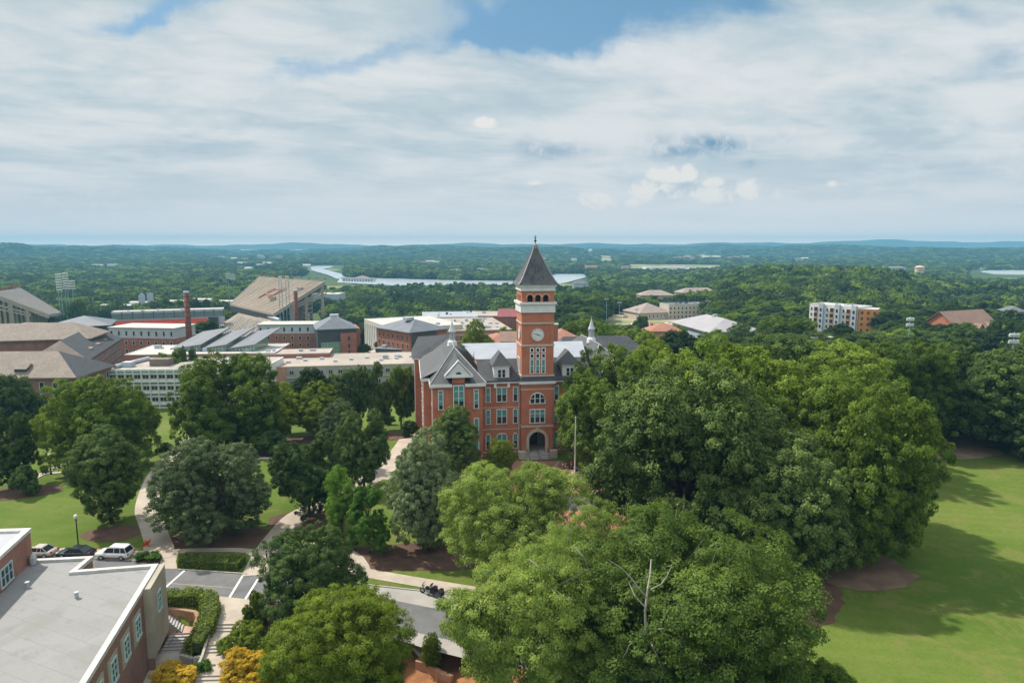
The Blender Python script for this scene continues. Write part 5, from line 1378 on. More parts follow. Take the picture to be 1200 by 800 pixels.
CW = mat('white_car_paint', (.72,.72,.71), .25, (.70,.70,.70), .5, spec=.6); CB = mat('black_car_paint', (.015,.022,.024), .2, (.012,.018,.02), .5, spec=.6); CS = mat('champagne_car_paint', (.46,.40,.34), .3, (.44,.38,.32), .5, spec=.6)
car(G(135.5,652.5), R(-4), CW, 'white sport utility car, rightmost of the parked row')
car(G(90,651.5), R(-3), CB, 'black low car parked between the white car and the beige saloon', 'sedan')
car(G(46,650.5), R(-2.5), CS, 'beige saloon car partly hidden by the brick wing', 'sedan')

def globe_lamp(p, label, h=4.0):
    o = thing('street_lamp', label, 'street lamp', p); m = MB(); m.lathe(0, 0, [(.22,0),(.2,.3),(.09,.5),(.07,h-.4),(.12,h-.3),(.13,h-.15)], 10); m.build('post', BLACK, o, True)
    q = MB(); q.lathe(0, 0, [(.08,h-.15),(.26,h+.05),(.3,h+.25),(.22,h+.45),(.06,h+.55)], 12); q.build('globe', mat('frosted_globe', (.75,.73,.6), .4), o, True)
globe_lamp(G(92,641), 'black lamp post with pale globe beside the parked black car', 4.3)
globe_lamp(ghit(60,556), 'black lamp post with pale globe on the far left lawn', 3.6)
for i, (px, py) in enumerate([(302,651),(312.5,653),(322.5,655.5)]):
    o = thing('bollard', ['left bollard on the path beyond the crossing', 'middle bollard on the path beyond the crossing', 'right bollard on the path beyond the crossing'][i], 'bollard', G(px, py), 0, 'bollards on the path')
    MB().lathe(0, 0, [(.11,0),(.10,.85),(.13,.88),(.13,.95),(.05,1.05)], 10).build('post', mat('brown_post', (.05,.035,.03), .7), o); MB().lathe(0, 0, [(.115,.7),(.115,.78)], 10).build('band', STEEL, o)
# orange road-work sign folded on the pavement
o = thing('folded_sign', 'crumpled bright orange roll-up sign lying at the corner of the lawn', 'sign', G(172,640)); OR = mat('orange_fabric', (.85,.16,.02), .7, (.75,.13,.015), 2.)
MB().slab([(-.75,-.1,.15),(-.1,-.35,.75),(.75,.0,1.15),(.2,.35,.35)], .05).slab([(-.7,.05,.1),(-.25,.3,.8),(.3,.35,.5),(.0,-.1,.1)], .05).build('sheet', OR, o)
MB().tube((-.6,0,0),(.6,.1,1.0),.03).tube((.5,-.2,0),(-.3,.1,.9),.03).build('frame', BLACK, o)
# motorcycle
def motorcycle(loc, rot, label, paint):
    o = thing('motorcycle', label, 'motorcycle', loc, rot)
    for x in (-.85, .8):
        w_ = MB(); N = 18
        for k in range(N):
            a0, a1 = 2*math.pi*k/N, 2*math.pi*(k+1)/N; w_.tube((x+.30*math.cos(a0), 0, .36+.30*math.sin(a0)), (x+.30*math.cos(a1), 0, .36+.30*math.sin(a1)), .075, .075, 6)
        wo = w_.build('wheel', RUBBER, o); r_ = MB(); r_.tube((x,-.06,.36),(x,.06,.36),.09,.09,8)
        for k in range(6): a = math.pi*k/3; r_.tube((x,0,.36),(x+.26*math.cos(a),0,.36+.26*math.sin(a)),.015)
        r_.build('rim', STEEL, wo)
    MB().box(-.35,.3,-.2,.2,.3,.68).tube((-.1,-.32,.5),(-.1,.32,.5),.16,.16,8).build('engine', STEEL, o)
    MB().lathe(-.15, 0, [(.1,.7),(.25,.8),(.24,.95),(.08,1.04)], 10).build('tank', paint, o, True)
    MB().box(.05,.55,-.17,.17,.74,.86).box(.5,.9,-.16,.16,.78,.98).build('seat', BLACK, o)
    MB().box(.55,1.15,-.42,-.2,.42,.8).box(.55,1.15,.2,.42,.42,.8).box(.8,1.2,-.25,.25,.88,1.25).build('luggage_case', paint, o)
    MB().tube((-.85,.06,.36),(-.55,.08,1.05),.035).tube((-.85,-.06,.36),(-.55,-.08,1.05),.035).tube((-.5,-.42,1.12),(-.5,.42,1.12),.025).build('fork', STEEL, o)
    MB().slab([(-.8,-.3,1.05),(-.8,.3,1.05),(-.55,.22,1.5),(-.55,-.22,1.5)], .03).build('windscreen', GLASS, o)
    MB().tube((-.86,0,.95),(-.72,0,.95),.13,.13,10).build('headlight', WHITE, o)
    MB().tube((.1,.25,.28),(1.2,.3,.3),.05).tube((.1,-.25,.28),(1.2,-.3,.3),.05).build('exhaust', STEEL, o)
    MB().tube((0,-.1,.3),(.1,-.35,.02),.025).build('stand', BLACK, o)
motorcycle(G(502,696), R(-25), 'dark purple touring motorcycle, left one of the pair parked on the road', mat('purple_paint', (.02,.012,.03), .3))
motorcycle(G(510.5,698), R(-40), 'black touring motorcycle, right one of the pair parked on the road', CB)
motorcycle(G(664,549,.1), R(20), 'red motorcycle parked beside the tower entrance steps', REDB)
motorcycle(G(674,550,.1), R(-15), 'black and red motorcycle nearer the flagpole', mat('dark_red_paint', (.2,.015,.01), .3))
# flagpole
fp = G(673.5,574,.1); o = thing('flagpole', 'tall pale flagpole with limp flag in front of the hall', 'flagpole', fp)
ph = P(673.5,490,fp.y).z-fp.z
MB().lathe(0, 0, [(.35,0),(.35,.25),(.16,.35),(.13,ph*.5),(.08,ph-.1),(.03,ph)], 12).build('pole', mat('pale_pole', (.5,.5,.46), .5), o, True)
MB().lathe(0, 0, [(.02,ph),(.16,ph+.12),(.16,ph+.2),(.02,ph+.32)], 10).build('finial', STEEL, o, True)
fm = [mat('flag_red', (.45,.04,.05), .8), mat('flag_white', (.6,.6,.58), .8), mat('flag_blue', (.03,.05,.2), .8)]
fg = MB(); 
for i in range(9):
    zt_ = 3.9-i*.26
    for j in range(5):
        x0, x1 = .14+j*.14, .14+(j+1)*.14; yy = [0, .1, -.07, .09, -.05, .02]
        fg.slab([(x0, yy[j]-.02, zt_-.05*j), (x1, yy[j+1]-.02, zt_-.05*(j+1)), (x1, yy[j+1]+.02, zt_-.05*(j+1)), (x0, yy[j]+.02, zt_-.05*j)], .26, 2 if (i < 4 and j < 3) else (i % 2))
fg.build('flag', fm, o)
# planter wall
wl = [G(668,556,.1), G(683,563,.1), G(703,558,.1)]; pw_ = MB()
for a, b in zip(wl[:-1], wl[1:]):
    dd = (b-a).normalized(); n_ = Vector((-dd.y, dd.x, 0))*.22; pw_.slab([a-n_+Vector((0,0,.6)), b-n_+Vector((0,0,.6)), b+n_+Vector((0,0,.6)), a+n_+Vector((0,0,.6))], .7)
tag(pw_.build('planter_wall', CREAM), 'low V-shaped stone planter wall behind the flagpole', 'wall')

# ================================================================== campus buildings
# white office block
A, B, h = AB(127, 214, 308, 216, 433)
o, w_, _ = bldg('office_block', 'white gridded office block with flat roof, half hidden by the tall broad oak', 'building', A, B, h, 23, WHITE, 'flat', mat('stained_flat_roof', (.42,.37,.33), .9, (.30,.27,.245), .12, fine=.8), parapet=.25, trim=WHITE)
nb = 19; gr = MB(); zs = [h-3.7*(k+1) for k in range(4)]
for k in range(nb+1): x = -w_/2+w_*k/nb; gr.box(x-.12, x+.12, -.5, 0, 0, h+.1)
for z in zs: gr.box(-w_/2, w_/2, -.45, -.001, z-.25, z+.1); gr.box(-w_/2, w_/2, -.3, -.001, z+2.35, z+2.65)
gr.build('facade_grid', WHITE, o)
for z in zs:
    for k in range(nb):
        x = -w_/2+w_*(k+.5)/nb; f_, p_2, _b = wdata(w_/nb-.5, 1.2, 2, (), 0., CREAM, GLASS, 0., .08); wo = link('window', f_, o, (x, 0, z+.95)); link('pane', p_2, wo)
rb = MB()
for z in zs: rb.box(-w_/2+.1, w_/2-.1, -.04, -.002, z+2.72, z+3.3)
rb.build('ribbon_window', GLASS_G, o)
MB().box(-w_/2+10, -w_/2+16, 6, 10, h+.1, h+2.4).build('roof_cabin', mat('brown_cabin', (.2,.16,.13), .9), o)
dk = MB(); dk.tube((-w_/2+1, 2, h+.8), (-w_/2+4, 18, h+.8), .7, .7, 8); dk.box(-w_/2+2, -w_/2+5, 4, 7, h+.1, h+1.8); dk.build('roof_duct', PALEPANEL, o)
# low block with pale roof behind, with three skylight roofs
A, B, h = AB(146, 245, 322, 250, 415)
o, w_, _ = bldg('low_block', 'low block with cream flat roof beneath the three slanted skylight roofs', 'building', A, B, h, 24, BRICK_D, 'flat', PALEFLAT, parapet=.3, trim=WHITE)
for i, (l, r_, lb) in enumerate([(203,238,'left slanted grey skylight roof with glazed front'), (236,268,'middle slanted grey skylight roof with glazed front'), (267,301,'right slanted grey skylight roof with glazed front')]):
    a, b = P(l, 400, 254), P(r_, 400, 254); zb_ = A.z+h+.2; q = thing('skylight_roof', lb, 'roof', (a.x, 254, zb_), 0, 'three slanted skylight roofs'); ww = b.x-a.x
    MB().slab([(-1,-.8,1.0),(ww-.6,-.8,2.6),(ww+4.0,16,7.2),(ww*.35,16,5.4)], .4).build('roof_slab', GREYMETAL, q)
    MB().extr_y([(0,0),(ww-1.2,0),(ww-1.2,2.05),(0,.6)], 0, .2).extr_x([(0.2,0),(15,0),(15,5.6),(.2,2.0)], ww-1.4, ww-1.2).build('glazing', GLASS_G, q)
    mu = MB()
    for k in range(8): x = (ww-1.2)*k/7; mu.box(x-.06, x+.06, -.08, 0, 0, .6+1.4*k/7)
    mu.build('mullions', WHITE, q)
# long low building in the middle
A, B, h = AB(313, 230, 494, 238, 428.5)
o, w_, _ = bldg('long_building', 'long low building with tan flat roof and white panels left of the hall', 'building', A, B, h, 27, mat('off_white_panel', (.34,.325,.295), .8, (.28,.265,.245), .3), 'flat', TANFLAT, parapet=.3, trim=CREAM,
    wins=[('f', [h-2.6, h-6.3], 14, 1.5, 1.4, dict(frame=PALEPANEL, bar=.08, cols=2, rail=(), m0=8, m1=2))])
MB().box(-w_/2-.01, -w_/2+6.2, -.35, -.01, -1, h+.2).build('brick_end', BRICK_O, o)
sl_ = MB()
for z in (h-3.7, h-7.4): sl_.box(-w_/2+6.3, w_/2, -.5, -.01, z-.2, z+.25)
sl_.build('floor_slab', CONC, o)
rv = MB()
for k in range(9): x = -w_/2+5+k*5.4; rv.box(x, x+1.2, 8+(k%3)*3, 9.4+(k%3)*3, h+.1, h+.8)
rv.build('roof_vent', PALEPANEL, o)
A, B, h2 = AB(300, 248, 386, 252, 415); bldg('low_block', 'small lower block with tan roof behind the long low building', 'building', A, B, h2, 12, BRICK_D, 'flat', TANFLAT, parapet=.3)
# brick halls with pale top storeys
def two_tone(l, Yl, r_, Yr, top, d, label, cols, sidecols=0):
    A, B, h = AB(l, Yl, r_, Yr, top); hb = h-4.6
    o, w_, _ = bldg('dormitory', label, 'building', A, B, hb, d, BRICK_D, 'flat', PALEFLAT, parapet=.05, wins=[('f', [hb-3.0-3.5*k for k in range(3)], cols, 1.25, 1.7, WK)]+([('r', [hb-3.0-3.5*k for k in range(3)], sidecols, 1.25, 1.7, WK)] if sidecols else []))
    MB().box(-w_/2+.5, w_/2-.5, .5, d-.5, hb+.13, h-.3).build('top_storey', PALEPANEL, o)
    MB().box(-w_/2+.1, w_/2-.1, .1, d-.1, h-.299, h+.05).build('roof_edge', PALEFLAT, o)
    for k in range(cols): window(o, (-w_/2+w_*(k+.5)/cols, .5, hb+1.0), 0, 1.0, 2.0, frame=PALEPANEL, rail=(), bar=.07)
    return o
two_tone(125, 300, 204, 296, 384, 17, 'brick dormitory with pale grey top floor, left of the tall chimney', 9, 4)
two_tone(300, 338, 374, 340, 380, 15, 'brick dormitory with pale grey top floor, left of the grey hip-roofed block', 8, 0)
# hip roofed block in the middle
A, B, h = AB(372, 322, 417, 328, 386)
o, w_, _ = bldg('hip_roof_block', 'dark grey and brick block with grey hip roof and green curtain wall', 'building', A, B, h, 24, DARKPANEL, 'hip', GREYMETAL, rise=5.2, eave=.9)
MB().box(w_*.08, w_/2+.01, -1.2, -.01, -1, h-1.8).build('brick_front', BRICK_D, o); MB().box(w_/2+.01, w_/2+2.4, 3, 23, -1, h-.2).build('brick_side', BRICK_D, o)
for z in (h-5.4, h-8.9, h-12.4): window(o, (w_*.30, -1.2, z), 0, .8, 2.0, frame=DARKPANEL, rail=(), bar=.07)
MB().box(-w_*.42, w_*.07, -.4, -.01, .5, h-6.).build('curtain_wall', GLASS_G, o)
mu = MB()
for k in range(7): x = -w_*.42+w_*.49*k/6; mu.box(x-.07, x+.07, -.5, -.401, .5, h-6)
for k in range(6): z = .5+(h-6.5)*k/5; mu.box(-w_*.42, w_*.07, -.49, -.402, z-.06, z+.06)
mu.build('mullions', STEEL, o); MB().box(-2, 2, 9, 13, h+5.2, h+6.3).build('roof_plant', PALEPANEL, o)
rd = MB(); 
for sx, sy in ((-1,0),(1,0)): rd.tube((sx*(w_/2+.9), -.9, h+.42), (0, w_/2+.2, h+5.6), .14, .14, 5)
rd.build('ridge_cap', PALEPANEL, o)
# chimneys
def chimney(px, top, Y, r_, label):
    a = P(px, top, Y); z0 = tzf(a.x, a.y)-1; o = thing('chimney', label, 'chimney', (a.x, a.y, z0), 0, 'brick chimneys'); hh = a.z-z0
    MB().lathe(0, 0, [(r_*1.25,0),(r_,hh-.8)], 18).build('stack', brick_mat('chimney_brick', (.13,.048,.036), (.17,.06,.045), (.2,.14,.11), .5, .3), o, True)
    MB().lathe(0, 0, [(r_*1.08,hh-.8),(r_*1.12,hh-.2),(r_*1.0,hh)], 18).build('cap', PALEPANEL, o)
    b_ = MB()
    for k in range(14): z = hh*(.15+.06*k); b_.lathe(0, 0, [(r_*1.25-(r_*.25)*(z/hh)+.05, z), (r_*1.25-(r_*.25)*(z/hh)+.05, z+.25)], 18)
    b_.build('band', mat('chimney_band', (.11,.042,.032), .9), o)
chimney(218, 341, 289, 1.1, 'tall brick chimney at the end of the left dormitory')
chimney(346, 339.5, 400, 1.15, 'brick chimney rising before the right grandstand')
# beige gymnasium
A, B, h = AB(427, 425, 461, 375, 376); A.z = B.z = min(A.z, B.z)
a, b = P(427, 374.5, 425), P(461, 385, 375); zt = (a.z+b.z)/2; z0 = -19.; A = Vector((a.x, a.y, z0)); B = Vector((b.x, b.y, z0)); h = zt-z0
o, w_, _ = bldg('gymnasium', 'long beige building with pilasters and pale flat roof', 'building', A, B, h, 42, CREAM, 'flat', PALEFLAT, parapet=.4, trim=WHITE)
pi_ = MB()
for k in range(15): x = -w_/2+w_*(k+.5)/15; pi_.box(x-.5, x+.5, -.5, -.01, 0, h-1.5)
pi_.build('pilaster', WHITE, o)
A, B, h = AB(461, 372, 491, 374, 388); bldg('brick_annex', 'orange-brown brick annex in front of the beige gymnasium', 'building', A, B, h, 26, BRICK_O, 'flat', PALEFLAT, parapet=.4, trim=WHITE)
# second hip roofed block
A, B, h = AB(480, 292, 524, 306, 388)
o, w_, _ = bldg('hip_roof_block', 'brick block with grey hip roof just left of the hall', 'building', A, B, h, 26, BRICK_D, 'hip', GREYMETAL, rise=4.2, eave=.9,
    wins=[('l', [h-3.2-3.6*k for k in range(3)], 7, 1.2, 1.7, dict(frame=BRICK_O, bar=.1, rail=()))])
MB().box(-w_/2+1, w_*.18, -.25, -.01, -1, h-.3).build('dark_bay', DARKPANEL, o); MB().box(w_*.2, w_/2+.5, -1.5, -.01, -1, h-1.8).build('brick_front', BRICK_D, o)
window(o, (w_*.36, -1.5, h-6), 0, .8, 2.6, frame=DARKPANEL, rail=(), bar=.07)
MB().box(-w_*.35, w_*.1, -1.0, -.26, h-7.6, h-6.6).build('glass_balcony', GLASS_G, o); MB().box(-4, 0, 11, 14, h+4.1, h+5.4).build('roof_plant', PALEPANEL, o)
# shops/courtyard low pieces left of it
A, B, h = AB(440, 300, 476, 296, 409); bldg('low_block', 'low grey flat-roofed block in the court before the beige gymnasium', 'building', A, B, h, 10, DARKPANEL, 'flat', GREYMETAL, parapet=.2)
A, B, h = AB(424, 285, 446, 285, 417); bldg('low_block', 'small pale-roofed block right of the curtain-walled block', 'building', A, B, h, 8, PALEPANEL, 'flat', PALEFLAT, parapet=.2)
strip('campus_court', [tuple(P(p, 400, y)[:2]) for p, y in ((425, 440), (440, 400), (452, 350), (470, 320))], 16, WALK, .3)
# flat tan complex behind the hall
A, B, h = AB(528, 385, 600, 392, 387.5)
o, w_, _ = bldg('library_complex', 'wide tan flat-roofed brick complex behind the hall, left of the tower', 'building', A, B, h, 70, BRICK_D, 'flat', TANFLAT, parapet=.5, trim=CREAM, wins=[('f', [h-4.5, h-8.5], 9, 1.6, 1.8, WCR)])
bn = MB(); bn.box(-w_/2, w_/2, -.12, -.01, h-2.2, h-1.7); bn.box(-w_/2, w_/2, -.12, -.01, h-6, h-5.5); bn.build('stone_band', CREAM, o)
rv = MB(); rr = random.Random(3)
for k in range(14): x, y = rr.uniform(-w_*.4, w_*.4), rr.uniform(8, 60); rv.box(x, x+rr.uniform(1, 3), y, y+2, h+.1, h+rr.uniform(.8, 1.8))
rv.build('roof_plant', PALEPANEL, o)
A, B, h = AB(495, 455, 560, 460, 372); bldg('library_complex', 'pale-roofed rear part of the tan complex, reaching left', 'building', A, B, h, 40, BRICK_O, 'flat', MEMBR, parapet=.4)
A, B, h = AB(538, 470, 606, 470, 370.5); bldg('hall_building', 'large building with tan roof at the foot of the far trees', 'building', A, B, h, 35, BRICK_D, 'flat', TANFLAT, parapet=.4)
A, B, h = AB(584, 440, 628, 440, 371); bldg('red_roof_building', 'dark red gabled roof left of the tower belfry', 'building', A, B, h, 26, BRICK_D, 'gable', mat('maroon_roof', (.24,.07,.07), .8, (.2,.06,.06), .5), rise=4)
TR = 'terracotta roofed houses behind the hall'
A, B, h = AB(569, 250, 612, 252, 403); bldg('tiled_house', 'terracotta-roofed house seen over the white roof left of the tower', 'building', A, B, h, 16, BRICK_O, 'hip', TERRA, rise=3.2, eave=.6, group=TR)
A, B, h = AB(588, 236, 612, 236, 400); bldg('gabled_house', 'grey-brown roofed brick house tucked against the left of the tower', 'building', A, B, h, 10, BRICK, 'gable', BROWNROOF, rise=3.0)
A, B, h = AB(644, 250, 684, 252, 400); bldg('tiled_house', 'terracotta-roofed house seen right of the tower', 'building', A, B, h, 16, BRICK_O, 'hip', TERRA, rise=3.4, eave=.6, group=TR)
A, B, h = AB(762, 300, 800, 300, 389); bldg('tiled_house', 'small terracotta roof among the trees by the tennis courts', 'building', A, B, h, 12, BRICK_O, 'hip', TERRA, rise=3., eave=.6, group=TR)
a = P(650, 379, 215); z0 = tzf(a.x, a.y); o = thing('brick_stack', 'dark brick stack just right of the clock tower', 'chimney', (a.x, a.y, z0)); MB().box(-1,1,-1,1,0,a.z-z0-.4).build('stack', BRICK_D, o); MB().box(-1.2,1.2,-1.2,1.2,a.z-z0-.4,a.z-z0).build('cap', CREAM, o)

# tan-roofed dormitories at the left
o1_, w_, _ = None, 0, 0
a = P(88, 443, 196); A = Vector((a.x-62, a.y-2, -9)); B = Vector((a.x, a.y, -9)); h = a.z+9
D1, w_, _ = bldg('tan_roof_dormitory', 'brown brick dormitory with wide tan hip roof at the left edge', 'building', A, B, h, 19, BRICK_B, 'hip', TANSH, rise=6.2, eave=1.0, run=11,
    wins=[('f', [h-3.0, h-6.4, h-9.8], 16, 1.4, 1.9, WK), ('r', [h-3.0, h-6.4, h-9.8], 4, 1.4, 1.9, WK)])
re_ = MB(); X0 = w_/2+1.01; re_.add([(X0, -1., h+.39), (X0, 20., h+.39), (X0-11, 9.5, h+6.60)], [(0,1,2)]); re_.build('roof_end', CHARSH, D1)
dm = MB(); dm.box(w_/2-18, w_/2-14.6, 1.2, 5, h+.4, h+2.6); q = dm.build('dormer', DARKPANEL, D1); MB().extr_x([(.8,h+2.6),(5.5,h+2.6),(3.2,h+3.9)], w_/2-18.3, w_/2-14.3).build('dormer_roof', TANSH, q)
a, b = P(101, 419, 222), P(141, 400.5, 275); zt = (a.z+b.z)/2; z0 = -10.
# long wing running away; its visible long wall faces right
A = Vector((a.x, a.y, z0)); B = Vector((b.x, b.y, z0)); h = zt-z0
D2, w_, _ = bldg('charcoal_roof_dormitory', 'long brick dormitory wing with charcoal roof and square roof hatches running back to the left', 'building', A, B, h, 17, BRICK_B, 'hip', CHARSH, rise=6.0, eave=.9, run=7,
    wins=[('f', [h-3.0, h-6.2, h-9.4], 15, 1.2, 1.7, WK)])
hd = MB()
for x in (-w_*.22, -w_*.02, w_*.2): hd.add([(x-2, 1.6, h+1.9), (x+2, 1.6, h+1.9), (x+2, 5.2, h+3.2), (x-2, 5.2, h+3.2)], [(0,1,2,3)]); hd.slab([(x-2, 1.4, h+2.2), (x+2, 1.4, h+2.2), (x+2, 5.4, h+3.4), (x-2, 5.4, h+3.4)], .5)
hd.build('roof_hatch', TANSH, D2)
tri = MB(); X0 = -w_/2-.9; e_ = .9; tri.add([(X0-.01, -e_, h+.40), (X0-.01, 17+e_, h+.40), (X0+7, 8.5, h+6.42)], [(0,2,1)]); tri.build('roof_end', TANSH, D2)
# linking wing with tan roof behind
a, b = P(30, 412, 236), P(104, 400, 246); A = Vector((a.x-40, a.y-4, -10)); B = Vector((b.x, b.y, -10)); bldg('tan_roof_dormitory', 'dormitory with tan roof behind the charcoal-roofed wing', 'building', A, B, P(60, 400, 240).z+10, 20, BRICK_B, 'hip', TANSH, rise=5, eave=1.0, run=9)
a, b = P(92, 440, 200), P(118, 428, 222); A = Vector((a.x, a.y, -9)); B = Vector((b.x, b.y, -9)); D3, w3, _ = bldg('charcoal_roof_dormitory', 'short brick link with charcoal roof between the two dormitories', 'building', A, B, (a.z+b.z)/2+9, 18, BRICK_B, 'hip', CHARSH, rise=4.5, eave=.9, wins=[('f', [a.z+9-3., a.z+9-6.3, a.z+9-9.6], 6, 1.3, 1.8, WK)])
A, B, h = AB(60, 330, 128, 340, 383); bldg('grey_roof_building', 'low grey metal-roofed building behind the dormitories', 'building', A, B, h, 26, DARKPANEL, 'hip', GREYMETAL, rise=4, eave=1.)
A, B, h = AB(-20, 300, 62, 300, 392); bldg('tan_roof_dormitory', 'rear dormitory with tan roof below the left grandstand', 'building', A, B, h, 22, BRICK_B, 'hip', TANSH, rise=3.8, eave=1.)

# ================================================================== stadium
def deck(name, label, q, th, m, cols, gm):
    """q: four corners near-bottom, far-bottom, far-top, near-top of the raked seating"""
    c0 = sum(q, Vector())/4; g0 = tzf(c0.x, c0.y)-1; o = thing(name, label, 'grandstand', (c0.x, c0.y, g0)); L_ = [v-Vector((c0.x, c0.y, g0)) for v in q]
    nb, fb, ft, nt = L_; N = 26; mb = MB(); hw = MB()
    for k in range(N):
        t0, t1 = k/N, (k+1)/N; a, b = nb.lerp(nt, t0), fb.lerp(ft, t0); a1, b1 = nb.lerp(nt, t1), fb.lerp(ft, t1)
        a1 = Vector((a1.x, a1.y, a.z)); b1 = Vector((b1.x, b1.y, b.z)); mb.slab([a, a1, b1, b], th)
    mb.build('seating', m, o)
    for k in range(1, 12):
        t = k/12; a, b = nb.lerp(fb, t)+Vector((0,0,.25)), nt.lerp(ft, t)+Vector((0,0,.25)); hw.tube(a, b, .14, .14, 4)
    hw.build('aisle', CONC, o)
    cm_ = MB(); n = 7
    for i in range(n):
        t = i/(n-1)
        for s in (.35, .62, .95):
            p = nb.lerp(fb, t).lerp(nt.lerp(ft, t), s)
            cm_.box(p.x-1.1, p.x+1.1, p.y-1.1, p.y+1.1, 0, p.z-th)
    cm_.build('support_column', CONC_L, o)
    bm_ = MB()
    for t in (0., 1.): 
        a, b = nb.lerp(fb, t), nt.lerp(ft, t); d_ = (fb-nb).normalized()*(-1 if t == 0 else 1)
        bm_.slab([a+d_*1.2, b+d_*1.2, b, a] if t == 0 else [a, b, b+d_*1.2, a+d_*1.2], th+1.2)
        for s in (.45, .7):
            bm_.tube(nb.lerp(nt, .3).lerp(fb.lerp(ft, .3), t)-Vector((0,0,th+6*s)), nt.lerp(ft, t)-Vector((0,0,th+14*s)), .8, .8, 4)
    bm_.build('edge_beam', CONC_L, o)
    fl_ = MB()
    for k in range(10): p = nt.lerp(ft, k/9); fl_.tube(p, p+Vector((0,0,2.2)), .12, .12, 4); fl_.box(p.x, p.x+1.6, p.y-.05, p.y+.05, p.z+1.2, p.z+2.2)
    fl_.build('flag', REDB, o)
    return o
A_, B_ = P(305, 323, 700), P(380, 329, 600)
C_, D_ = P(320, 367, 557), P(270, 355.5, 650)
DK = deck('grandstand', 'tall tan upper grandstand left of the lake, right one of the stadium', [C_, D_, A_, B_], 2.0, CONC_L, 7, None)
m = MB(); c0 = DK.location
for (t0, s0), (t1, s1) in (((.42,.30),(.50,.62)), ((.50,.62),(.62,.60)), ((.46,.44),(.58,.42)), ((.58,.34),(.66,.66))):
    a = D_.lerp(C_, t0).lerp(A_.lerp(B_, t0), s0)-c0+Vector((0,0,.3)); b = D_.lerp(C_, t1).lerp(A_.lerp(B_, t1), s1)-c0+Vector((0,0,.3)); m.tube(a, b, 1.0, 1.0, 4)
m.build('painted_mark', mat('faded_red_seats', (.42,.20,.15), .8), DK)
m = MB(); q_ = [D_-c0, C_-c0]; dn = Vector((0,0,-1)); m.slab([q_[0]+dn*2.2, q_[1]+dn*2.2, q_[1]+dn*2.2+Vector((4,10,0)), q_[0]+dn*2.2+Vector((4,10,0))], 5.5); m.build('gap_shade', mat('gap_shade_dark', (.03,.032,.036), .9), DK)  # near-black slab stands in for the shaded gap under the deck edge
# solid storeys under its near end
a = P(352, 350, 600); o = thing('stadium_ramp_tower', 'concrete access tower with dark open floors under the right end of the tall grandstand', 'building', (a.x, a.y, -32)); MB().box(-2,2,-2,2,0,38).build('pier', CONC_L, o); MB().box(-26,-22,-2,2,0,30).build('pier', CONC_L, o); f_ = MB()
for k in range(7): f_.box(-24, 6, -1.5, 16, 4*k+2, 4*k+3)
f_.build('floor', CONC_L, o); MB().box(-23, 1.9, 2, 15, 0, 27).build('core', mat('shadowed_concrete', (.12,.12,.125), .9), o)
q = [P(240, 398, 520), P(212, 378, 610), P(283, 362.5, 640), P(327, 378, 560)]
lb_ = [P(305, 404, 505), P(232, 396, 530), P(283, 364, 640), P(328, 376, 545)]
c0 = sum(lb_, Vector())/4; o = thing('grandstand', 'broad tan lower seating bowl below the tall right grandstand', 'grandstand', c0); L_ = [v-c0 for v in lb_]; m = MB(); N = 18
for k in range(N):
    a, b = L_[0].lerp(L_[3], k/N), L_[1].lerp(L_[2], k/N); a1, b1 = L_[0].lerp(L_[3], (k+1)/N), L_[1].lerp(L_[2], (k+1)/N); m.slab([a, Vector((a1.x,a1.y,a.z)), Vector((b1.x,b1.y,b.z)), b], 3.)
m.build('seating', CONC_L, o); rl_ = MB(); rl_.tube(L_[2]+Vector((0,0,1)), L_[3]+Vector((0,0,1)), 1.4, 1.4, 6); rl_.build('back_wall', PALEPANEL, o)
cl = [mat('faded_paint_'+n_, c_, .8) for n_, c_ in (('blue', (.22,.30,.42)), ('yellow', (.5,.4,.2)), ('grey', (.35,.36,.38)))]
st_ = MB()
for k in range(12):
    t = .2+.06*k; a, b = L_[0].lerp(L_[1], t), L_[3].lerp(L_[2], t); st_.tube(a.lerp(b, .15)+Vector((0,0,.3)), a.lerp(b, .8)+Vector((0,0,.9)), .35, .35, 4, k % 3)
st_.build('aisle', cl, o)
deck('grandstand', 'left upper grandstand seen from behind at the left edge', [P(57, 368, 500), P(72, 366, 560), P(24, 337, 600), P(-12, 342, 520)], 2.2, mat('grey_stand_concrete', (.33,.31,.30), .85, (.27,.255,.25), .05, fine=.6), 7, None)
# end stand with orange seats
A, B, h = AB(130, 545, 262, 575, 364); o, w_, _ = bldg('end_stand', 'long low end stand with orange seats and grey-green glazing', 'grandstand', A, B, h, 14, PALEPANEL, 'flat', PALEFLAT, parapet=.4)
MB().box(-w_/2, w_/2, -.4, -.01, h-5.8, h-1.2).build('glazing', mat('grey_green_glass', (.13,.18,.17), .3), o)
m = MB()
for k in range(12): x = -w_/2+w_*k/11; m.box(x-.3, x+.3, -.6, -.401, h-5.8, h)
m.build('post', DARKPANEL, o)
m = MB()
for k in range(7): m.box(-w_/2+2, w_/2-4, -.7-1.3*(k+1), -.7-1.3*k, h-16, h-7.0-.6*k)
m.build('seats', ORANGE, o); MB().box(-w_/2, w_/2, -14, -11.3, 0, h-12.2).build('front_wall', PALEPANEL, o)
a = P(250, 371, 540); o = thing('scoreboard', 'dark square scoreboard box left of the lower bowl', 'scoreboard', (a.x, a.y, -30)); MB().box(-3.6,3.6,-1,1,a.z+22,a.z+30).build('panel', DARKPANEL, o); MB().box(-3,-2.4,-.5,.5,0,a.z+22).box(2.4,3,-.5,.5,0,a.z+22).build('leg', STEEL, o)
MB().box(-3.3,3.3,-1.05,-1.001,a.z+22.4,a.z+29.6).build('screen', mat('dark_screen', (.02,.04,.07), .3), o)
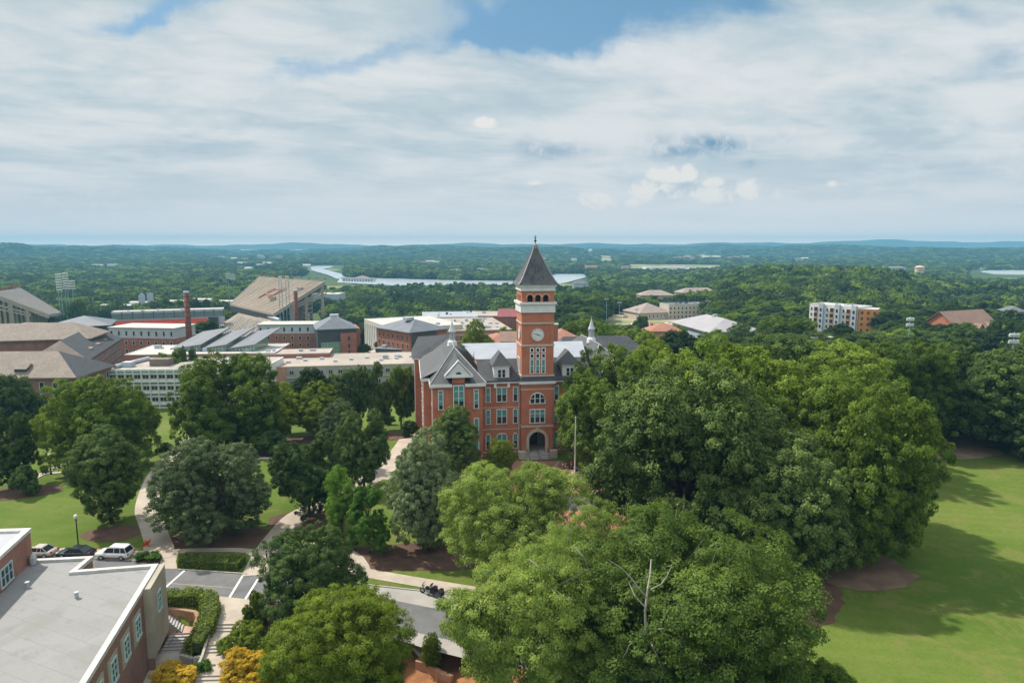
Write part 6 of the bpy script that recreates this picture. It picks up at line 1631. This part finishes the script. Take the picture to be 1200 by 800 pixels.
# floodlight masts
def mast(px, top, Y, rows, label, lat=True, w=5.2, base=None):
    a = P(px, top, Y); z0 = tzf(a.x, a.y) if base is None else base; hh = a.z-z0; o = thing('floodlight_mast', label, 'floodlight mast', (a.x, a.y, z0), 0, 'stadium floodlight masts')
    m = MB()
    if lat:
        for x in (-1.1, 1.1): m.tube((x*1.3, 0, 0), (x, 0, hh-rows*2), .28, .22, 5)
        for k in range(12): z0_, z1_ = (hh-rows*2)*k/12, (hh-rows*2)*(k+1)/12; s = 1 if k % 2 else -1; m.tube((s*1.2, 0, z0_), (-s*1.2, 0, z1_), .1, .1, 4)
    else: m.tube((0,0,0), (0,0,hh), .35, .2, 6)
    m.build('mast', GREENSTEEL, o); l_ = MB(); fr = MB()
    for r_ in range(rows):
        z = hh-1-r_*2.1; fr.box(-w/2, w/2, .1, .3, z-.1, z+.1)
        for k in range(5): x = -w/2+w*(k+.5)/5; l_.lathe(x, -.1, [(.1,z-.6),(.42,z-.45),(.42,z+.45),(.1,z+.6)], 8)
    fr.build('cross_bar', GREENSTEEL, o); l_.build('lamp', mat('floodlight_glass', (.62,.64,.60), .4), o)
mast(68, 320, 560, 7, 'leftmost lattice floodlight mast behind the left grandstand')
mast(76, 319, 575, 7, 'tallest lattice floodlight mast behind the left grandstand')
mast(84, 328, 570, 4, 'shorter floodlight mast at the right of the left group', False)
mast(267, 320, 720, 3, 'left floodlight mast beyond the right grandstand', False)
mast(273, 321, 735, 3, 'right floodlight mast beyond the right grandstand', False)
mast(328, 323, 520, 2, 'left thin lattice mast in front of the right grandstand', True, 2.6)
mast(336, 323, 520, 2, 'right thin lattice mast in front of the right grandstand', True, 2.6)
mast(1067, 371, 255, 2, 'floodlight bank above the trees right of the ochre apartments', False, 2.6)
mast(1189, 389, 215, 2, 'floodlight bank above the trees at the right edge', False, 3.2)
def pole(px, top, Y, label):
    a = P(px, top, Y); z0 = tzf(a.x, a.y); hh = a.z-z0; o = thing('light_pole', label, 'light pole', (a.x, a.y, z0), 0, 'sports court light poles'); MB().tube((0,0,0),(0,0,hh),.2,.12,6).build('pole', GREENSTEEL, o); MB().box(-1.3,1.3,-.2,.2,hh-.3,hh+.1).box(-1.1,-.5,-.5,.3,hh-.6,hh-.3).box(.5,1.1,-.5,.3,hh-.6,hh-.3).build('lamp_head', STEEL, o)
for px, top, Y, lb in ((711,350,380,'left tall light pole before the dark woods'), (726,354,380,'second tall light pole left of the residence halls'), (728,366,372,'short light pole between tall poles and car park'), (829,352,440,'light pole right of the residence halls'), (746,362,450,'thin light pole at the car park')): pole(px, top, Y, lb)
# white sails and flags at the far side
for px, lb in ((165.5, 'left of two tall grey-white sail-shaped panels'), (175.5, 'right of two tall grey-white sail-shaped panels')):
    a = P(px, 343, 700); o = thing('sail_panel', lb, 'structure', (a.x, a.y, -31), 0, 'sail-shaped panels'); hh = a.z+31
    m = MB(); s = 1 if px < 170 else -1; m.extr_y([(-3.2, 0), (3.2, 0), (3.2*1, hh-(2.5 if s > 0 else 0)), (0, hh), (-3.0, hh-(0 if s < 0 else 3))], -.5, .5); m.build('sail', PALEPANEL, o)
for i, px in enumerate((193, 204, 226, 236, 244)):
    a = P(px, 352, 690); o = thing('banner_pole', 'white banner pole standing behind the end stand', 'flagpole', (a.x, a.y, -31), 0, 'white banner poles behind the end stand'); hh = a.z+31
    MB().tube((0,0,0),(0,0,hh),.3,.25,5).build('pole', WHITE, o); MB().box(.2,1.5,-.05,.05,hh-5,hh).build('banner', WHITE, o)
for l, r_, Y, top, lb, m in ((118,152,690,358,'low white and teal pavilion beyond the end stand', mat('teal_panel', (.05,.25,.27), .6)), (152,182,700,354.5,'white gabled pavilion between the sail panels', WHITE), (198,214,720,353,'white low concourse roof left of the chimney', WHITE),
                       (226,246,730,351,'white low concourse roof right of the chimney', WHITE), (252,272,740,353,'white concourse roof beside the right grandstand', WHITE), (96,120,650,363,'low cream stand left of the teal pavilion', CREAM)):
    A, B, h = AB(l, Y, r_, Y, top); bldg('pavilion', lb, 'pavilion', A, B, h, 8, m, 'gable', PALEFLAT, rise=1.2, eave=.8)
A, B, h = AB(366, 760, 397, 760, 345); o, w_, _ = bldg('white_hall', 'white flat-roofed hall with red round emblem right of the grandstand', 'building', A, B, h, 30, PALEPANEL, 'flat', PALEFLAT, parapet=.5)
m = MB(); m.extr_y([(-w_*.1+2.6*math.cos(2*math.pi*k/16), h-5+2.6*math.sin(2*math.pi*k/16)) for k in range(16)], -.2, -.01); m.build('emblem', REDB, o)

# ================================================================== right side buildings
a, b = P(949, 355.5, 408), P(1006, 362, 384); z0 = -9.; zt = (a.z+b.z)/2; A = Vector((a.x, a.y, z0)); B = Vector((b.x, b.y, z0)); h = zt-z0
o, w_, rt = bldg('apartment_block', 'white four-storey apartment block with ochre balconies above the trees at right', 'building', A, B, h, 15, WHITE, 'flat', PALEFLAT, parapet=.6, trim=WHITE)
gb = MB(); ob = MB(); bal = MB()
for k in range(3):
    x = -w_/2+w_*(k+.5)/3
    gb.box(x+w_*.06, x+w_*.15, -1.6, -.01, 0, h+1.2)
    ob.box(x-w_*.052, x+w_*.012, -.5, -.01, 0, h-1.)
gb.build('grey_bay', PALEPANEL, o); ob.build('ochre_bay', APT_O, o)
fs_ = [h-3.2-3.25*k for k in range(5)]
for k in range(3):
    x = -w_/2+w_*(k+.5)/3
    for z in fs_:
        if z < 1: continue
        window(o, (x-w_*.02, -.5, z), 0, 1.9, 1.9, 2, (), 0, frame=DARKPANEL, bar=.1)
        window(o, (x-w_*.12, 0, z), 0, 1.0, 1.6, 1, (), 0, frame=PALEPANEL, bar=.08); window(o, (x+w_*.105, -1.6, z), 0, 1.0, 1.6, 1, (), 0, frame=DARKPANEL, bar=.08)
a, b = P(1007, 362.5, 382), P(1029, 362.5, 377); A = Vector((a.x, a.y, z0)); B = Vector((b.x, b.y, z0))
o, w_, rt = bldg('apartment_block', 'ochre end block joined to the white apartments', 'building', A, B, h-.6, 14, APT_O, 'flat', PALEFLAT, parapet=.4, wins=[('f', [z for z in fs_ if z > 1], 3, 1.3, 1.6, dict(frame=BRICK_O, rail=(), bar=.08, cols=2))])
# church with steep brown roof
A, B, h = AB(1124, 326, 1172, 338, 386)
o, w_, rt = bldg('church', 'red brick church with steep brown roof and three gables at the right', 'church', A, B, h, 20, BRICK, 'gable', BROWNROOF, rise=8.6, eave=.9)
for k in range(3):
    x = -w_/2+w_*(k+.6)/3.4; g_ = MB(); g_.extr_y([(x-1.9, h-3), (x+1.9, h-3), (x+1.9, h+.3), (x, h+2.6), (x-1.9, h+.3)], -1.2, 3); gg = g_.build('gable', BRICK, o)
    MB().slab([(x-2.4, -1.6, h+.2), (x, -1.6, h+3.1), (x, 4.5, h+3.1), (x-2.4, 2.5, h+.2)], .25).slab([(x, -1.6, h+3.1), (x+2.4, -1.6, h+.2), (x+2.4, 2.5, h+.2), (x, 4.5, h+3.1)], .25).build('gable_roof', BROWNROOF, gg)
    MB().extr_y([(x-.9, h-2.6), (x+.9, h-2.6), (x+.9, h-.2), (x, h+1.0), (x-.9, h-.2)], -1.25, -1.201).build('window', GLASS, gg)
A, B, h = AB(1115, 318, 1127, 322, 390); bldg('church_annex', 'small red brick annex at the left of the church', 'building', A, B, h, 8, BRICK, 'hip', BROWNROOF, rise=1.5)
A, B, h = AB(1185, 400, 1204, 400, 366); bldg('house', 'grey house right of the church at the edge', 'house', A, B, h, 12, PALEPANEL, 'hip', GREYMETAL, rise=3)
# pale big-roofed hall
A, B, h = AB(832, 318, 893, 322, 389.5); o, w_, rt = bldg('recreation_hall', 'wide pale grey low-pitched roof among trees left of the apartments', 'building', A, B, h, 46, PALEPANEL, 'hip', mat('pale_lilac_roof', (.33,.315,.33), .7, (.29,.275,.29), .2), rise=5., eave=1.2, run=14)
MB().box(-1, 1, 22, 24, h+5, h+6.4).build('roof_vent', STEEL, o)
A, B, h = AB(951, 262, 978, 262, 396); bldg('flat_house', 'small flat pale roof among the trees below the apartments', 'building', A, B, h, 9, BRICK_O, 'flat', PALEFLAT, parapet=.3)
# residence halls
A, B, h = AB(784, 505, 829, 512, 357); bldg('residence_hall', 'beige four-storey residence hall with flat grey roof beyond the car park', 'building', A, B, h, 16, CREAM, 'flat', GREYMETAL, parapet=.6, trim=PALEPANEL, wins=[('f', [h-3.2-3.2*k for k in range(4)], 10, 1.6, 1.8, dict(frame=WHITE, bar=.15, rail=()))])
A, B, h = AB(750, 500, 786, 508, 367); bldg('residence_hall', 'beige residence hall with brown-grey hip roof left of the flat-roofed one', 'building', A, B, h, 26, CREAM, 'hip', mat('dusty_brown_roof', (.30,.24,.21), .85, (.25,.20,.18), .3), rise=6.5, eave=.8, wins=[('f', [h-3.-3.2*k for k in range(3)], 8, 1.4, 1.7, dict(frame=WHITE, bar=.15, rail=()))])
A, B, h = AB(752, 590, 790, 592, 346.5); bldg('residence_hall', 'farther residence hall with brown roof behind the beige ones', 'building', A, B, h, 18, CREAM, 'hip', MATS['dusty_brown_roof'], rise=4, eave=.8)
A, B, h = AB(800, 640, 842, 650, 343); bldg('residence_hall', 'distant pale residence hall behind the flat-roofed one at right', 'building', A, B, h, 16, CREAM, 'hip', MATS['dusty_brown_roof'], rise=4, eave=.8)
strip('car_park', [tuple(P(p, 400, y)[:2]) for p, y in ((722, 455), (770, 452), (830, 470))], 26, PAVE, .5)
strip('tennis_court', [tuple(P(p, 400, y)[:2]) for p, y in ((726, 392), (770, 392), (812, 396))], 22, mat('tennis_court_green', (.045,.10,.09), .8, (.04,.085,.08), .2), .5)
for i, (x0, lb) in enumerate(((728, 'dark windscreen fence along the near side of the tennis courts'), (729, 'dark windscreen fence along the far side of the tennis courts'))):
    Y = 380 if i == 0 else 404; a, b = P(x0, 400, Y), P(x0+84, 400, Y+3); z0 = tzf(a.x, a.y); o = thing('court_fence', lb, 'fence', (a.x, a.y, z0)); L_ = b.x-a.x
    MB().box(0, L_, -.05, .05, .2, 2.8).build('screen', mat('dark_screen_cloth', (.02,.035,.05), .9), o); m = MB()
    for k in range(12): m.tube((L_*k/11, .08, -1), (L_*k/11, .08, 3.2), .06, .06, 4)
    m.build('post', STEEL, o)
rc = random.Random(8)
for i in range(16):
    px = 735+i*5.6; Y = 446+rc.uniform(-4, 4)+(i % 3)*7; a = P(px, 400, Y); z0 = tzf(a.x, a.y)+.5; m_ = rc.choice([CW, CB, CS, REDB]); nm = {CW: 'white', CB: 'black', CS: 'beige', REDB: 'red'}[m_]
    o = thing('parked_car', f'tiny {nm} car in the car park before the residence halls', 'car', (a.x, a.y, z0), rc.uniform(1.3, 1.8), 'cars in the far car park')
    MB().extr_y([(-2.2,.3),(2.2,.3),(2.25,.85),(1.3,.95),(.8,1.42),(-.7,1.42),(-1.4,.95),(-2.2,.8)][::-1], -.88, .88).build('body', m_, o); MB().box(-1.6,-1.,-.9,.9,0,.6).box(1.,1.6,-.9,.9,0,.6).build('wheels', RUBBER, o)
for i, (px, Y) in enumerate(((430,420),(436,412),(427,436),(424,452),(432,428))):
    a = P(px, 400, Y); o = thing('parked_car', ['small white car by the beige gymnasium', 'small dark car by the beige gymnasium', 'small beige car near the gymnasium corner', 'farthest small red car by the gymnasium', 'second white car by the gymnasium pilasters'][i], 'car', (a.x, a.y, tzf(a.x, a.y)+.3), 1.2, 'cars by the gymnasium')
    MB().extr_y([(-2.2,.3),(2.2,.3),(2.25,.85),(1.3,.95),(.8,1.42),(-.7,1.42),(-1.4,.95),(-2.2,.8)][::-1], -.88, .88).build('body', [CW, CB, CS, REDB, CW][i], o); MB().box(-1.6,-1.,-.9,.9,0,.6).box(1.,1.6,-.9,.9,0,.6).build('wheels', RUBBER, o)

# ================================================================== far things
def far_box(px0, px1, top, r_, dep, label, name, m, roofm=None, roof='flat', rise=2., cat='building', group=None, hh=None):
    A, B, h = AB(px0, r_, px1, r_, top)
    if hh: zt = A.z+h; A.z = B.z = zt-hh; h = hh
    bldg(name, label, cat, A, B, h, dep, m, roof, roofm or PALEFLAT, parapet=.3, rise=rise, eave=.5, group=group)
far_box(757, 806, 313.2, 2150, 60, 'long white warehouse roof in the far clearing, left one', 'warehouse', WHITE)
far_box(810, 846, 314.2, 2100, 50, 'long white warehouse roof in the far clearing, right one', 'warehouse', WHITE)
far_box(1036, 1062, 313., 1560, 30, 'low white buildings near the distant tan tower', 'warehouse', PALEPANEL)
far_box(892, 930, 313.5, 1560, 30, 'low pale roofs left of the distant tan tower', 'warehouse', PALEPANEL)
far_box(672, 690, 333., 880, 14, 'blue-grey lakeside house right of the tower', 'house', PALEPANEL, GREYMETAL, 'hip', 5)
far_box(416, 430, 325.3, 1530, 22, 'tan lakeside building at the end of the causeway', 'house', CREAM, BROWNROOF, 'hip', 4)
a = P(1078, 311, 1450); o = thing('water_works', 'distant tan round-topped stack with pale dome', 'tower', (a.x, a.y, tzf(a.x, a.y))); hh = a.z-tzf(a.x, a.y)
MB().lathe(0, 0, [(9,0),(9,hh-6),(10,hh-4),(6,hh-1),(1,hh)], 14).build('body', mat('tan_render', (.6,.45,.3), .8), o)
a = P(692, 291.5, 3900); z0 = tzf(a.x, a.y); hh = a.z-z0; o = thing('water_tower', 'white round water tower on the far skyline', 'water tower', (a.x, a.y, z0)); MB().lathe(0, 0, [(2,hh-22),(10,hh-18),(12,hh-12),(9,hh-4),(1,hh)], 14).build('tank', WHITE, o, True)
m = MB()
for k in range(6): t = math.pi*k/3; m.tube((11*math.cos(t), 11*math.sin(t), 0), (9*math.cos(t), 9*math.sin(t), hh-15), 1.2, 1.0, 5)
m.build('leg', WHITE, o)
rr = random.Random(12)
for i in range(22):
    px = rr.uniform(792, 874); rad = rr.uniform(3000, 3500); a = P(px, 300, rad); z0 = tzf(a.x, a.y); s = rr.uniform(10, 18)
    o = thing('house', 'tiny pale house in the far suburb beneath the skyline', 'house', (a.x, a.y, z0), rr.uniform(-.5, .5), 'houses of the far suburb')
    MB().box(-s, s, -8, 8, 0, 15).build('wall', WHITE, o); MB().extr_x([(-9,15),(9,15),(0,20)], -s-1, s+1).build('roof', rr.choice([GREYMETAL, BROWNROOF, PALEFLAT]), o)
# causeway bridge
a, b = P(401, 327.2, 1470), P(440, 328.0, 1440); o = thing('bridge', 'low pale concrete bridge across the lake inlet left of the tower', 'bridge', ((a.x+b.x)/2, (a.y+b.y)/2, LAKE_Z), math.atan2(b.y-a.y, b.x-a.x)); L_ = (b-a).length
MB().box(-L_/2, L_/2, -5, 5, 5.5, 7.2).build('deck', CONC, o); m = MB()
for k in range(12): x = -L_/2+L_*(k+.5)/12; m.box(x-1.2, x+1.2, -4, 4, -1, 5.5)
m.build('pier', WHITE, o); MB().box(-L_/2, L_/2, -5.1, -4.8, 7.201, 8.4).build('railing', WHITE, o)

# more trees round the stadium concourse
for i, (px, top, w) in enumerate([(186,352,22),(199,349,20),(212,350,18),(229,349,20),(243,350,18),(257,350,20),(284,352,26),(296,349,18),(120,356,18),(106,353,16),(140,352,14)]):
    tree(['mixed', 'mixed_b', 'mixed_c'][i % 3], px, 400, top, w, 'tree of the row behind the end stand of the stadium', group='row of trees behind the end stand', Y=672+6*(i % 3), rot=i)
# bare limbs of the biggest foreground maple
g = DEADTREE.location; Yb = g.y-6.5; inv = 1
def dl(mb, pts, r0, r1):
    q = [P(px, py, Yb+dy) for px, py, dy in pts]
    for i in range(len(q)-1):
        a = r0+(r1-r0)*i/(len(q)-1); b = r0+(r1-r0)*(i+1)/(len(q)-1); mb.tube(q[i], q[i+1], a*.5, b*.5, 7)
mb = MB()
for pts, r0, r1 in [([(757,760,1),(757,742,0),(756,715,0),(759,690,.3),(762,672,1),(763,655,2.)],.26,.10), ([(758,700,0),(748,688,-.3),(738,675,0),(728,665,.2),(712,655,.6)],.12,.03),
    ([(757,712,0),(744,698,.2),(737,682,1)],.13,.05), ([(759,744,0),(766,738,-.6),(778,736,-1),(793,741,-1.4),(799,748,-1.4),(806,762,-1.5)],.15,.05), ([(759,746,0),(765,757,-.8),(771,770,-1),(775,781,-1),(779,788,-1)],.11,.04),
    ([(762,744,.2),(775,733,.4),(788,731,1),(797,719,1.2)],.16,.06), ([(763,690,0),(775,684,.5),(783,672,1),(788,660,1.4)],.11,.04), ([(790,722,.4),(806,714,.2),(825,712,0),(845,708,.5)],.11,.03),
    ([(730,770,0),(735,762,-.5),(737,756,-.6),(741,752,-.6)],.08,.04), ([(620,655,2),(632,664,1.5),(645,668,1.5),(655,678,2)],.10,.04), ([(672,640,2),(684,652,1.6),(690,668,2)],.11,.05), ([(650,690,2),(662,700,1.8),(676,703,2)],.09,.03)]:
    dl(mb, pts, r0, r1)
mb.v = [tuple(Vector(v)-g) for v in mb.v]
o = mb.build('dead_limb', mat('dead_pale_wood', (.33,.30,.26), .9, (.24,.215,.185), 1.5, fine=6.)); o.parent = DEADTREE
from mathutils import Matrix
o.matrix_parent_inverse = (Matrix.Translation(g) @ Matrix.Rotation(DEADTREE.rotation_euler.z, 4, 'Z') @ Matrix.Diagonal((*DEADTREE.scale, 1))).inverted(); o.location = g

# small far buildings in the clearings
for i, (u0, u1, r0, r1) in enumerate(CLEAR):
    rr = random.Random(i); n = rr.choice([1, 2, 3])
    if u0 > .55 or (u0 > .1 and r0 < 1250): continue
    for k in range(n):
        u = u0+(u1-u0)*(k+.5)/n; r_ = r1-25; y = r_/math.sqrt(1+u*u); x = u*y; z0 = tzf(x, y); s_ = rr.uniform(6, 12)*(1+r_/3500)
        m_, nm = rr.choice([(WHITE, 'white'), (CREAM, 'cream'), (PALEPANEL, 'pale grey'), (BRICK_O, 'orange brick')])
        side = 'left of the stadium' if u < -.4 else 'beyond the stadium' if u < -.05 else 'beyond the clock tower' if u < .2 else 'beyond the residence halls' if u < .42 else 'beyond the apartments'
        o = thing('house', f'small {nm} building in a far clearing {side}', 'house', (x, y, z0), rr.uniform(-.6, .6), 'buildings scattered in the far woods'); hh = rr.uniform(6, 9)*(1+r_/4000)
        MB().box(-s_, s_, -8, 8, -2, hh).build('wall', m_, o); MB().extr_x([(-9, hh), (9, hh), (0, hh+3.5)], -s_-1, s_+1).build('roof', rr.choice([GREYMETAL, BROWNROOF, PALEFLAT, MEMBR]), o)
